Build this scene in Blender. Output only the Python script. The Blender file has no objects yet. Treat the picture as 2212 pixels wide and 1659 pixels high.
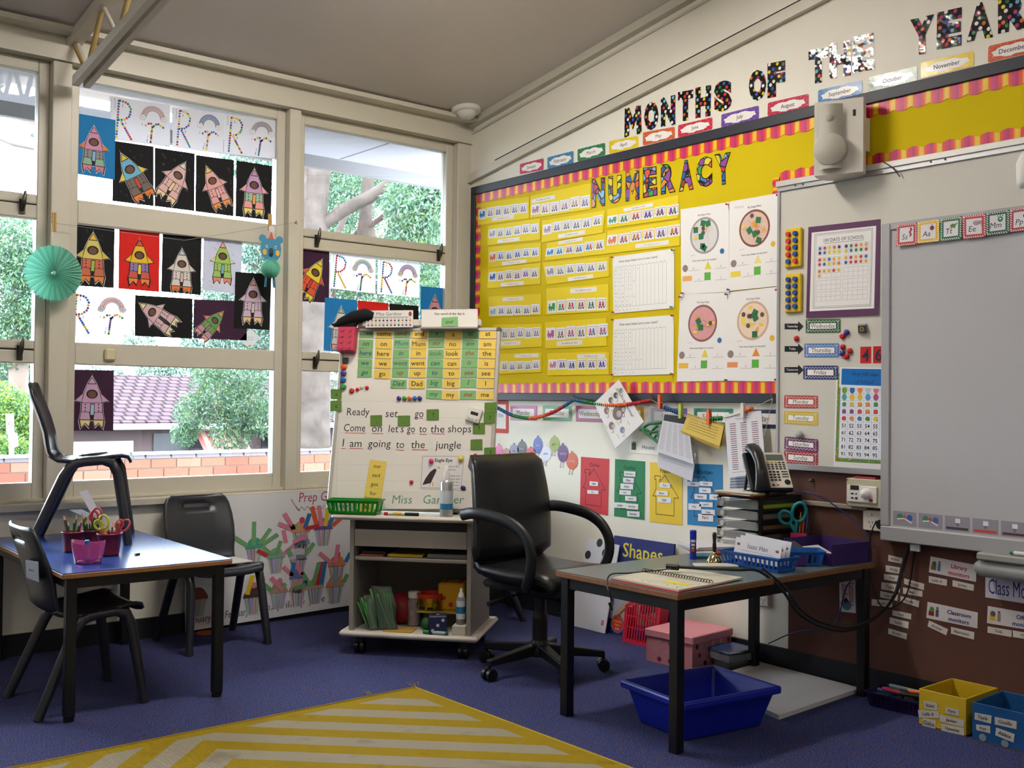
import bpy, bmesh, math, random
from mathutils import Vector, Matrix
random.seed(7)
scene = bpy.context.scene
V = Vector

# ---------------------------------------------------------------- camera
YAW, PITCH, ROLL, FPX = 0.69622, 0.01551, 0.010317, 2299.56
CAM = V((-4.03142, -5.24347, 1.2))
_F = V((math.sin(YAW)*math.cos(PITCH), math.cos(YAW)*math.cos(PITCH), math.sin(PITCH)))
_R0 = V((math.cos(YAW), -math.sin(YAW), 0)); _U0 = _R0.cross(_F)
_R = _R0*math.cos(ROLL) + _U0*math.sin(ROLL); _U = -_R0*math.sin(ROLL) + _U0*math.cos(ROLL)
cam_d = bpy.data.cameras.new('camera'); cam = bpy.data.objects.new('camera', cam_d)
scene.collection.objects.link(cam); scene.camera = cam
cam.matrix_world = Matrix(((_R.x, _U.x, -_F.x, CAM.x), (_R.y, _U.y, -_F.y, CAM.y), (_R.z, _U.z, -_F.z, CAM.z), (0, 0, 0, 1)))
cam_d.sensor_width = 36; cam_d.lens = 36*FPX/2212; cam_d.clip_end = 300; cam_d.clip_start = .05

# ---------------------------------------------------------------- sky, exposure
world = bpy.data.worlds.new('sky'); scene.world = world; world.use_nodes = True
wn = world.node_tree.nodes; wl = world.node_tree.links
wbg = wn['Background']; wbg.inputs[1].default_value = 13.0
tc = wn.new('ShaderNodeTexCoord'); nz = wn.new('ShaderNodeTexNoise'); nz.inputs['Scale'].default_value = 2.2; nz.inputs['Detail'].default_value = 4
rp = wn.new('ShaderNodeValToRGB'); rp.color_ramp.elements[0].position = .35; rp.color_ramp.elements[1].position = .65
rp.color_ramp.elements[0].color = (.68, .83, 1, 1); rp.color_ramp.elements[1].color = (.88, .94, 1, 1)
wl.new(tc.outputs['Generated'], nz.inputs['Vector']); wl.new(nz.outputs['Fac'], rp.inputs[0]); wl.new(rp.outputs[0], wbg.inputs[0])
vs = scene.view_settings; vs.view_transform = 'Standard'; vs.look = 'None'; vs.gamma = 1.0; vs.use_curve_mapping = False
vs.exposure = 0.68
cy = scene.cycles; cy.use_denoising = True; cy.max_bounces = 6; cy.diffuse_bounces = 4; cy.glossy_bounces = 3; cy.transparent_max_bounces = 16; cy.use_adaptive_sampling = True; cy.adaptive_threshold = .06; cy.adaptive_min_samples = 16
cy.sample_clamp_indirect = 8.0; cy.caustics_reflective = False; cy.caustics_refractive = False
# daylight portals in the window openings (sampling aid only: they emit nothing themselves)
for x0, x1 in ((-4.94, -3.74), (-3.65, -2.5), (-2.4, -1.26), (-1.17, -.12)):
    ld = bpy.data.lights.new('window_portal', 'AREA'); ld.shape = 'RECTANGLE'; ld.size = x1-x0; ld.size_y = 2.05
    lo = bpy.data.objects.new('window_portal', ld); scene.collection.objects.link(lo)
    lo.location = ((x0+x1)/2, .2, 1.76); lo.rotation_euler = (-math.pi/2, 0, 0)
    ld.cycles.is_portal = True

# ---------------------------------------------------------------- helpers
def lin(h):
    h = h.lstrip('#'); c = [int(h[i:i+2], 16)/255 for i in (0, 2, 4)]
    return tuple(((x/12.92) if x <= .04045 else ((x+.055)/1.055)**2.4) for x in c)
_mats = {}
def mat(col, rough=.65, metal=0., spec=.4, var=0., bump=0., scale=60., trans=0., emit=0., coat=0., name=None):
    key = (col, rough, metal, spec, var, bump, scale, trans, emit, coat)
    if key in _mats: return _mats[key]
    m = bpy.data.materials.new(name or ('paint_' + col.strip('#'))); m.use_nodes = True
    nt = m.node_tree; N = nt.nodes; L = nt.links; b = N['Principled BSDF']
    c = lin(col)
    b.inputs['Base Color'].default_value = (*c, 1); b.inputs['Roughness'].default_value = rough; b.inputs['Metallic'].default_value = metal
    b.inputs['Specular IOR Level'].default_value = spec; b.inputs['Coat Weight'].default_value = coat
    if emit: b.inputs['Emission Color'].default_value = (*c, 1); b.inputs['Emission Strength'].default_value = emit
    if var or bump:
        t = N.new('ShaderNodeTexCoord'); n = N.new('ShaderNodeTexNoise'); n.inputs['Scale'].default_value = scale; n.inputs['Detail'].default_value = 3
        L.new(t.outputs['Object'], n.inputs['Vector'])
        if var:
            r = N.new('ShaderNodeMapRange'); r.inputs[3].default_value = 1-var; r.inputs[4].default_value = 1+var
            h = N.new('ShaderNodeHueSaturation'); h.inputs['Color'].default_value = (*c, 1)
            L.new(n.outputs['Fac'], r.inputs[0]); L.new(r.outputs[0], h.inputs['Value']); L.new(h.outputs[0], b.inputs['Base Color'])
        if bump:
            bp = N.new('ShaderNodeBump'); bp.inputs['Strength'].default_value = bump; bp.inputs['Distance'].default_value = .002
            L.new(n.outputs['Fac'], bp.inputs['Height']); L.new(bp.outputs[0], b.inputs['Normal'])
    if trans:
        tr = N.new('ShaderNodeBsdfTranslucent'); tr.inputs[0].default_value = (*c, 1); mx = N.new('ShaderNodeMixShader'); mx.inputs[0].default_value = trans
        L.new(b.outputs[0], mx.inputs[1]); L.new(tr.outputs[0], mx.inputs[2]); L.new(mx.outputs[0], N['Material Output'].inputs[0])
    _mats[key] = m
    return m
def clear_mat(name, tint=(1, 1, 1), rough=.02, weight=None, haze=0., hazecol=(.8, .8, .8)):
    m = bpy.data.materials.new(name); m.use_nodes = True; N = m.node_tree.nodes; L = m.node_tree.links
    N.remove(N['Principled BSDF'])
    t = N.new('ShaderNodeBsdfTransparent'); t.inputs[0].default_value = (*tint, 1)
    g = N.new('ShaderNodeBsdfGlossy'); g.inputs['Roughness'].default_value = rough
    f = N.new('ShaderNodeFresnel'); f.inputs[0].default_value = 1.45
    mx = N.new('ShaderNodeMixShader'); L.new(f.outputs[0], mx.inputs[0]); 
    src = t
    if haze:
        d = N.new('ShaderNodeBsdfDiffuse'); d.inputs[0].default_value = (*hazecol, 1); m2 = N.new('ShaderNodeMixShader'); m2.inputs[0].default_value = haze
        L.new(t.outputs[0], m2.inputs[1]); L.new(d.outputs[0], m2.inputs[2]); src = m2
    L.new(src.outputs[0], mx.inputs[1]); L.new(g.outputs[0], mx.inputs[2]); L.new(mx.outputs[0], N['Material Output'].inputs[0])
    return m
GLASS = clear_mat('window_glass', (.97, .99, .985))
PLASTIC = clear_mat('clear_plastic', (.95, .96, .97), .15, haze=.25, hazecol=(.75, .78, .8))

def ray(px, py): return _F + (px-1106)/FPX*_R - (py-829.5)/FPX*_U
def onz(z, px, py):
    d = ray(px, py); return CAM + d*((z-CAM.z)/d.z)
def ondepth(dp, px, py): return CAM + ray(px, py)*dp

class Fr:                                       # a flat working plane with its own two axes
    def __init__(s, o, sx, up): s.o = V(o); s.sx = V(sx).normalized(); s.up = V(up).normalized(); s.n = s.sx.cross(s.up)
    def pt(s, a, b, d=0.): return s.o + s.sx*a + s.up*b + s.n*d
    def px(s, x, y, d=0.):
        r = ray(x, y); o = s.o + s.n*d; t = (o-CAM).dot(s.n)/r.dot(s.n); q = CAM + r*t - o
        return (q.dot(s.sx), q.dot(s.up))
RW = Fr((0, 0, 0), (0, -1, 0), (0, 0, 1))       # right wall, s grows towards the viewer
WW = Fr((0, 0, 0), (1, 0, 0), (0, 0, 1))        # window wall
GL = Fr((0, .078, 0), (1, 0, 0), (0, 0, 1))     # inner face of the window glass

_world = {}
def _name(o): return o.name
def link(o): scene.collection.objects.link(o)
def tag(o, label=None, cat=None, group=None, kind=None):
    if label: o['label'] = label
    if cat: o['category'] = cat
    if group: o['group'] = group
    if kind: o['kind'] = kind
    return o
def thing(name, label, cat, loc=(0, 0, 0), group=None, kind=None):
    o = bpy.data.objects.new(name, None); link(o); o.empty_display_size = .05; o.location = loc; _world[o.name] = V(loc)
    return tag(o, label, cat, group, kind)

class G:                                        # collects faces, then links them as one mesh object
    def __init__(s, M=None): s.v = []; s.f = []; s.mi = []; s.sm = []; s.mats = []; s.M = M or Matrix()
    def m(s, mt):
        if isinstance(mt, str): mt = mat(mt)
        if mt not in s.mats: s.mats.append(mt)
        return s.mats.index(mt)
    def add(s, vs, fs, mt, smooth=False, raw=False):
        k = len(s.v); s.v += [V(p) if raw else s.M @ V(p) for p in vs]; i = s.m(mt)
        for f in fs: s.f.append([k+j for j in f]); s.mi.append(i); s.sm.append(smooth)
        return s
    def box(s, x0, x1, y0, y1, z0, z1, mt, c=0.):
        if c <= 0:
            s.add([(x, y, z) for z in (z0, z1) for y in (y0, y1) for x in (x0, x1)],
                  [(0, 2, 3, 1), (4, 5, 7, 6), (0, 1, 5, 4), (2, 6, 7, 3), (0, 4, 6, 2), (1, 3, 7, 5)], mt)
            return s
        c = min(c, (x1-x0)*.49, (y1-y0)*.49, (z1-z0)*.49)
        vs = []; idx = {}
        for i, x in enumerate((x0, x1)):
            for j, y in enumerate((y0, y1)):
                for k, z in enumerate((z0, z1)):
                    dx, dy, dz = c*(1-2*i), c*(1-2*j), c*(1-2*k)
                    for a, p in enumerate(((x, y+dy, z+dz), (x+dx, y, z+dz), (x+dx, y+dy, z))): idx[i, j, k, a] = len(vs); vs.append(p)
        I = lambda i, j, k, a: idx[i, j, k, a]
        fs = []
        fs += [[I(0,0,0,0), I(0,0,1,0), I(0,1,1,0), I(0,1,0,0)], [I(1,0,0,0), I(1,1,0,0), I(1,1,1,0), I(1,0,1,0)]]
        fs += [[I(0,0,0,1), I(1,0,0,1), I(1,0,1,1), I(0,0,1,1)], [I(0,1,0,1), I(0,1,1,1), I(1,1,1,1), I(1,1,0,1)]]
        fs += [[I(0,0,0,2), I(0,1,0,2), I(1,1,0,2), I(1,0,0,2)], [I(0,0,1,2), I(1,0,1,2), I(1,1,1,2), I(0,1,1,2)]]
        for i in (0, 1):
            for j in (0, 1):
                fs.append([I(i,j,0,0), I(i,j,0,1), I(i,j,1,1), I(i,j,1,0)])
                fs.append([I(i,0,j,0), I(i,0,j,2), I(i,1,j,2), I(i,1,j,0)])
                fs.append([I(0,i,j,1), I(0,i,j,2), I(1,i,j,2), I(1,i,j,1)])
                for k in (0, 1): fs.append([I(i,j,k,0), I(i,j,k,1), I(i,j,k,2)])
        return s.add(vs, fs, mt)
    def cyl(s, p0, p1, r0, mt, r1=None, n=14, caps=True):
        p0, p1 = V(p0), V(p1); r1 = r0 if r1 is None else r1; ax = (p1-p0).normalized()
        t = V((0, 0, 1)) if abs(ax.z) < .9 else V((1, 0, 0)); u = ax.cross(t).normalized(); w = ax.cross(u)
        vs = [p0 + (u*math.cos(a)+w*math.sin(a))*r0 for a in [2*math.pi*i/n for i in range(n)]] + [p1 + (u*math.cos(a)+w*math.sin(a))*r1 for a in [2*math.pi*i/n for i in range(n)]]
        s.add(vs, [(i, (i+1) % n, n+(i+1) % n, n+i) for i in range(n)], mt, True)
        if caps: s.add(vs[:n], [list(range(n))[::-1]], mt); s.add(vs[n:], [list(range(n))], mt)
        return s
    def tube(s, pts, r, mt, n=8, squash=None, caps=True):
        pts = [V(p) for p in pts]; k = len(pts); rr = r if isinstance(r, (list, tuple)) else [r]*k
        vs = []; prev = None
        for i, p in enumerate(pts):
            t = (pts[min(i+1, k-1)] - pts[max(i-1, 0)]).normalized()
            if prev is None:
                a = V((0, 0, 1)) if abs(t.z) < .9 else V((1, 0, 0)); u = t.cross(a).normalized()
            else: u = (prev - t*prev.dot(t)).normalized()
            prev = u; w = t.cross(u)
            for j in range(n):
                a = 2*math.pi*j/n; q = squash or (1, 1)
                vs.append(p + u*math.cos(a)*rr[i]*q[0] + w*math.sin(a)*rr[i]*q[1])
        fs = [(i*n+j, i*n+(j+1) % n, (i+1)*n+(j+1) % n, (i+1)*n+j) for i in range(k-1) for j in range(n)]
        s.add(vs, fs, mt, True)
        if caps: s.add(vs[:n], [list(range(n))[::-1]], mt); s.add(vs[-n:], [list(range(n))], mt)
        return s
    def lathe(s, prof, mt, n=24, o=(0, 0, 0), sx=1., sy=1., smooth=True):
        o = V(o); vs = [o + V((r*math.cos(2*math.pi*i/n)*sx, r*math.sin(2*math.pi*i/n)*sy, z)) for r, z in prof for i in range(n)]
        fs = [(j*n+i, j*n+(i+1) % n, (j+1)*n+(i+1) % n, (j+1)*n+i) for j in range(len(prof)-1) for i in range(n)]
        return s.add(vs, fs, mt, smooth)
    def ball(s, o, r, mt, n=12, sc=(1, 1, 1)):
        k = n//2; prof = [(math.sin(math.pi*i/k), -math.cos(math.pi*i/k)) for i in range(k+1)]; o = V(o)
        vs = [o + V((a*math.cos(2*math.pi*i/n)*r*sc[0], a*math.sin(2*math.pi*i/n)*r*sc[1], b*r*sc[2])) for a, b in prof for i in range(n)]
        return s.add(vs, [(j*n+i, j*n+(i+1) % n, (j+1)*n+(i+1) % n, (j+1)*n+i) for j in range(k) for i in range(n)], mt, True)
    def prism(s, poly, z0, z1, mt, side=None):
        n = len(poly); ar = sum(poly[i][0]*poly[(i+1) % n][1]-poly[(i+1) % n][0]*poly[i][1] for i in range(n))
        if ar < 0: poly = poly[::-1]
        vs = [(x, y, z0) for x, y in poly] + [(x, y, z1) for x, y in poly]
        s.add(vs, [list(range(n))[::-1], list(range(n, 2*n))], mt)
        return s.add(vs, [(i, (i+1) % n, n+(i+1) % n, n+i) for i in range(n)], side or mt)
    def shell(s, grid, th, mt, holes=()):
        R = len(grid); Cn = len(grid[0]); P = [[V(p) for p in row] for row in grid]; Q = []
        for i in range(R):
            row = []
            for j in range(Cn):
                a = P[min(i+1, R-1)][j]-P[max(i-1, 0)][j]; b = P[i][min(j+1, Cn-1)]-P[i][max(j-1, 0)]
                row.append(P[i][j] - a.cross(b).normalized()*th)
            Q.append(row)
        vs = [p for r in P for p in r] + [p for r in Q for p in r]; o = R*Cn; I = lambda i, j: i*Cn+j
        fs = []; edges = {}
        for i in range(R-1):
            for j in range(Cn-1):
                if (i, j) in holes: continue
                f = (I(i, j), I(i+1, j), I(i+1, j+1), I(i, j+1)); fs.append(f); fs.append(tuple(o+x for x in f[::-1]))
                for k in range(4):
                    e = (f[k], f[(k+1) % 4]); 
                    if (e[1], e[0]) in edges: del edges[e[1], e[0]]
                    else: edges[e] = 1
        for a, b in edges: fs.append((b, a, o+a, o+b))
        return s.add(vs, fs, mt, True)
    def build(s, name, parent=None, label=None, cat=None, group=None, kind=None, origin=None, bevel=0):
        lo = V([min(p[i] for p in s.v) for i in range(3)]); hi = V([max(p[i] for p in s.v) for i in range(3)])
        org = V(origin) if origin is not None else V(((lo.x+hi.x)/2, (lo.y+hi.y)/2, lo.z))
        me = bpy.data.meshes.new(name); me.from_pydata([tuple(p-org) for p in s.v], [], s.f); 
        for mt in s.mats: me.materials.append(mt)
        me.polygons.foreach_set('material_index', s.mi); me.polygons.foreach_set('use_smooth', s.sm); me.update()
        o = bpy.data.objects.new(name, me); link(o)
        if parent: o.parent = parent; o.location = org - _world[parent.name]
        else: o.location = org
        _world[o.name] = org
        if bevel:
            b = o.modifiers.new('edge', 'BEVEL'); b.width = bevel; b.segments = 2; b.limit_method = 'ANGLE'
        return tag(o, label, cat, group, kind)
def copy_tree(o, parent=None):
    c = o.copy(); link(c); c.parent = parent
    for ch in list(o.children): copy_tree(ch, c)
    return c
def frame_mat(o, x, y, z=None):
    x = V(x).normalized(); y = V(y).normalized(); z = x.cross(y) if z is None else V(z); o = V(o)
    return Matrix(((x.x, y.x, z.x, o.x), (x.y, y.y, z.y, o.y), (x.z, y.z, z.z, o.z), (0, 0, 0, 1)))
def zrot(a, loc=(0, 0, 0)): return Matrix.Translation(V(loc)) @ Matrix.Rotation(a, 4, 'Z')

_tc = {}
def text_geo(t, shear=0., off=0., ext=0., res=2):
    if 'M' in t or 'W' in t:
        off = 0. if t != 'M' or not ext else off
    key = (t, shear, off, ext, res)
    if key not in _tc:
        cu = bpy.data.curves.new('t', 'FONT'); cu.body = t; cu.size = 1/.73; cu.shear = shear; cu.offset = off; cu.resolution_u = res; cu.extrude = ext
        if not ext: cu.fill_mode = 'FRONT'
        ob = bpy.data.objects.new('t', cu); me = bpy.data.meshes.new_from_object(ob)
        vs = [tuple(v.co) for v in me.vertices]; fs = [tuple(p.vertices) for p in me.polygons]
        bpy.data.objects.remove(ob); bpy.data.curves.remove(cu); bpy.data.meshes.remove(me)
        xs = [v[0] for v in vs] or [0, 1]; ys = [v[1] for v in vs] or [0, 1]
        _tc[key] = (vs, fs, min(xs), max(xs), min(ys), max(ys))
    return _tc[key]

class Sheet:                                    # a flat card or paper with print on its face; u to the right, v down, both 0..1
    def __init__(s, fr, quad, col='#f2f0ea', d=.001, th=.0012, lift=0., r=0., raw=False, side=None, mt=None, tilt=0.):
        s.fr, s.d, s.th, s.lift, s.tilt = fr, d, th, lift, tilt
        s.q = [V(p) for p in quad] if raw else [V(fr.px(*p, d)) for p in quad]
        s.w = ((s.q[1]-s.q[0]).length + (s.q[2]-s.q[3]).length)/2; s.h = ((s.q[3]-s.q[0]).length + (s.q[2]-s.q[1]).length)/2
        s.g = G(); s.tr = 0; mt = mt or mat(col)
        if r:
            ru, rv = r/s.w, r/s.h; o = []
            for cx, cy_, a0 in ((1-ru, rv, -90), (1-ru, 1-rv, 0), (ru, 1-rv, 90), (ru, rv, 180)):
                for k in range(4): a = math.radians(a0+30*k); o.append((cx+ru*math.cos(a), cy_+rv*math.sin(a)))
        else: o = [(1, 0), (1, 1), (0, 1), (0, 0)]
        s.outline(o, mt)
    def outline(s, o, mt):
        n = len(o); f = [s.P(u, v, 0) for u, v in o]; b = [s.P(u, v, 0, True) for u, v in o]
        s.g.add(f+b, [list(range(n))[::-1], list(range(n, 2*n))] + [(i, (i+1) % n, n+(i+1) % n, n+i) for i in range(n)], mt)
    def P(s, u, v, k=1, back=False):
        q = s.q; a = (q[0]*(1-u)+q[1]*u)*(1-v) + (q[3]*(1-u)+q[2]*u)*v
        return s.fr.pt(a.x, a.y, s.d + (0 if back else s.th + .00025*k) + s.lift*v + s.tilt*u)
    def poly(s, pts, col, k=1):
        n = len(pts); ar = sum(pts[i][0]*pts[(i+1) % n][1]-pts[(i+1) % n][0]*pts[i][1] for i in range(n))
        if ar > 0: pts = pts[::-1]
        s.g.add([s.P(u, v, k) for u, v in pts], [list(range(n))], col); return s
    def rect(s, u0, v0, u1, v1, col, k=1): return s.poly([(u0, v0), (u1, v0), (u1, v1), (u0, v1)], col, k)
    def disc(s, u, v, r, col, k=1, n=10, asp=1.):          # r as a fraction of the width
        rv = r*s.w/s.h*asp
        return s.poly([(u+r*math.cos(2*math.pi*i/n), v+rv*math.sin(2*math.pi*i/n)) for i in range(n)], col, k)
    def line(s, pts, wd, col, k=1, closed=False):          # wd in metres
        if closed: pts = list(pts)+[pts[0]]
        for (a, b), (c, e) in zip(pts, pts[1:]):
            dx, dy = (c-a)*s.w, (e-b)*s.h; L = math.hypot(dx, dy) or 1e-6; nx, ny = -dy/L*wd/2/s.w, dx/L*wd/2/s.h; ex, ey = dx/L*wd/3/s.w, dy/L*wd/3/s.h
            s.poly([(a+nx-ex, b+ny-ey), (c+nx+ex, e+ny+ey), (c-nx+ex, e-ny+ey), (a-nx-ex, b-ny-ey)], col, k)
        return s
    def text(s, t, u, v, h, col='#1a1a1c', fit=None, al='c', shear=0., off=0., k=2, res=2, rot=0.):
        vs, fs, x0, x1, y0, y1 = text_geo(t, shear, off, 0, res)
        sc = h*s.h; w = (x1-x0)*sc; sx = sc
        if fit and (w > fit*s.w): sx = sc*fit*s.w/w
        ox = {'c': -(x0+x1)/2, 'l': -x0, 'r': -x1}[al]; cr, sr = math.cos(rot), math.sin(rot); out = []
        for x, y, z in vs:
            X, Y = (x+ox)*sx, y*sc; X, Y = X*cr-Y*sr, X*sr+Y*cr
            out.append(s.P(u + X/s.w, v - Y/s.h, k))
        s.g.add(out, fs, col); return s
    def build(s, name, **kw): return s.g.build(name, **kw)
def zq(quad, x0, y0, k):                         # points read from an enlarged crop of the photograph
    return [(x0+x*k, y0+y*k) for x, y in quad]
def letter_thing(name, ch, fr, quad, front, side, label, cat, group, d=.001, th=.004, off=.035, back=None):
    if ch == 'M':
        P_ = [(0, 0), (.02, 1), (.27, 1), (.47, .6), (.67, 1), (.92, 1), (.94, 0), (.68, 0), (.665, .52), (.47, .2), (.275, .52), (.26, 0)]; n_ = len(P_)
        vs = [(x, y, -1.) for x, y in P_]+[(x, y, 1.) for x, y in P_]; fs = [list(range(n_)), list(range(2*n_-1, n_-1, -1))]+[(i, n_+i, n_+(i+1) % n_, (i+1) % n_) for i in range(n_)]; x0, x1, y0, y1 = 0, .94, 0, 1
    else: vs, fs, x0, x1, y0, y1 = text_geo(ch, 0, off, 1.0, 3)
    q = [V(fr.px(*p, d)) for p in quad]; g = G()
    out = []
    for x, y, z in vs:
        u = (x-x0)/(x1-x0); v = (y1-y)/(y1-y0); a = (q[0]*(1-u)+q[1]*u)*(1-v) + (q[3]*(1-u)+q[2]*u)*v
        out.append(fr.pt(a.x, a.y, d + th*(z+1)/2))
    fz = [f for f in fs if min(vs[i][2] for i in f) > .9]; rest = [f for f in fs if min(vs[i][2] for i in f) <= .9]
    g.add(out, rest, side)
    if back:                                     # printed face inside a black outline
        g.add(out, fz, side); vs2, fs2, *_ = text_geo(ch, 0, off-.03, 0, 3) if ch != 'M' else ([(.47+(x-.47)*.93+(.0), .5+(y-.5)*.95, 0) for x, y in P_], [list(range(n_))[::-1]]); o2 = []
        for x, y, z in vs2:
            u = (x-x0)/(x1-x0); v = (y1-y)/(y1-y0); a = (q[0]*(1-u)+q[1]*u)*(1-v) + (q[3]*(1-u)+q[2]*u)*v; o2.append(fr.pt(a.x, a.y, d+th+.0005))
        g.add(o2, fs2, front)
    else: g.add(out, fz, front)
    return g.build(name, label=label, cat=cat, group=group)
# ================================================================ structure
def node_mat(name):
    m = bpy.data.materials.new(name); m.use_nodes = True; return m, m.node_tree.nodes, m.node_tree.links, m.node_tree.nodes['Principled BSDF']
def carpet_mat():
    m, N, L, b = node_mat('carpet'); t = N.new('ShaderNodeTexCoord'); b.inputs['Roughness'].default_value = .95; b.inputs['Specular IOR Level'].default_value = .15
    n1 = N.new('ShaderNodeTexNoise'); n1.inputs['Scale'].default_value = 240; n1.inputs['Detail'].default_value = 2
    r1 = N.new('ShaderNodeValToRGB'); e = r1.color_ramp.elements
    e[0].position = .36; e[0].color = (*lin('#1b2042'), 1); e[1].position = .7; e[1].color = (*lin('#646c98'), 1)
    k = r1.color_ramp.elements.new(.52); k.color = (*lin('#2f3664'), 1)
    v = N.new('ShaderNodeTexVoronoi'); v.inputs['Scale'].default_value = 90
    r2 = N.new('ShaderNodeValToRGB'); r2.color_ramp.interpolation = 'CONSTANT'; r2.color_ramp.elements[0].color = (0, 0, 0, 1); r2.color_ramp.elements[1].position = .86; r2.color_ramp.elements[1].color = (1, 1, 1, 1)
    mx = N.new('ShaderNodeMixRGB'); mx.inputs[2].default_value = (*lin('#4a3c52'), 1)
    n2 = N.new('ShaderNodeTexNoise'); n2.inputs['Scale'].default_value = 1.3; r3 = N.new('ShaderNodeMapRange'); r3.inputs[3].default_value = .82; r3.inputs[4].default_value = 1.15
    h = N.new('ShaderNodeHueSaturation'); bp = N.new('ShaderNodeBump'); bp.inputs['Strength'].default_value = .6; bp.inputs['Distance'].default_value = .004
    for a in (n1, v, n2): L.new(t.outputs['Object'], a.inputs['Vector'])
    sp = N.new('ShaderNodeSeparateColor'); L.new(v.outputs['Color'], sp.inputs[0]); L.new(sp.outputs[0], r2.inputs[0])
    L.new(n1.outputs['Fac'], r1.inputs[0]); L.new(r1.outputs[0], mx.inputs[1]); L.new(r2.outputs[0], mx.inputs[0])
    L.new(mx.outputs[0], h.inputs['Color']); L.new(n2.outputs['Fac'], r3.inputs[0]); L.new(r3.outputs[0], h.inputs['Value']); L.new(h.outputs[0], b.inputs['Base Color'])
    L.new(n1.outputs['Fac'], bp.inputs['Height']); L.new(bp.outputs[0], b.inputs['Normal'])
    return m
CREAM = mat('#e4e0d2', .6, var=.03, bump=.03, scale=9, name='cream_wall_paint')
TRIM = mat('#c8c3b3', .35, spec=.5, var=.03, scale=14, name='cream_gloss_trim')
CEIL = mat('#d8d2cc', .85, var=.02, scale=3, name='ceiling_paint')
BLACKBASE = mat('#16181f', .6, name='black_vinyl')
MRW = frame_mat((0, 0, 0), (0, -1, 0), (0, 0, 1)); MWW = frame_mat((0, 0, 0), (1, 0, 0), (0, 0, 1))
SL = .165; CZ = 2.93; XL, YB = -9.0, -8.0
S = dict(kind='structure')
G().box(XL, 0, YB, 0, -.1, 0, carpet_mat()).build('floor', label='dark blue flecked carpet floor', **S)
G(MRW).prism([(-.15, 0), (-YB, 0), (-YB, CZ-YB*SL), (-.15, CZ-.15*SL)], -.12, 0, CREAM).build('wall_right', label='cream wall carrying the display boards', **S)
G(MRW).prism([(-.15, CZ-.15*SL), (-YB, CZ-YB*SL), (-YB, CZ-YB*SL+.1), (-.15, CZ-.15*SL+.1)], -.12, -XL, CEIL).build('ceiling', label='sloping pale grey ceiling', **S)
G().box(XL-.1, XL, YB, .15, 0, 4.3, CREAM).build('wall_left', label='plain cream wall', **S)
G().box(XL, 0, YB-.1, YB, 0, 4.3, CREAM).build('wall_rear', label='plain cream wall', **S)
G().box(XL, 0, 0, .15, 0, .66, CREAM).build('wall_window', label='low cream wall under the windows', **S)
g = G(); g.box(XL, 0, -.02, .15, 2.79, 2.905, TRIM); g.box(XL, 0, -.05, .15, 2.905, 2.96, TRIM); g.build('trim_1', label='cream head beam over the windows', **S)
g = G(MWW); g.prism([(XL, 2.905), (0, 2.905), (0, 2.93), (XL, 2.93)], .05, .11, TRIM, TRIM); g.build('trim_2', label='cream ceiling cornice along the windows', **S)
def slant(z, h, d0, d1, mt, name, label, s0=0., s1=8., kind='structure'):
    return G(MRW).prism([(s0, z+SL*s0), (s1, z+SL*s1), (s1, z+SL*s1+h), (s0, z+SL*s0+h)], d0, d1, mt).build(name, label=label, kind=kind)
slant(2.885, .05, 0, .045, TRIM, 'trim_3', 'cream cornice climbing along the display wall')
slant(2.845, .012, 0, .012, TRIM, 'trim_4', 'thin cream bead below the sloping cornice')
slant(2.545, .05, 0, .03, TRIM, 'trim_5', 'cream sloping picture rail')
slant(2.603, .009, 0, .012, BLACKBASE, 'trim_6', 'black gap line along the sloping rail', s0=.25)
G().box(XL, 0, -.016, 0, 0, .1, BLACKBASE).build('baseboard_window', label='black skirting under the windows', **S)
G().box(-.016, 0, YB, -.016, 0, .1, BLACKBASE).build('baseboard_right', label='black skirting along the display wall', **S)
G().box(XL, 0, -.035, .13, .66, .7, TRIM, .006).build('trim_7', label='cream window sill board', **S)
posts = [-.05, -1.216, -2.45, -3.694, -4.93]
for i, x in enumerate(posts):
    hw = .05 if i == 0 else .035 if i == 1 else .044
    G().box(x-hw, x+hw, 0, .15, .7, 2.79, TRIM, .003).build('trim_%d' % (8+i), label='cream window mullion' if i else 'cream corner window post', **S)
LATCH = mat('#5a5750', .35, 1.0)
def window(n, x0, x1, sashes):
    w = thing('window_%d' % n, 'timber framed window with three stacked panes', None, ((x0+x1)/2, .08, .7), kind='structure')
    y0, y1 = .05, .11; st = .05
    if sashes:
        for z in (1.4, 2.09): G().box(x0+st, x1-st, .085, .105, z, z+.03, '#3a352c').build('gap_shade_strip', w)  # dark strip added behind the rail gap: shade in its colour, blocks daylight
    for a, b in ((x0, x0+st), (x1-st, x1)): G().box(a, b, y0, y1, .7, 2.79, TRIM, .004).build('window_stile', w)
    rails = [(.7, .79), (2.73, 2.79)]
    for a, b in ((1.352, 1.46), (2.035, 2.15)):
        if sashes: m_ = (a+b)/2+.01; rails += [(a, m_-.003), (m_+.003, b)]
        else: rails.append((a, b))
    for a, b in rails: G().box(x0+st, x1-st, y0+.002, y1-.002, a, b, TRIM, .004).build('window_rail', w)
    for a, b in ((.79, 1.352), (1.46, 2.035), (2.15, 2.73)): G().box(x0+st, x1-st, .081, .085, a, b, GLASS).build('pane', w)
    G().box(x0, x1, .02, .06, .7, .715, TRIM, .003).build('window_bead', w)
    if sashes:
        for z, fx in ((1.415, .12), (2.1, .12), (2.1, .9), (1.415, .9)):
            X = x0+(x1-x0)*fx; g = G(); g.box(X-.014, X+.014, .044, .05, z-.05, z+.02, LATCH, .003)
            g.tube([(X, .04, z-.035), (X, .025, z-.01), (X+.002, .02, z+.02), (X+.008, .025, z+.055)], [.007, .011, .011, .006], LATCH); g.build('latch', w)
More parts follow.
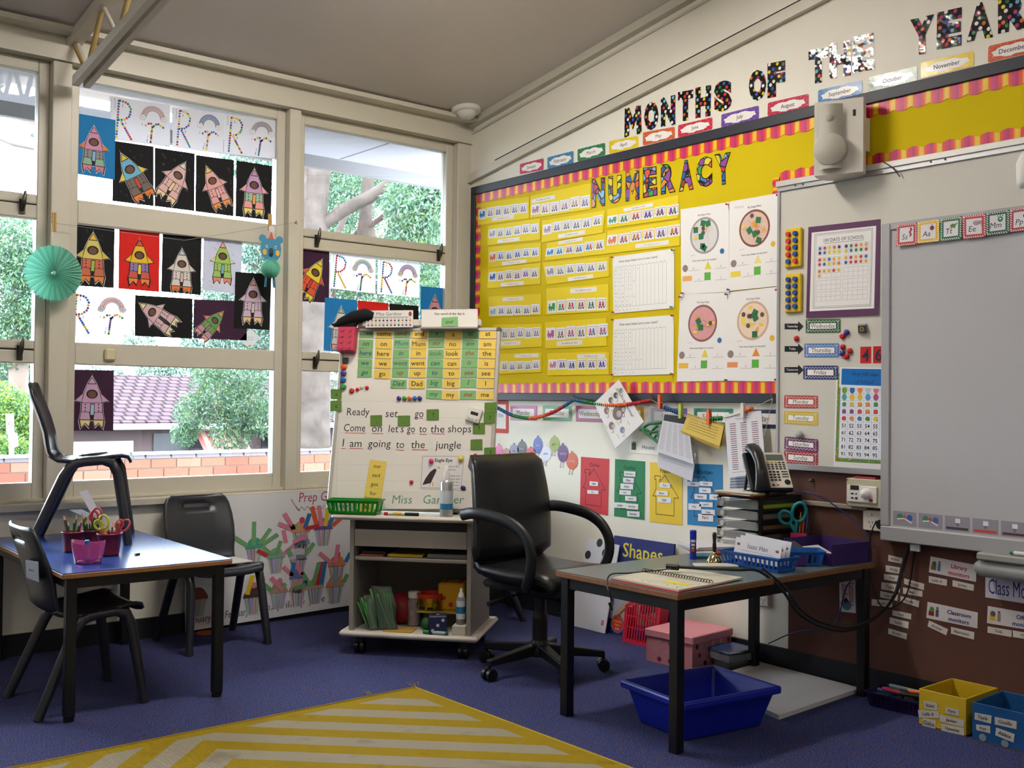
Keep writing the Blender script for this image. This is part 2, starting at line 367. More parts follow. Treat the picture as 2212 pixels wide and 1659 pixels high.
window(1, -3.65, -2.494, True); window(2, -2.406, -1.251, False); window(3, -1.181, -.1, True)
G().box(XL, posts[4]-.044, 0, .15, .7, 2.79, CREAM).build('wall_window_end', label='plain cream wall beyond the last window', **S)
for i in range(1): window(4+i, posts[i+4]+.044, posts[i+3]-.044, i % 2 == 1)

# ================================================================ outside
SOFF = mat('#8f8b92', .8)
g = G(); g.box(XL, .6, .15, .95, 2.8, 2.83, SOFF); g.build('eave_soffit', label='pale eave soffit outside above the windows', kind='structure')
for x in (-6.6, -5.0, -2.65, -.38): G().box(x-.004, x+.004, .15, .93, 2.797, 2.8, '#77757a').build('eave_joint', label='dark joint line in the eave soffit', kind='structure')
G().box(XL, .6, .95, 1.0, 2.72, 2.86, mat('#6f6b6c', .6)).build('eave_fascia', label='grey fascia board of the eave', kind='structure')
TUBE = mat('#fff8f0', emit=52, name='lit_diffuser'); TUBE2 = mat('#fff6ec', emit=16, name='dim_fill_diffuser')  # unseen battens beyond the first stay dimly lit as added fill for camera-facing fronts
for i, (lx, ly) in enumerate(((-1.6, -1.85), (-4.5, -1.85), (-7.0, -1.85), (-1.55, -5.3), (-4.1, -5.3), (-6.7, -5.3))):
    z = CZ - SL*ly - .06
    t = thing('ceiling_light', 'lit fluorescent batten on the ceiling, ' + ('nearest the display wall and windows', 'middle of the window side row, unseen dim fill light', 'left end of the window side row, unseen dim fill light', 'right end of the rear row, unseen dim fill light', 'middle of the rear row, unseen dim fill light', 'left end of the rear row, unseen dim fill light')[i], 'ceiling light', (lx, ly, z), 'ceiling battens')
    G().box(lx-.62, lx+.62, ly-.03, ly+.03, z, z+.065, '#e4e2dc', .004).build('batten', t)
    G().box(lx-.6, lx+.6, ly-.075, ly+.075, z-.03, z-.001, TUBE if i == 0 else TUBE2, .01).build('diffuser', t)
G().box(-40, 60, .2, 90, -1.9, -1.8, mat('#3f423e', .95, var=.2, scale=1)).build('ground', label='dark asphalt ground outside', kind='structure')  # asphalt, toned dark to cut light bounced up to the soffit

def leaves(g, c, r, n, mats_, size, flat=(1, 1, 1)):
    for i in range(n):
        while True:
            p = V((random.uniform(-1, 1), random.uniform(-1, 1), random.uniform(-1, 1)))
            if .15 < p.length < 1: break
        p = V((p.x*flat[0], p.y*flat[1], p.z*flat[2]))*r + V(c); L = size*random.uniform(.6, 1.4)
        a = V((random.gauss(0, .6), random.gauss(0, .6), random.gauss(-.5, .6))).normalized(); b = a.cross(V((random.gauss(0, 1), random.gauss(0, 1), random.gauss(0, 1)))).normalized()*L*.17
        g.add([p, p+a*L*.5+b, p+a*L, p+a*L*.5-b], [(0, 1, 2, 3)], random.choice(mats_))
def lf(*h): return [mat(x, .6, trans=.35) for x in h]
BARK = mat('#463e3a', .9, spec=.05, var=.6, bump=.8, scale=7, name='gum_bark'); BARK2 = mat('#6a5a52', .9, var=.2, scale=6)
def tree(name, label, blobs, cols, size, trunks, base, bark=BARK2, group='trees outside'):
    t = thing(name, label, 'tree', base, group)
    g = G()
    for px, py, dp, rp, n in blobs: leaves(g, ondepth(dp, px, py), rp*dp/FPX, int(n*5.5), cols, size*.4)
    g.build('foliage', t, kind='stuff')
    for pts in trunks:
        G().tube([ondepth(d, x, y) for x, y, d, r in pts], [r for *_, r in pts], bark, n=10).build('branch' if pts[0][3] < .2 else 'trunk', t)
    return t
pale = lf('#5a7868', '#4a6456', '#6f8a78', '#3c5448'); mid = lf('#4c6e46', '#5c7e4e', '#3a5a3c', '#6e8c56'); dark = lf('#486448', '#5a7a55', '#3b553f'); lime = lf('#75902f', '#62802a', '#869840')
tree('gum_tree', 'pale barked gum tree with thick forking limbs outside the window by the corner',
     [(900, 440, 10.5, 75, 900), (960, 400, 10.5, 60, 500), (890, 500, 10.6, 60, 600), (830, 380, 13, 70, 900), (740, 420, 13.5, 80, 1000), (760, 560, 13.5, 90, 900), (880, 590, 13.5, 90, 1000), (700, 620, 13.5, 70, 700), (940, 560, 13, 70, 700), (800, 700, 13.5, 90, 700), (690, 380, 13.6, 60, 500), (860, 660, 15, 110, 900), (720, 700, 15, 100, 900), (930, 680, 15, 90, 800), (780, 480, 15, 110, 900), (940, 470, 15, 90, 800), (670, 520, 15, 70, 600), (960, 610, 15, 60, 500), (760, 820, 15, 90, 700), (860, 330, 15, 80, 700)],
     pale+mid[:2], .13,
     [[(668, 1300, 11, .22), (672, 900, 11, .2), (676, 640, 11, .19), (674, 520, 11, .17), (676, 450, 11, .15), (694, 330, 11.1, .12), (720, 230, 11.2, .1)],
      [(668, 440, 11, .13), (648, 350, 11.1, .11), (630, 260, 11.2, .1)],
      [(695, 488, 11, .06), (740, 455, 11, .07), (800, 425, 11, .065), (850, 388, 11.1, .05), (910, 388, 11.2, .042), (985, 402, 11.3, .04)],
      [(792, 515, 11.4, .11), (790, 470, 11.4, .075), (793, 400, 11.4, .065), (806, 350, 11.5, .065), (830, 300, 11.6, .06)],
      [(800, 488, 11.3, .028), (850, 452, 11.2, .035), (920, 458, 11.1, .03), (980, 440, 11, .025)],
      [(850, 388, 11.1, .05), (880, 350, 11, .05), (900, 300, 11, .05)], [(668, 560, 11.2, .05), (720, 520, 11.6, .04), (760, 440, 12, .03)], [(790, 480, 11.4, .03), (740, 540, 12, .025), (720, 640, 12.4, .02)]], ondepth(11, 668, 1350), BARK, None)
tree('round_tree', 'dense green tree seen through the left window', [(20, 520, 15, 75, 900), (70, 580, 15, 60, 700), (0, 640, 15, 80, 900), (70, 680, 15, 50, 600), (30, 740, 15, 60, 600), (20, 810, 15.5, 60, 500)], mid+pale, .16, [[(40, 1050, 15, .15), (40, 700, 15, .12), (40, 560, 15, .06)]], ondepth(15, 40, 1080))
tree('leafy_shrub', 'yellow green shrub beside the road sign', [(50, 900, 14, 55, 700), (0, 880, 14, 60, 600), (85, 940, 14, 45, 400), (20, 975, 13.5, 40, 500), (145, 880, 14.2, 45, 400)], mid+lime, .13, [[(50, 1080, 14, .06), (50, 900, 14, .04)]], ondepth(14, 50, 1090))
tree('young_tree', 'loose young tree in front of the tiled roof', [(470, 850, 13, 60, 420), (420, 890, 13, 45, 300), (530, 870, 13, 60, 420), (500, 930, 13, 50, 320), (570, 900, 13, 45, 280), (400, 935, 13, 30, 160), (540, 800, 13, 50, 260), (450, 800, 13, 40, 180)], mid+pale, .12, [[(555, 1060, 13, .05), (520, 950, 13, .045), (470, 880, 13, .03)], [(520, 950, 13, .03), (540, 840, 13, .02)], [(500, 915, 13, .025), (420, 880, 13, .015)]], ondepth(13, 555, 1090))
tree('tall_gum', 'hazy grey green gum foliage behind the middle window', [(560, 540, 12, 50, 420), (575, 650, 12, 60, 500), (480, 640, 12, 60, 450), (450, 720, 12, 60, 380), (560, 740, 12, 60, 450), (540, 700, 12, 40, 300), (590, 370, 12, 45, 260), (520, 340, 12, 45, 200), (300, 745, 12.2, 40, 120)], pale, .13, [[(640, 1250, 12, .12), (640, 600, 12, .1), (575, 560, 12, .05)], [(600, 620, 12, .05), (530, 560, 12, .03)], [(640, 780, 12, .05), (560, 750, 12, .03)]], ondepth(12, 640, 1300))
tree('distant_tree', 'pale distant tree line above the tiled roof', [(330, 800, 52, 45, 450), (400, 785, 52, 50, 500), (500, 775, 52, 60, 600), (570, 770, 52, 60, 500), (200, 815, 52, 30, 200), (250, 820, 52, 30, 200)], pale, .4, [[(450, 1000, 52, .3), (450, 790, 52, .2)]], ondepth(52, 450, 1000))
tree('bare_branch_tree', 'bare dark branches crossing the sky in the left window', [(75, 290, 9, 10, 12)], pale, .08, [[(-80, 175, 9, .045), (0, 222, 9, .05), (45, 245, 9, .06), (90, 262, 9, .05), (150, 285, 9, .03)], [(-60, 268, 9, .03), (0, 293, 9, .04), (30, 305, 9, .045), (90, 318, 9, .04), (160, 340, 9, .03)], [(60, 222, 9.2, .04), (100, 245, 9.2, .04)], [(66, 258, 9, .014), (58, 272, 9, .012), (55, 285, 9, .01)], [(-300, 1000, 9, .2), (-250, 400, 9, .17), (-80, 175, 9, .06)]], ondepth(9, -300, 1100), mat('#6e625f', .9))

bw = thing('garden_wall', 'low salmon brick wall outside with dark capping bricks', 'wall', (0, 4.35, -1.8))
G().box(-9, 9, 4.33, 4.5, -1.8, .655, mat('#5f544c', .9)).build('mortar', bw)
G().box(-9, 9, 4.3, 4.53, .672, .69, mat('#8a8684', .8)).build('wall_cap', bw)
bm_mats = [mat('#7c4638', .85, spec=.08, var=.08, scale=8), mat('#743e32', .85, spec=.08, var=.08, scale=8), mat('#845042', .85, spec=.08, var=.08, scale=8)]
bmesh_ = []
for m_ in bm_mats:
    g = G(); g.box(-.115, .115, -.012, .09, 0, .078, m_, .003); me_o = g.build('brick', bw, origin=(0, 0, 0)); bmesh_.append(me_o)
cap_o = G().box(-.112, .112, -.01, .08, 0, .035, mat('#5b5258', .8, var=.15, scale=9), .002).build('capping_brick', bw, origin=(0, 0, 0))
first = [True, True, True, True]
def put(proto, k, x, z):
    o = proto if first[k] else proto.copy()
    if not first[k]: link(o)
    first[k] = False; o.parent = bw; o.location = V((x, 4.33, z)) - _world[bw.name]
for c in range(6):
    for i in range(21):
        k = random.randrange(3); put(bmesh_[k], k, -2.6+.24*i+(.12 if c % 2 else 0), .63-.079-.0885*c)
for i in range(21): put(cap_o, 3, -2.65+.24*i, .636)

def roof_mat():
    m, N, L, b = node_mat('roof_tiles'); t = N.new('ShaderNodeTexCoord'); w = N.new('ShaderNodeTexBrick'); b.inputs['Roughness'].default_value = .9; b.inputs['Specular IOR Level'].default_value = .03
    w.inputs['Scale'].default_value = 1; w.inputs['Brick Width'].default_value = .3; w.inputs['Row Height'].default_value = .32; w.inputs['Mortar Size'].default_value = .035
    w.inputs['Color1'].default_value = (*lin('#41343a'), 1); w.inputs['Color2'].default_value = (*lin('#4c3d42'), 1); w.inputs['Mortar'].default_value = (*lin('#241b1e'), 1)
    mp = N.new('ShaderNodeMapping'); L.new(t.outputs['Object'], mp.inputs[0]); L.new(mp.outputs[0], w.inputs['Vector']); L.new(w.outputs[0], b.inputs['Base Color']); return m
hs = thing('brick_house', 'brown brick house with tiled roof and striped awnings across the road', 'house', (7, 22, -1.8))
G().box(2.6, 14, 20.5, 27, -1.8, .55, mat('#4e3f40', .9, var=.15, scale=3)).build('wall', hs)
RM = frame_mat((0, 0, 0), (1, 0, 0), (0, 1, .31))
Mroof = Matrix.Translation(V((0, 19.9, .5))) @ Matrix.Rotation(math.atan(.29), 4, 'X')
G(Mroof).box(2.2, 14.4, 0, 4.3, 0, .1, roof_mat()).build('roof', hs)
G().box(2.2, 14.4, 19.8, 19.92, .42, .56, mat('#8a8d92', .5)).build('gutter', hs)
gd = G().box(2.9, 5.5, 20.44, 20.5, -1.8, .13, mat('#9a9da2', .6)).build('garage_door', hs)
for x in (3.55, 4.2, 4.85): G().box(x-.01, x+.01, 20.43, 20.44, -1.8, .13, '#b9bdc4').build('panel_groove', gd)
G().box(6.0, 6.9, 20.46, 20.5, -1.4, .3, mat('#2c2a30', .4)).build('window', hs); G().box(6.95, 8.3, 20.46, 20.5, -1.0, .2, mat('#353238', .3)).build('window', hs); G().box(8.9, 9.8, 20.46, 20.5, -1.0, .2, mat('#353238', .3)).build('window', hs)
for x0, x1 in ((7.0, 8.25), (8.95, 9.85)):
    aw = G().box(x0, x1, 20.3, 20.5, .36, .39, '#a4807c').build('awning', hs)
    n = int((x1-x0)/.125)
    for i in range(n):
        a = x0+(x1-x0)*i/n; b = x0+(x1-x0)*(i+1)/n; c = ('#7c3f3a', '#94786a')[i % 2]
        G().add([(a, 20.35, .37), (b, 20.35, .37), (b, 19.75, -.12), (a, 19.75, -.12), (a, 20.35, .35), (b, 20.35, .35), (b, 19.75, -.14), (a, 19.75, -.14)], [(0, 3, 2, 1), (4, 5, 6, 7), (3, 7, 6, 2), (0, 1, 5, 4), (0, 4, 7, 3), (1, 2, 6, 5)], c).build('awning_slat', aw)
sp_ = ondepth(12.6, 22, 935)
SF = Fr(sp_, _R0, (0, 0, 1))
t = thing('road_sign', 'white school zone speed sign reading 40 on a pole', 'sign', (sp_.x, sp_.y, -1.8))
G().cyl((sp_.x+.12, sp_.y+.05, -1.8), (sp_.x+.02, sp_.y+.05, sp_.z+.1), .03, '#9aa0a6', n=8).build('pole', t)
s = Sheet(SF, zq([(43, 462), (103, 460), (108, 612), (52, 612)], 0, 760, .2893), '#a2a2a8', d=0, th=.01)
s.disc(.5, .52, .42, '#c2504c', k=8, n=20); s.disc(.5, .52, .3, '#a2a2a8', k=16, n=20); s.text('40', .5, .6, .2, k=24, fit=.5); s.build('sign_plate', parent=t)
s = Sheet(SF, zq([(62, 612), (130, 605), (138, 705), (72, 722)], 0, 760, .2893), '#a2a0a4', d=0, th=.01); s.rect(.1, .08, .85, .35, '#cf6b66', k=8); s.build('sign_plate', parent=t)
# ================================================================ papers on the window glass
INK = '#17171a'
def rot2(pts, c, a, sc=1., asp=1.):
    ca, sa = math.cos(a), math.sin(a); return [(c[0]+(x*ca-y*sa)*sc, c[1]+(x*sa+y*ca)*sc*asp) for x, y in pts]
def rocket(s, cx=.5, cy=.52, L=.86, a=0., body='#d9a8c8', low=None, fin=None, leg=None, fl='#f0c23c', nose=None, door='#9fc7de', trim_='#f1efe9', face='#6e4a3a'):
    low = low or body; fin = fin or body; leg = leg or low; nose = nose or body
    Lm = L*s.h; A = s.w/s.h                       # unit: v fraction; x scaled by 1/A
    def T(pts, f=1.): 
        ca, sa = math.cos(a), math.sin(a); o = []
        for x, y in pts:
            X, Y = x*f, (y-.5)*f; X, Y = X*ca-Y*sa, X*sa+Y*ca; o.append((cx+X*L/A, cy+Y*L))
        return o
    hull = [(0, .04), (.075, .17), (.15, .34), (.155, .37), (.3, .5), (.19, .52), (.2, .7), (.23, .84), (.2, 1), (.12, .9), (.05, .97), (.02, .84), (-.02, .84), (-.05, .98), (-.12, .9), (-.2, 1), (-.23, .84), (-.2, .7), (-.19, .52), (-.3, .5), (-.155, .37), (-.15, .34), (-.075, .17)]
    s.poly(T(hull, 1.05), trim_, 1); s.poly(T(hull, 1.02), INK, 2)
    for sg in (-1, 1):
        s.poly(T([(sg*.16, .37), (sg*.285, .49), (sg*.185, .51)]), fin, 3)
        s.poly(T([(sg*.19, .7), (sg*.215, .83), (sg*.03, .83), (sg*.05, .7)]), leg, 3)
        s.poly(T([(sg*.21, .845), (sg*.19, .97), (sg*.12, .89), (sg*.055, .95), (sg*.03, .845)]), fl, 3)
    s.poly(T([(.08, .185), (.14, .34), (.18, .52), (-.18, .52), (-.14, .34), (-.08, .185)]), body, 3)
    s.poly(T([(.178, .53), (.185, .69), (-.185, .69), (-.178, .53)]), low, 3)
    s.poly(T([(0, .06), (.065, .17), (-.065, .17)]), nose, 3)
    s.poly(T([(0, -.02), (.008, .06), (-.008, .06)]), '#b9b39a', 3)
    n = 14; s.poly(T([(.105*math.cos(2*math.pi*i/n), .365+.085*math.sin(2*math.pi*i/n)) for i in range(n)]), INK, 4)
    s.poly(T([(.075*math.cos(2*math.pi*i/n), .37+.065*math.sin(2*math.pi*i/n)) for i in range(n)]), face, 5)
    s.poly(T([(-.03, .54), (.05, .54), (.04, .76), (-.04, .76)]), INK, 4); s.poly(T([(-.018, .555), (.038, .555), (.03, .745), (-.028, .745)]), door, 5)
    for k in range(3):
        for sg in (-1, 1): s.poly(T([(sg*.12+.014*math.cos(2*math.pi*i/6), .56+.055*k+.014*math.sin(2*math.pi*i/6)) for i in range(6)]), INK, 4)
def wpaper(col): return mat(col, .75, trans=.22)
def rsheet(quad, label, seed, rain):
    rnd = random.Random(seed); s = Sheet(GL, quad, d=.0008, th=.0006, mt=mat('#efeef2', .75, trans=.5))
    pal = ['#c22f3c', '#e8c02a', '#2f7fbf', '#2f8a4a', '#6a2f7a', '#e8c02a', '#2b4f9a']; runs = rnd.choice([1, 3, 6]); cur = [rnd.choice(pal)]
    def dots(pts, n):
        seg = [0]
        for p, q in zip(pts, pts[1:]): seg.append(seg[-1]+math.hypot((q[0]-p[0])*s.w, (q[1]-p[1])*s.h))
        for i in range(n):
            t_ = seg[-1]*i/(n-1); k = max(j for j in range(len(seg)-1) if seg[j] <= t_+1e-9); f = (t_-seg[k])/(seg[k+1]-seg[k]); p, q = pts[k], pts[k+1]
            if i % runs == 0: cur[0] = rnd.choice(pal)
            s.disc(p[0]+(q[0]-p[0])*f, p[1]+(q[1]-p[1])*f, .021, cur[0], k=2, n=7)
    dots([(.13, .08), (.11, .5), (.09, .92)], 14)
    dots([(.15, .07), (.27, .1), (.33, .22), (.31, .4), (.22, .5), (.13, .52)], 13); dots([(.17, .56), (.33, .93)], 9)
    dots([(.58, .56), (.66, .48), (.7, .58)], 4); dots([(.69, .58), (.66, .94)], 8); dots([(.72, .55), (.78, .48), (.88, .56)], 5)
    for r_, c in zip((.2, .175, .15, .125), rain):
        s.line([(.71+r_*math.cos(math.pi*(1+i/10)), .36+r_*1.35*math.sin(math.pi*(1+i/10))) for i in range(11)], .005, c, 1)
    for u in (.53, .89):
        for q in range(5): s.disc(u+.035*math.cos(q*1.26), .37+.035*math.sin(q*1.26), .028, '#b9b4b8', k=1, n=8); s.disc(u+.035*math.cos(q*1.26), .37+.035*math.sin(q*1.26), .022, '#f0eef0', k=2, n=8)
    for tx, u, v in (('1', .06, .09), ('2', .19, .2), ('3', .24, .6), ('1', .52, .58), ('2', .6, .95)): s.text(tx, u, v, .06, INK)
    s.line([(.07, .1), (.06, .28)], .0015, INK); s.line([(.62, .78), (.6, .92)], .0015, INK); s.line([(.9, .97), (.98, .985)], .001, INK)
    return s.build('alphabet_worksheet', label=label, cat='worksheet', group='sequin letter worksheets on the windows')
K1 = .3014
def q1(*p): return zq(p, 0, 0, K1)
def q2(*p): return zq(p, 0, 440, K1)
def q3(*p): return zq(p, 600, 180, .3135)
def q4(*p): return zq(p, 560, 540, .2049)
grey4 = ['#a98f95', '#b99aa0', '#9a8a90', '#b09aa0']
rsheet(q1((795, 690), (1217, 755), (1220, 1055), (795, 1000)), 'letter R worksheet with pale pink rainbow, first in the top row', 1, ['#c9a0a0', '#b98a90', '#c9a8a0', '#b8949a'])
rsheet(q1((1240, 768), (1608, 812), (1600, 1105), (1235, 1055)), 'letter R worksheet with blue and green rainbow, second in the top row', 2, ['#3f6fa8', '#5a86b8', '#8a6aa0', '#5aa070'])
rsheet(q1((1609, 815), (1990, 865), (1975, 1140), (1604, 1100)), 'letter R worksheet with green and pink rainbow, third in the top row', 3, ['#6aa88a', '#b06a90', '#6a9a8a', '#a06a8a'])
rsheet(q2((490, 628), (928, 655), (925, 952), (483, 945)), 'letter R worksheet with orange rainbow below the red rocket', 4, ['#e0b0a0', '#d98a6a', '#d07a50', '#c8a0a8'])
rsheet(q3((365, 1165), (675, 1205), (672, 1450), (358, 1412)), 'letter R worksheet beside the plum rocket page near the corner', 6, ['#d0c060', '#6ab0a0', '#6a80c0', '#8ab0c8'])
rsheet(q3((690, 1210), (980, 1240), (975, 1478), (685, 1450)), 'letter R worksheet with pink rainbow nearest the corner', 9, ['#9a6ab0', '#60a0b0', '#d0508a', '#d06aa0'])
BL, BK, PL, RD = '#1f86c4', '#101014', '#43213f', '#d8241c'
def rpage(quad, col, label, stars=None, **kw):
    s = Sheet(GL, quad, d=kw.pop('d', .0004), th=.0006, mt=wpaper(col)); rnd = random.Random(len(label)*7)
    if stars:
        for i in range(16):
            u, v = rnd.uniform(.06, .94), rnd.uniform(.06, .94); w = rnd.uniform(.02, .05)
            s.line([(u-w, v-w*.3), (u+w, v+w*.4)], .0012, stars); s.line([(u, v-w*.6), (u+w*.3, v+w*.6)], .0012, stars)
    rocket(s, **kw)
    return s.build('rocket_artwork', label=label, cat='artwork', group='paper rockets on the windows')
rpage(q1((518, 808), (828, 860), (822, 1290), (510, 1240)), BL, 'pink paper rocket with orange fins on a light blue page, top left', '#4a6a78', body='#cf8fb8', low='#8c8a90', fin='#e8823a', leg='#8fb89a', fl='#d9809a', door='#8fb6d8', d=.002, cx=.5, cy=.54, L=.82)
rpage(q1((812, 1008), (1100, 1050), (1102, 1478), (805, 1440)), BK, 'blue and brown paper rocket tilted left on a black page', '#4c4c52', body='#6fb2d6', low='#6f635c', fin='#e8d23a', fl='#ea7a2a', door='#c8403a', nose='#d9d03a', a=-.55, cy=.54, L=.88)
rpage(q1((1110, 1058), (1395, 1100), (1393, 1513), (1108, 1477)), BK, 'pale pink paper rocket tilted right on a black page', '#5a5a5e', body='#dcb6b4', low='#dcb4b0', fl='#ead2a6', nose='#e4e0da', door='#e4cfa0', a=.5, L=.84)
rpage(q1((1405, 1110), (1676, 1148), (1673, 1550), (1400, 1515)), BK, 'pink paper rocket with orange flames tilted left on a black page', '#4a4a50', body='#e3a9a8', fl='#ee9a4a', nose='#ead86a', door='#eab6b4', a=-.45, L=.82)
rpage(q1((1695, 1150), (1950, 1190), (1943, 1580), (1687, 1550)), BK, 'upright pink and green paper rocket on a black page, right end of the upper row', '#3c3c42', body='#c79ac8', low='#9cc0a2', fin='#e8a6a6', leg='#e8a0a0', fl='#ecd870', door='#e8a05a', L=.9)
rpage(q2((512, 145), (822, 180), (815, 605), (500, 585)), BK, 'yellow and red striped paper rocket on a black page beside the paper fan', '#3e3e44', body='#d8c86a', low='#c86a52', fin='#d6c04a', fl='#e8873a', nose='#e8c03a', door='#a8b84a', L=.9)
rpage(q2((853, 183), (1145, 213), (1140, 633), (848, 608)), RD, 'yellow and purple paper rocket on a red page', '#8a1a18', body='#e6ba2a', low='#8a78b0', fin='#e6ba2a', leg='#c85a50', fl='#ea8a3a', nose='#d84a3a', door='#e8d03a', trim_='#3a1414', L=.84)
rpage(q2((1165, 217), (1445, 245), (1438, 655), (1155, 630)), BK, 'white paper rocket set low on a black page', '#2e2a20', body='#dcd6d2', fl='#ea7a32', nose='#bcc8da', door='#e6c6b4', cy=.6, L=.82)
rpage(q2((1460, 222), (1735, 255), (1725, 650), (1450, 620)), '#d9dae6', 'green paper rocket on a white scribbled page', '#8f93a8', body='#a6c860', low='#a2c66a', fin='#dcd8b0', fl='#e08a7a', nose='#e8a0a0', door='#7fb0d0', cy=.46, L=.82)
rpage(q2((1390, 685), (1770, 700), (1768, 980), (1385, 965)), PL, 'green and pink paper rocket on a plum landscape page', None, body='#5f9a56', low='#7aa060', fin='#d88a80', leg='#c090a0', fl='#e0a0a0', nose='#e89a3a', door='#8a8a7a', a=.75, cx=.33, cy=.62, L=.98)
rpage(q2((1687, 488), (1945, 505), (1932, 905), (1677, 890)), BK, 'lilac paper rocket on a black page overlapping its neighbours', None, body='#cdb6cc', fl='#eac88e', nose='#d88a90', door='#d6c8d0', d=.003, L=.86, cy=.5)
rpage(q2((968, 655), (1380, 680), (1377, 968), (965, 948)), BK, 'pale pink paper rocket lying across a black landscape page', None, body='#dcb8c2', fl='#e6deb0', nose='#e8e2a8', door='#34343a', a=-1.0, cx=.38, cy=.48, L=1.15)
rpage(q2((503, 1188), (815, 1195), (812, 1628), (497, 1625)), PL, 'lilac pink paper rocket on a plum page in the lowest pane', None, body='#c99fc2', fl='#e2d68a', door='#9fc6da', L=.9)
rpage(q3((148, 1130), (355, 1155), (352, 1512), (142, 1500)), PL, 'yellow and red paper rocket tilted right on a plum page near the corner', None, body='#e6d23a', low='#e0583a', fin='#e0583a', fl='#ece03a', door='#c83a2a', a=.5, L=.9, cx=.45, cy=.55)
rpage(q4((693, 500), (1033, 530), (1030, 1095), (678, 1060)), BL, 'white paper rocket on a light blue page behind the easel', '#156a9a', body='#d8d8d8', low='#d0d0d0', nose='#9ad0c0', fl='#e0a0a0', L=.9, d=.002, cy=.56)
rpage(q4((1040, 530), (1362, 562), (1360, 1120), (1038, 1090)), RD, 'white paper rocket on a red page behind the easel', None, body='#e0d8d4', a=-.4)
rpage(q4((1373, 565), (1680, 590), (1678, 1150), (1372, 1120)), BK, 'grey paper rocket on a black page behind the easel', None, body='#b8b4b4')
rpage(q3((985, 1397), (1180, 1415), (1175, 1790), (980, 1770)), BL, 'pink paper rocket on a blue page nearest the corner', '#14609a', body='#d89aae', fl='#e8a070', cy=.56, L=.9)
s = Sheet(GL, zq([(1795, 893), (1872, 962), (1790, 1037), (1713, 980)], 0, 440, K1), d=.0005, th=.0005, mt=wpaper('#e6eaea')); s.line([(.3, .5), (.6, .3)], .002, '#7fb0c0'); s.line([(.4, .62), (.7, .42)], .002, '#7fb0c0'); s.rect(.78, .8, .95, .95, '#d8b83a')
s.build('safety_glass_sticker', label='white diamond shaped sticker on the middle window pane', cat='sticker')
# hook and hanging decorations
G().box(-2.22, -2.165, .03, .05, 1.375, 1.435, mat('#cfc6a0', .4), .008).build('adhesive_hook', label='beige adhesive hook on the middle window transom', cat='hook')
a_, b_ = WW.px(118, 482, .05), WW.px(640, 480, .05)
G().tube([WW.pt(*a_, .05), WW.pt((a_[0]+b_[0])/2, a_[1]-.015, .05), WW.pt(*b_, .05)], .0012, '#9a9a94', n=5).build('hanging_line', label='thin line strung across the middle window', cat='string')
g = G(); g.tube([WW.pt(b_[0]+.02, b_[1], .0), WW.pt(b_[0]+.01, b_[1]+.01, .03), WW.pt(b_[0], b_[1], .05), WW.pt(b_[0]+.01, b_[1]-.012, .045)], .002, LATCH, n=6); g.build('cup_hook', label='small metal hook on the mullion holding the line', cat='hook')
WOODP = mat('#c09a55', .6)
for i, (x, y) in enumerate(((117, 470), (583, 470))):
    p = WW.pt(*WW.px(x, y+10, .055), .055); g = G()
    for dx in (-.005, .005): g.box(p.x+dx-.0045, p.x+dx+.0045, p.y-.006, p.y+.006, p.z-.045, p.z+.045, WOODP, .002)
    g.cyl((p.x-.012, p.y, p.z), (p.x+.012, p.y, p.z), .003, '#8a8a88', n=8); g.build('clothes_peg', label='wooden peg above the ' + ('turquoise paper fan', 'blue bear decoration')[i], cat='peg', group='wooden pegs on the line')
# paper fan
c = WW.pt(*WW.px(115, 590, .09), .09); t = thing('paper_fan', 'round turquoise pleated paper fan hanging by the window', 'decoration', c)
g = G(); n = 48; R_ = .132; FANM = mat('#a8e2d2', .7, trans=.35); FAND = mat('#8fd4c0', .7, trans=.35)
for i in range(n):
    a0, a1, am = [2*math.pi*(i+k)/n for k in (0, 1, .5)]
    pt = lambda r, a, dy: (c.x+r*math.cos(a), c.y+dy, c.z+r*math.sin(a))
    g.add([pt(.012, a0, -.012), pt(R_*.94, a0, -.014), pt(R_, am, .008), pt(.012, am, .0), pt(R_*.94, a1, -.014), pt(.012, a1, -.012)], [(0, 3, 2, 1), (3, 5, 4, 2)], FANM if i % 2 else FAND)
g.build('pleated_disc', t)
g = G(); g.cyl((c.x, c.y-.016, c.z), (c.x, c.y+.01, c.z), .007, '#6fc4ae', n=14); g.build('fan_centre', t)
g = G(); g.tube([(c.x, c.y, c.z+R_), (c.x-.002, c.y+.03, c.z+.24)], .001, '#d8d8d0', n=5); g.build('string', t)
# bear decoration
BF = Fr((0, -.06, 0), (1, 0, 0), (0, 0, 1)); bc = BF.px(585, 540); t = thing('bear_decoration', 'blue paper bear with turquoise honeycomb belly hanging at the mullion', 'decoration', BF.pt(*bc))
TEAL, TEALD = mat('#4088aa', .7), mat('#2f6a84', .7)
def flat(g, pts, mt, d, th=.002):
    g.M = frame_mat((0, -.06-d, 0), (1, 0, 0), (0, 0, 1)); g.prism([(bc[0]+x, bc[1]+z) for x, z in pts], 0, th, mt)
def circ(x, z, rx, rz, n=20): return [(x+rx*math.cos(2*math.pi*i/n), z+rz*math.sin(2*math.pi*i/n)) for i in range(n)]
g = G(); flat(g, [(-.052, .05), (-.06, .01), (-.055, -.03), (-.035, -.055), (0, -.06), (.035, -.055), (.055, -.03), (.06, .01), (.052, .05), (.02, .06), (-.02, .06)], TEAL, 0); g.build('head', t)
for sg in (-1, 1): g = G(); flat(g, circ(sg*.05, .058, .02, .02), TEAL, .001); g.build('ear', t)
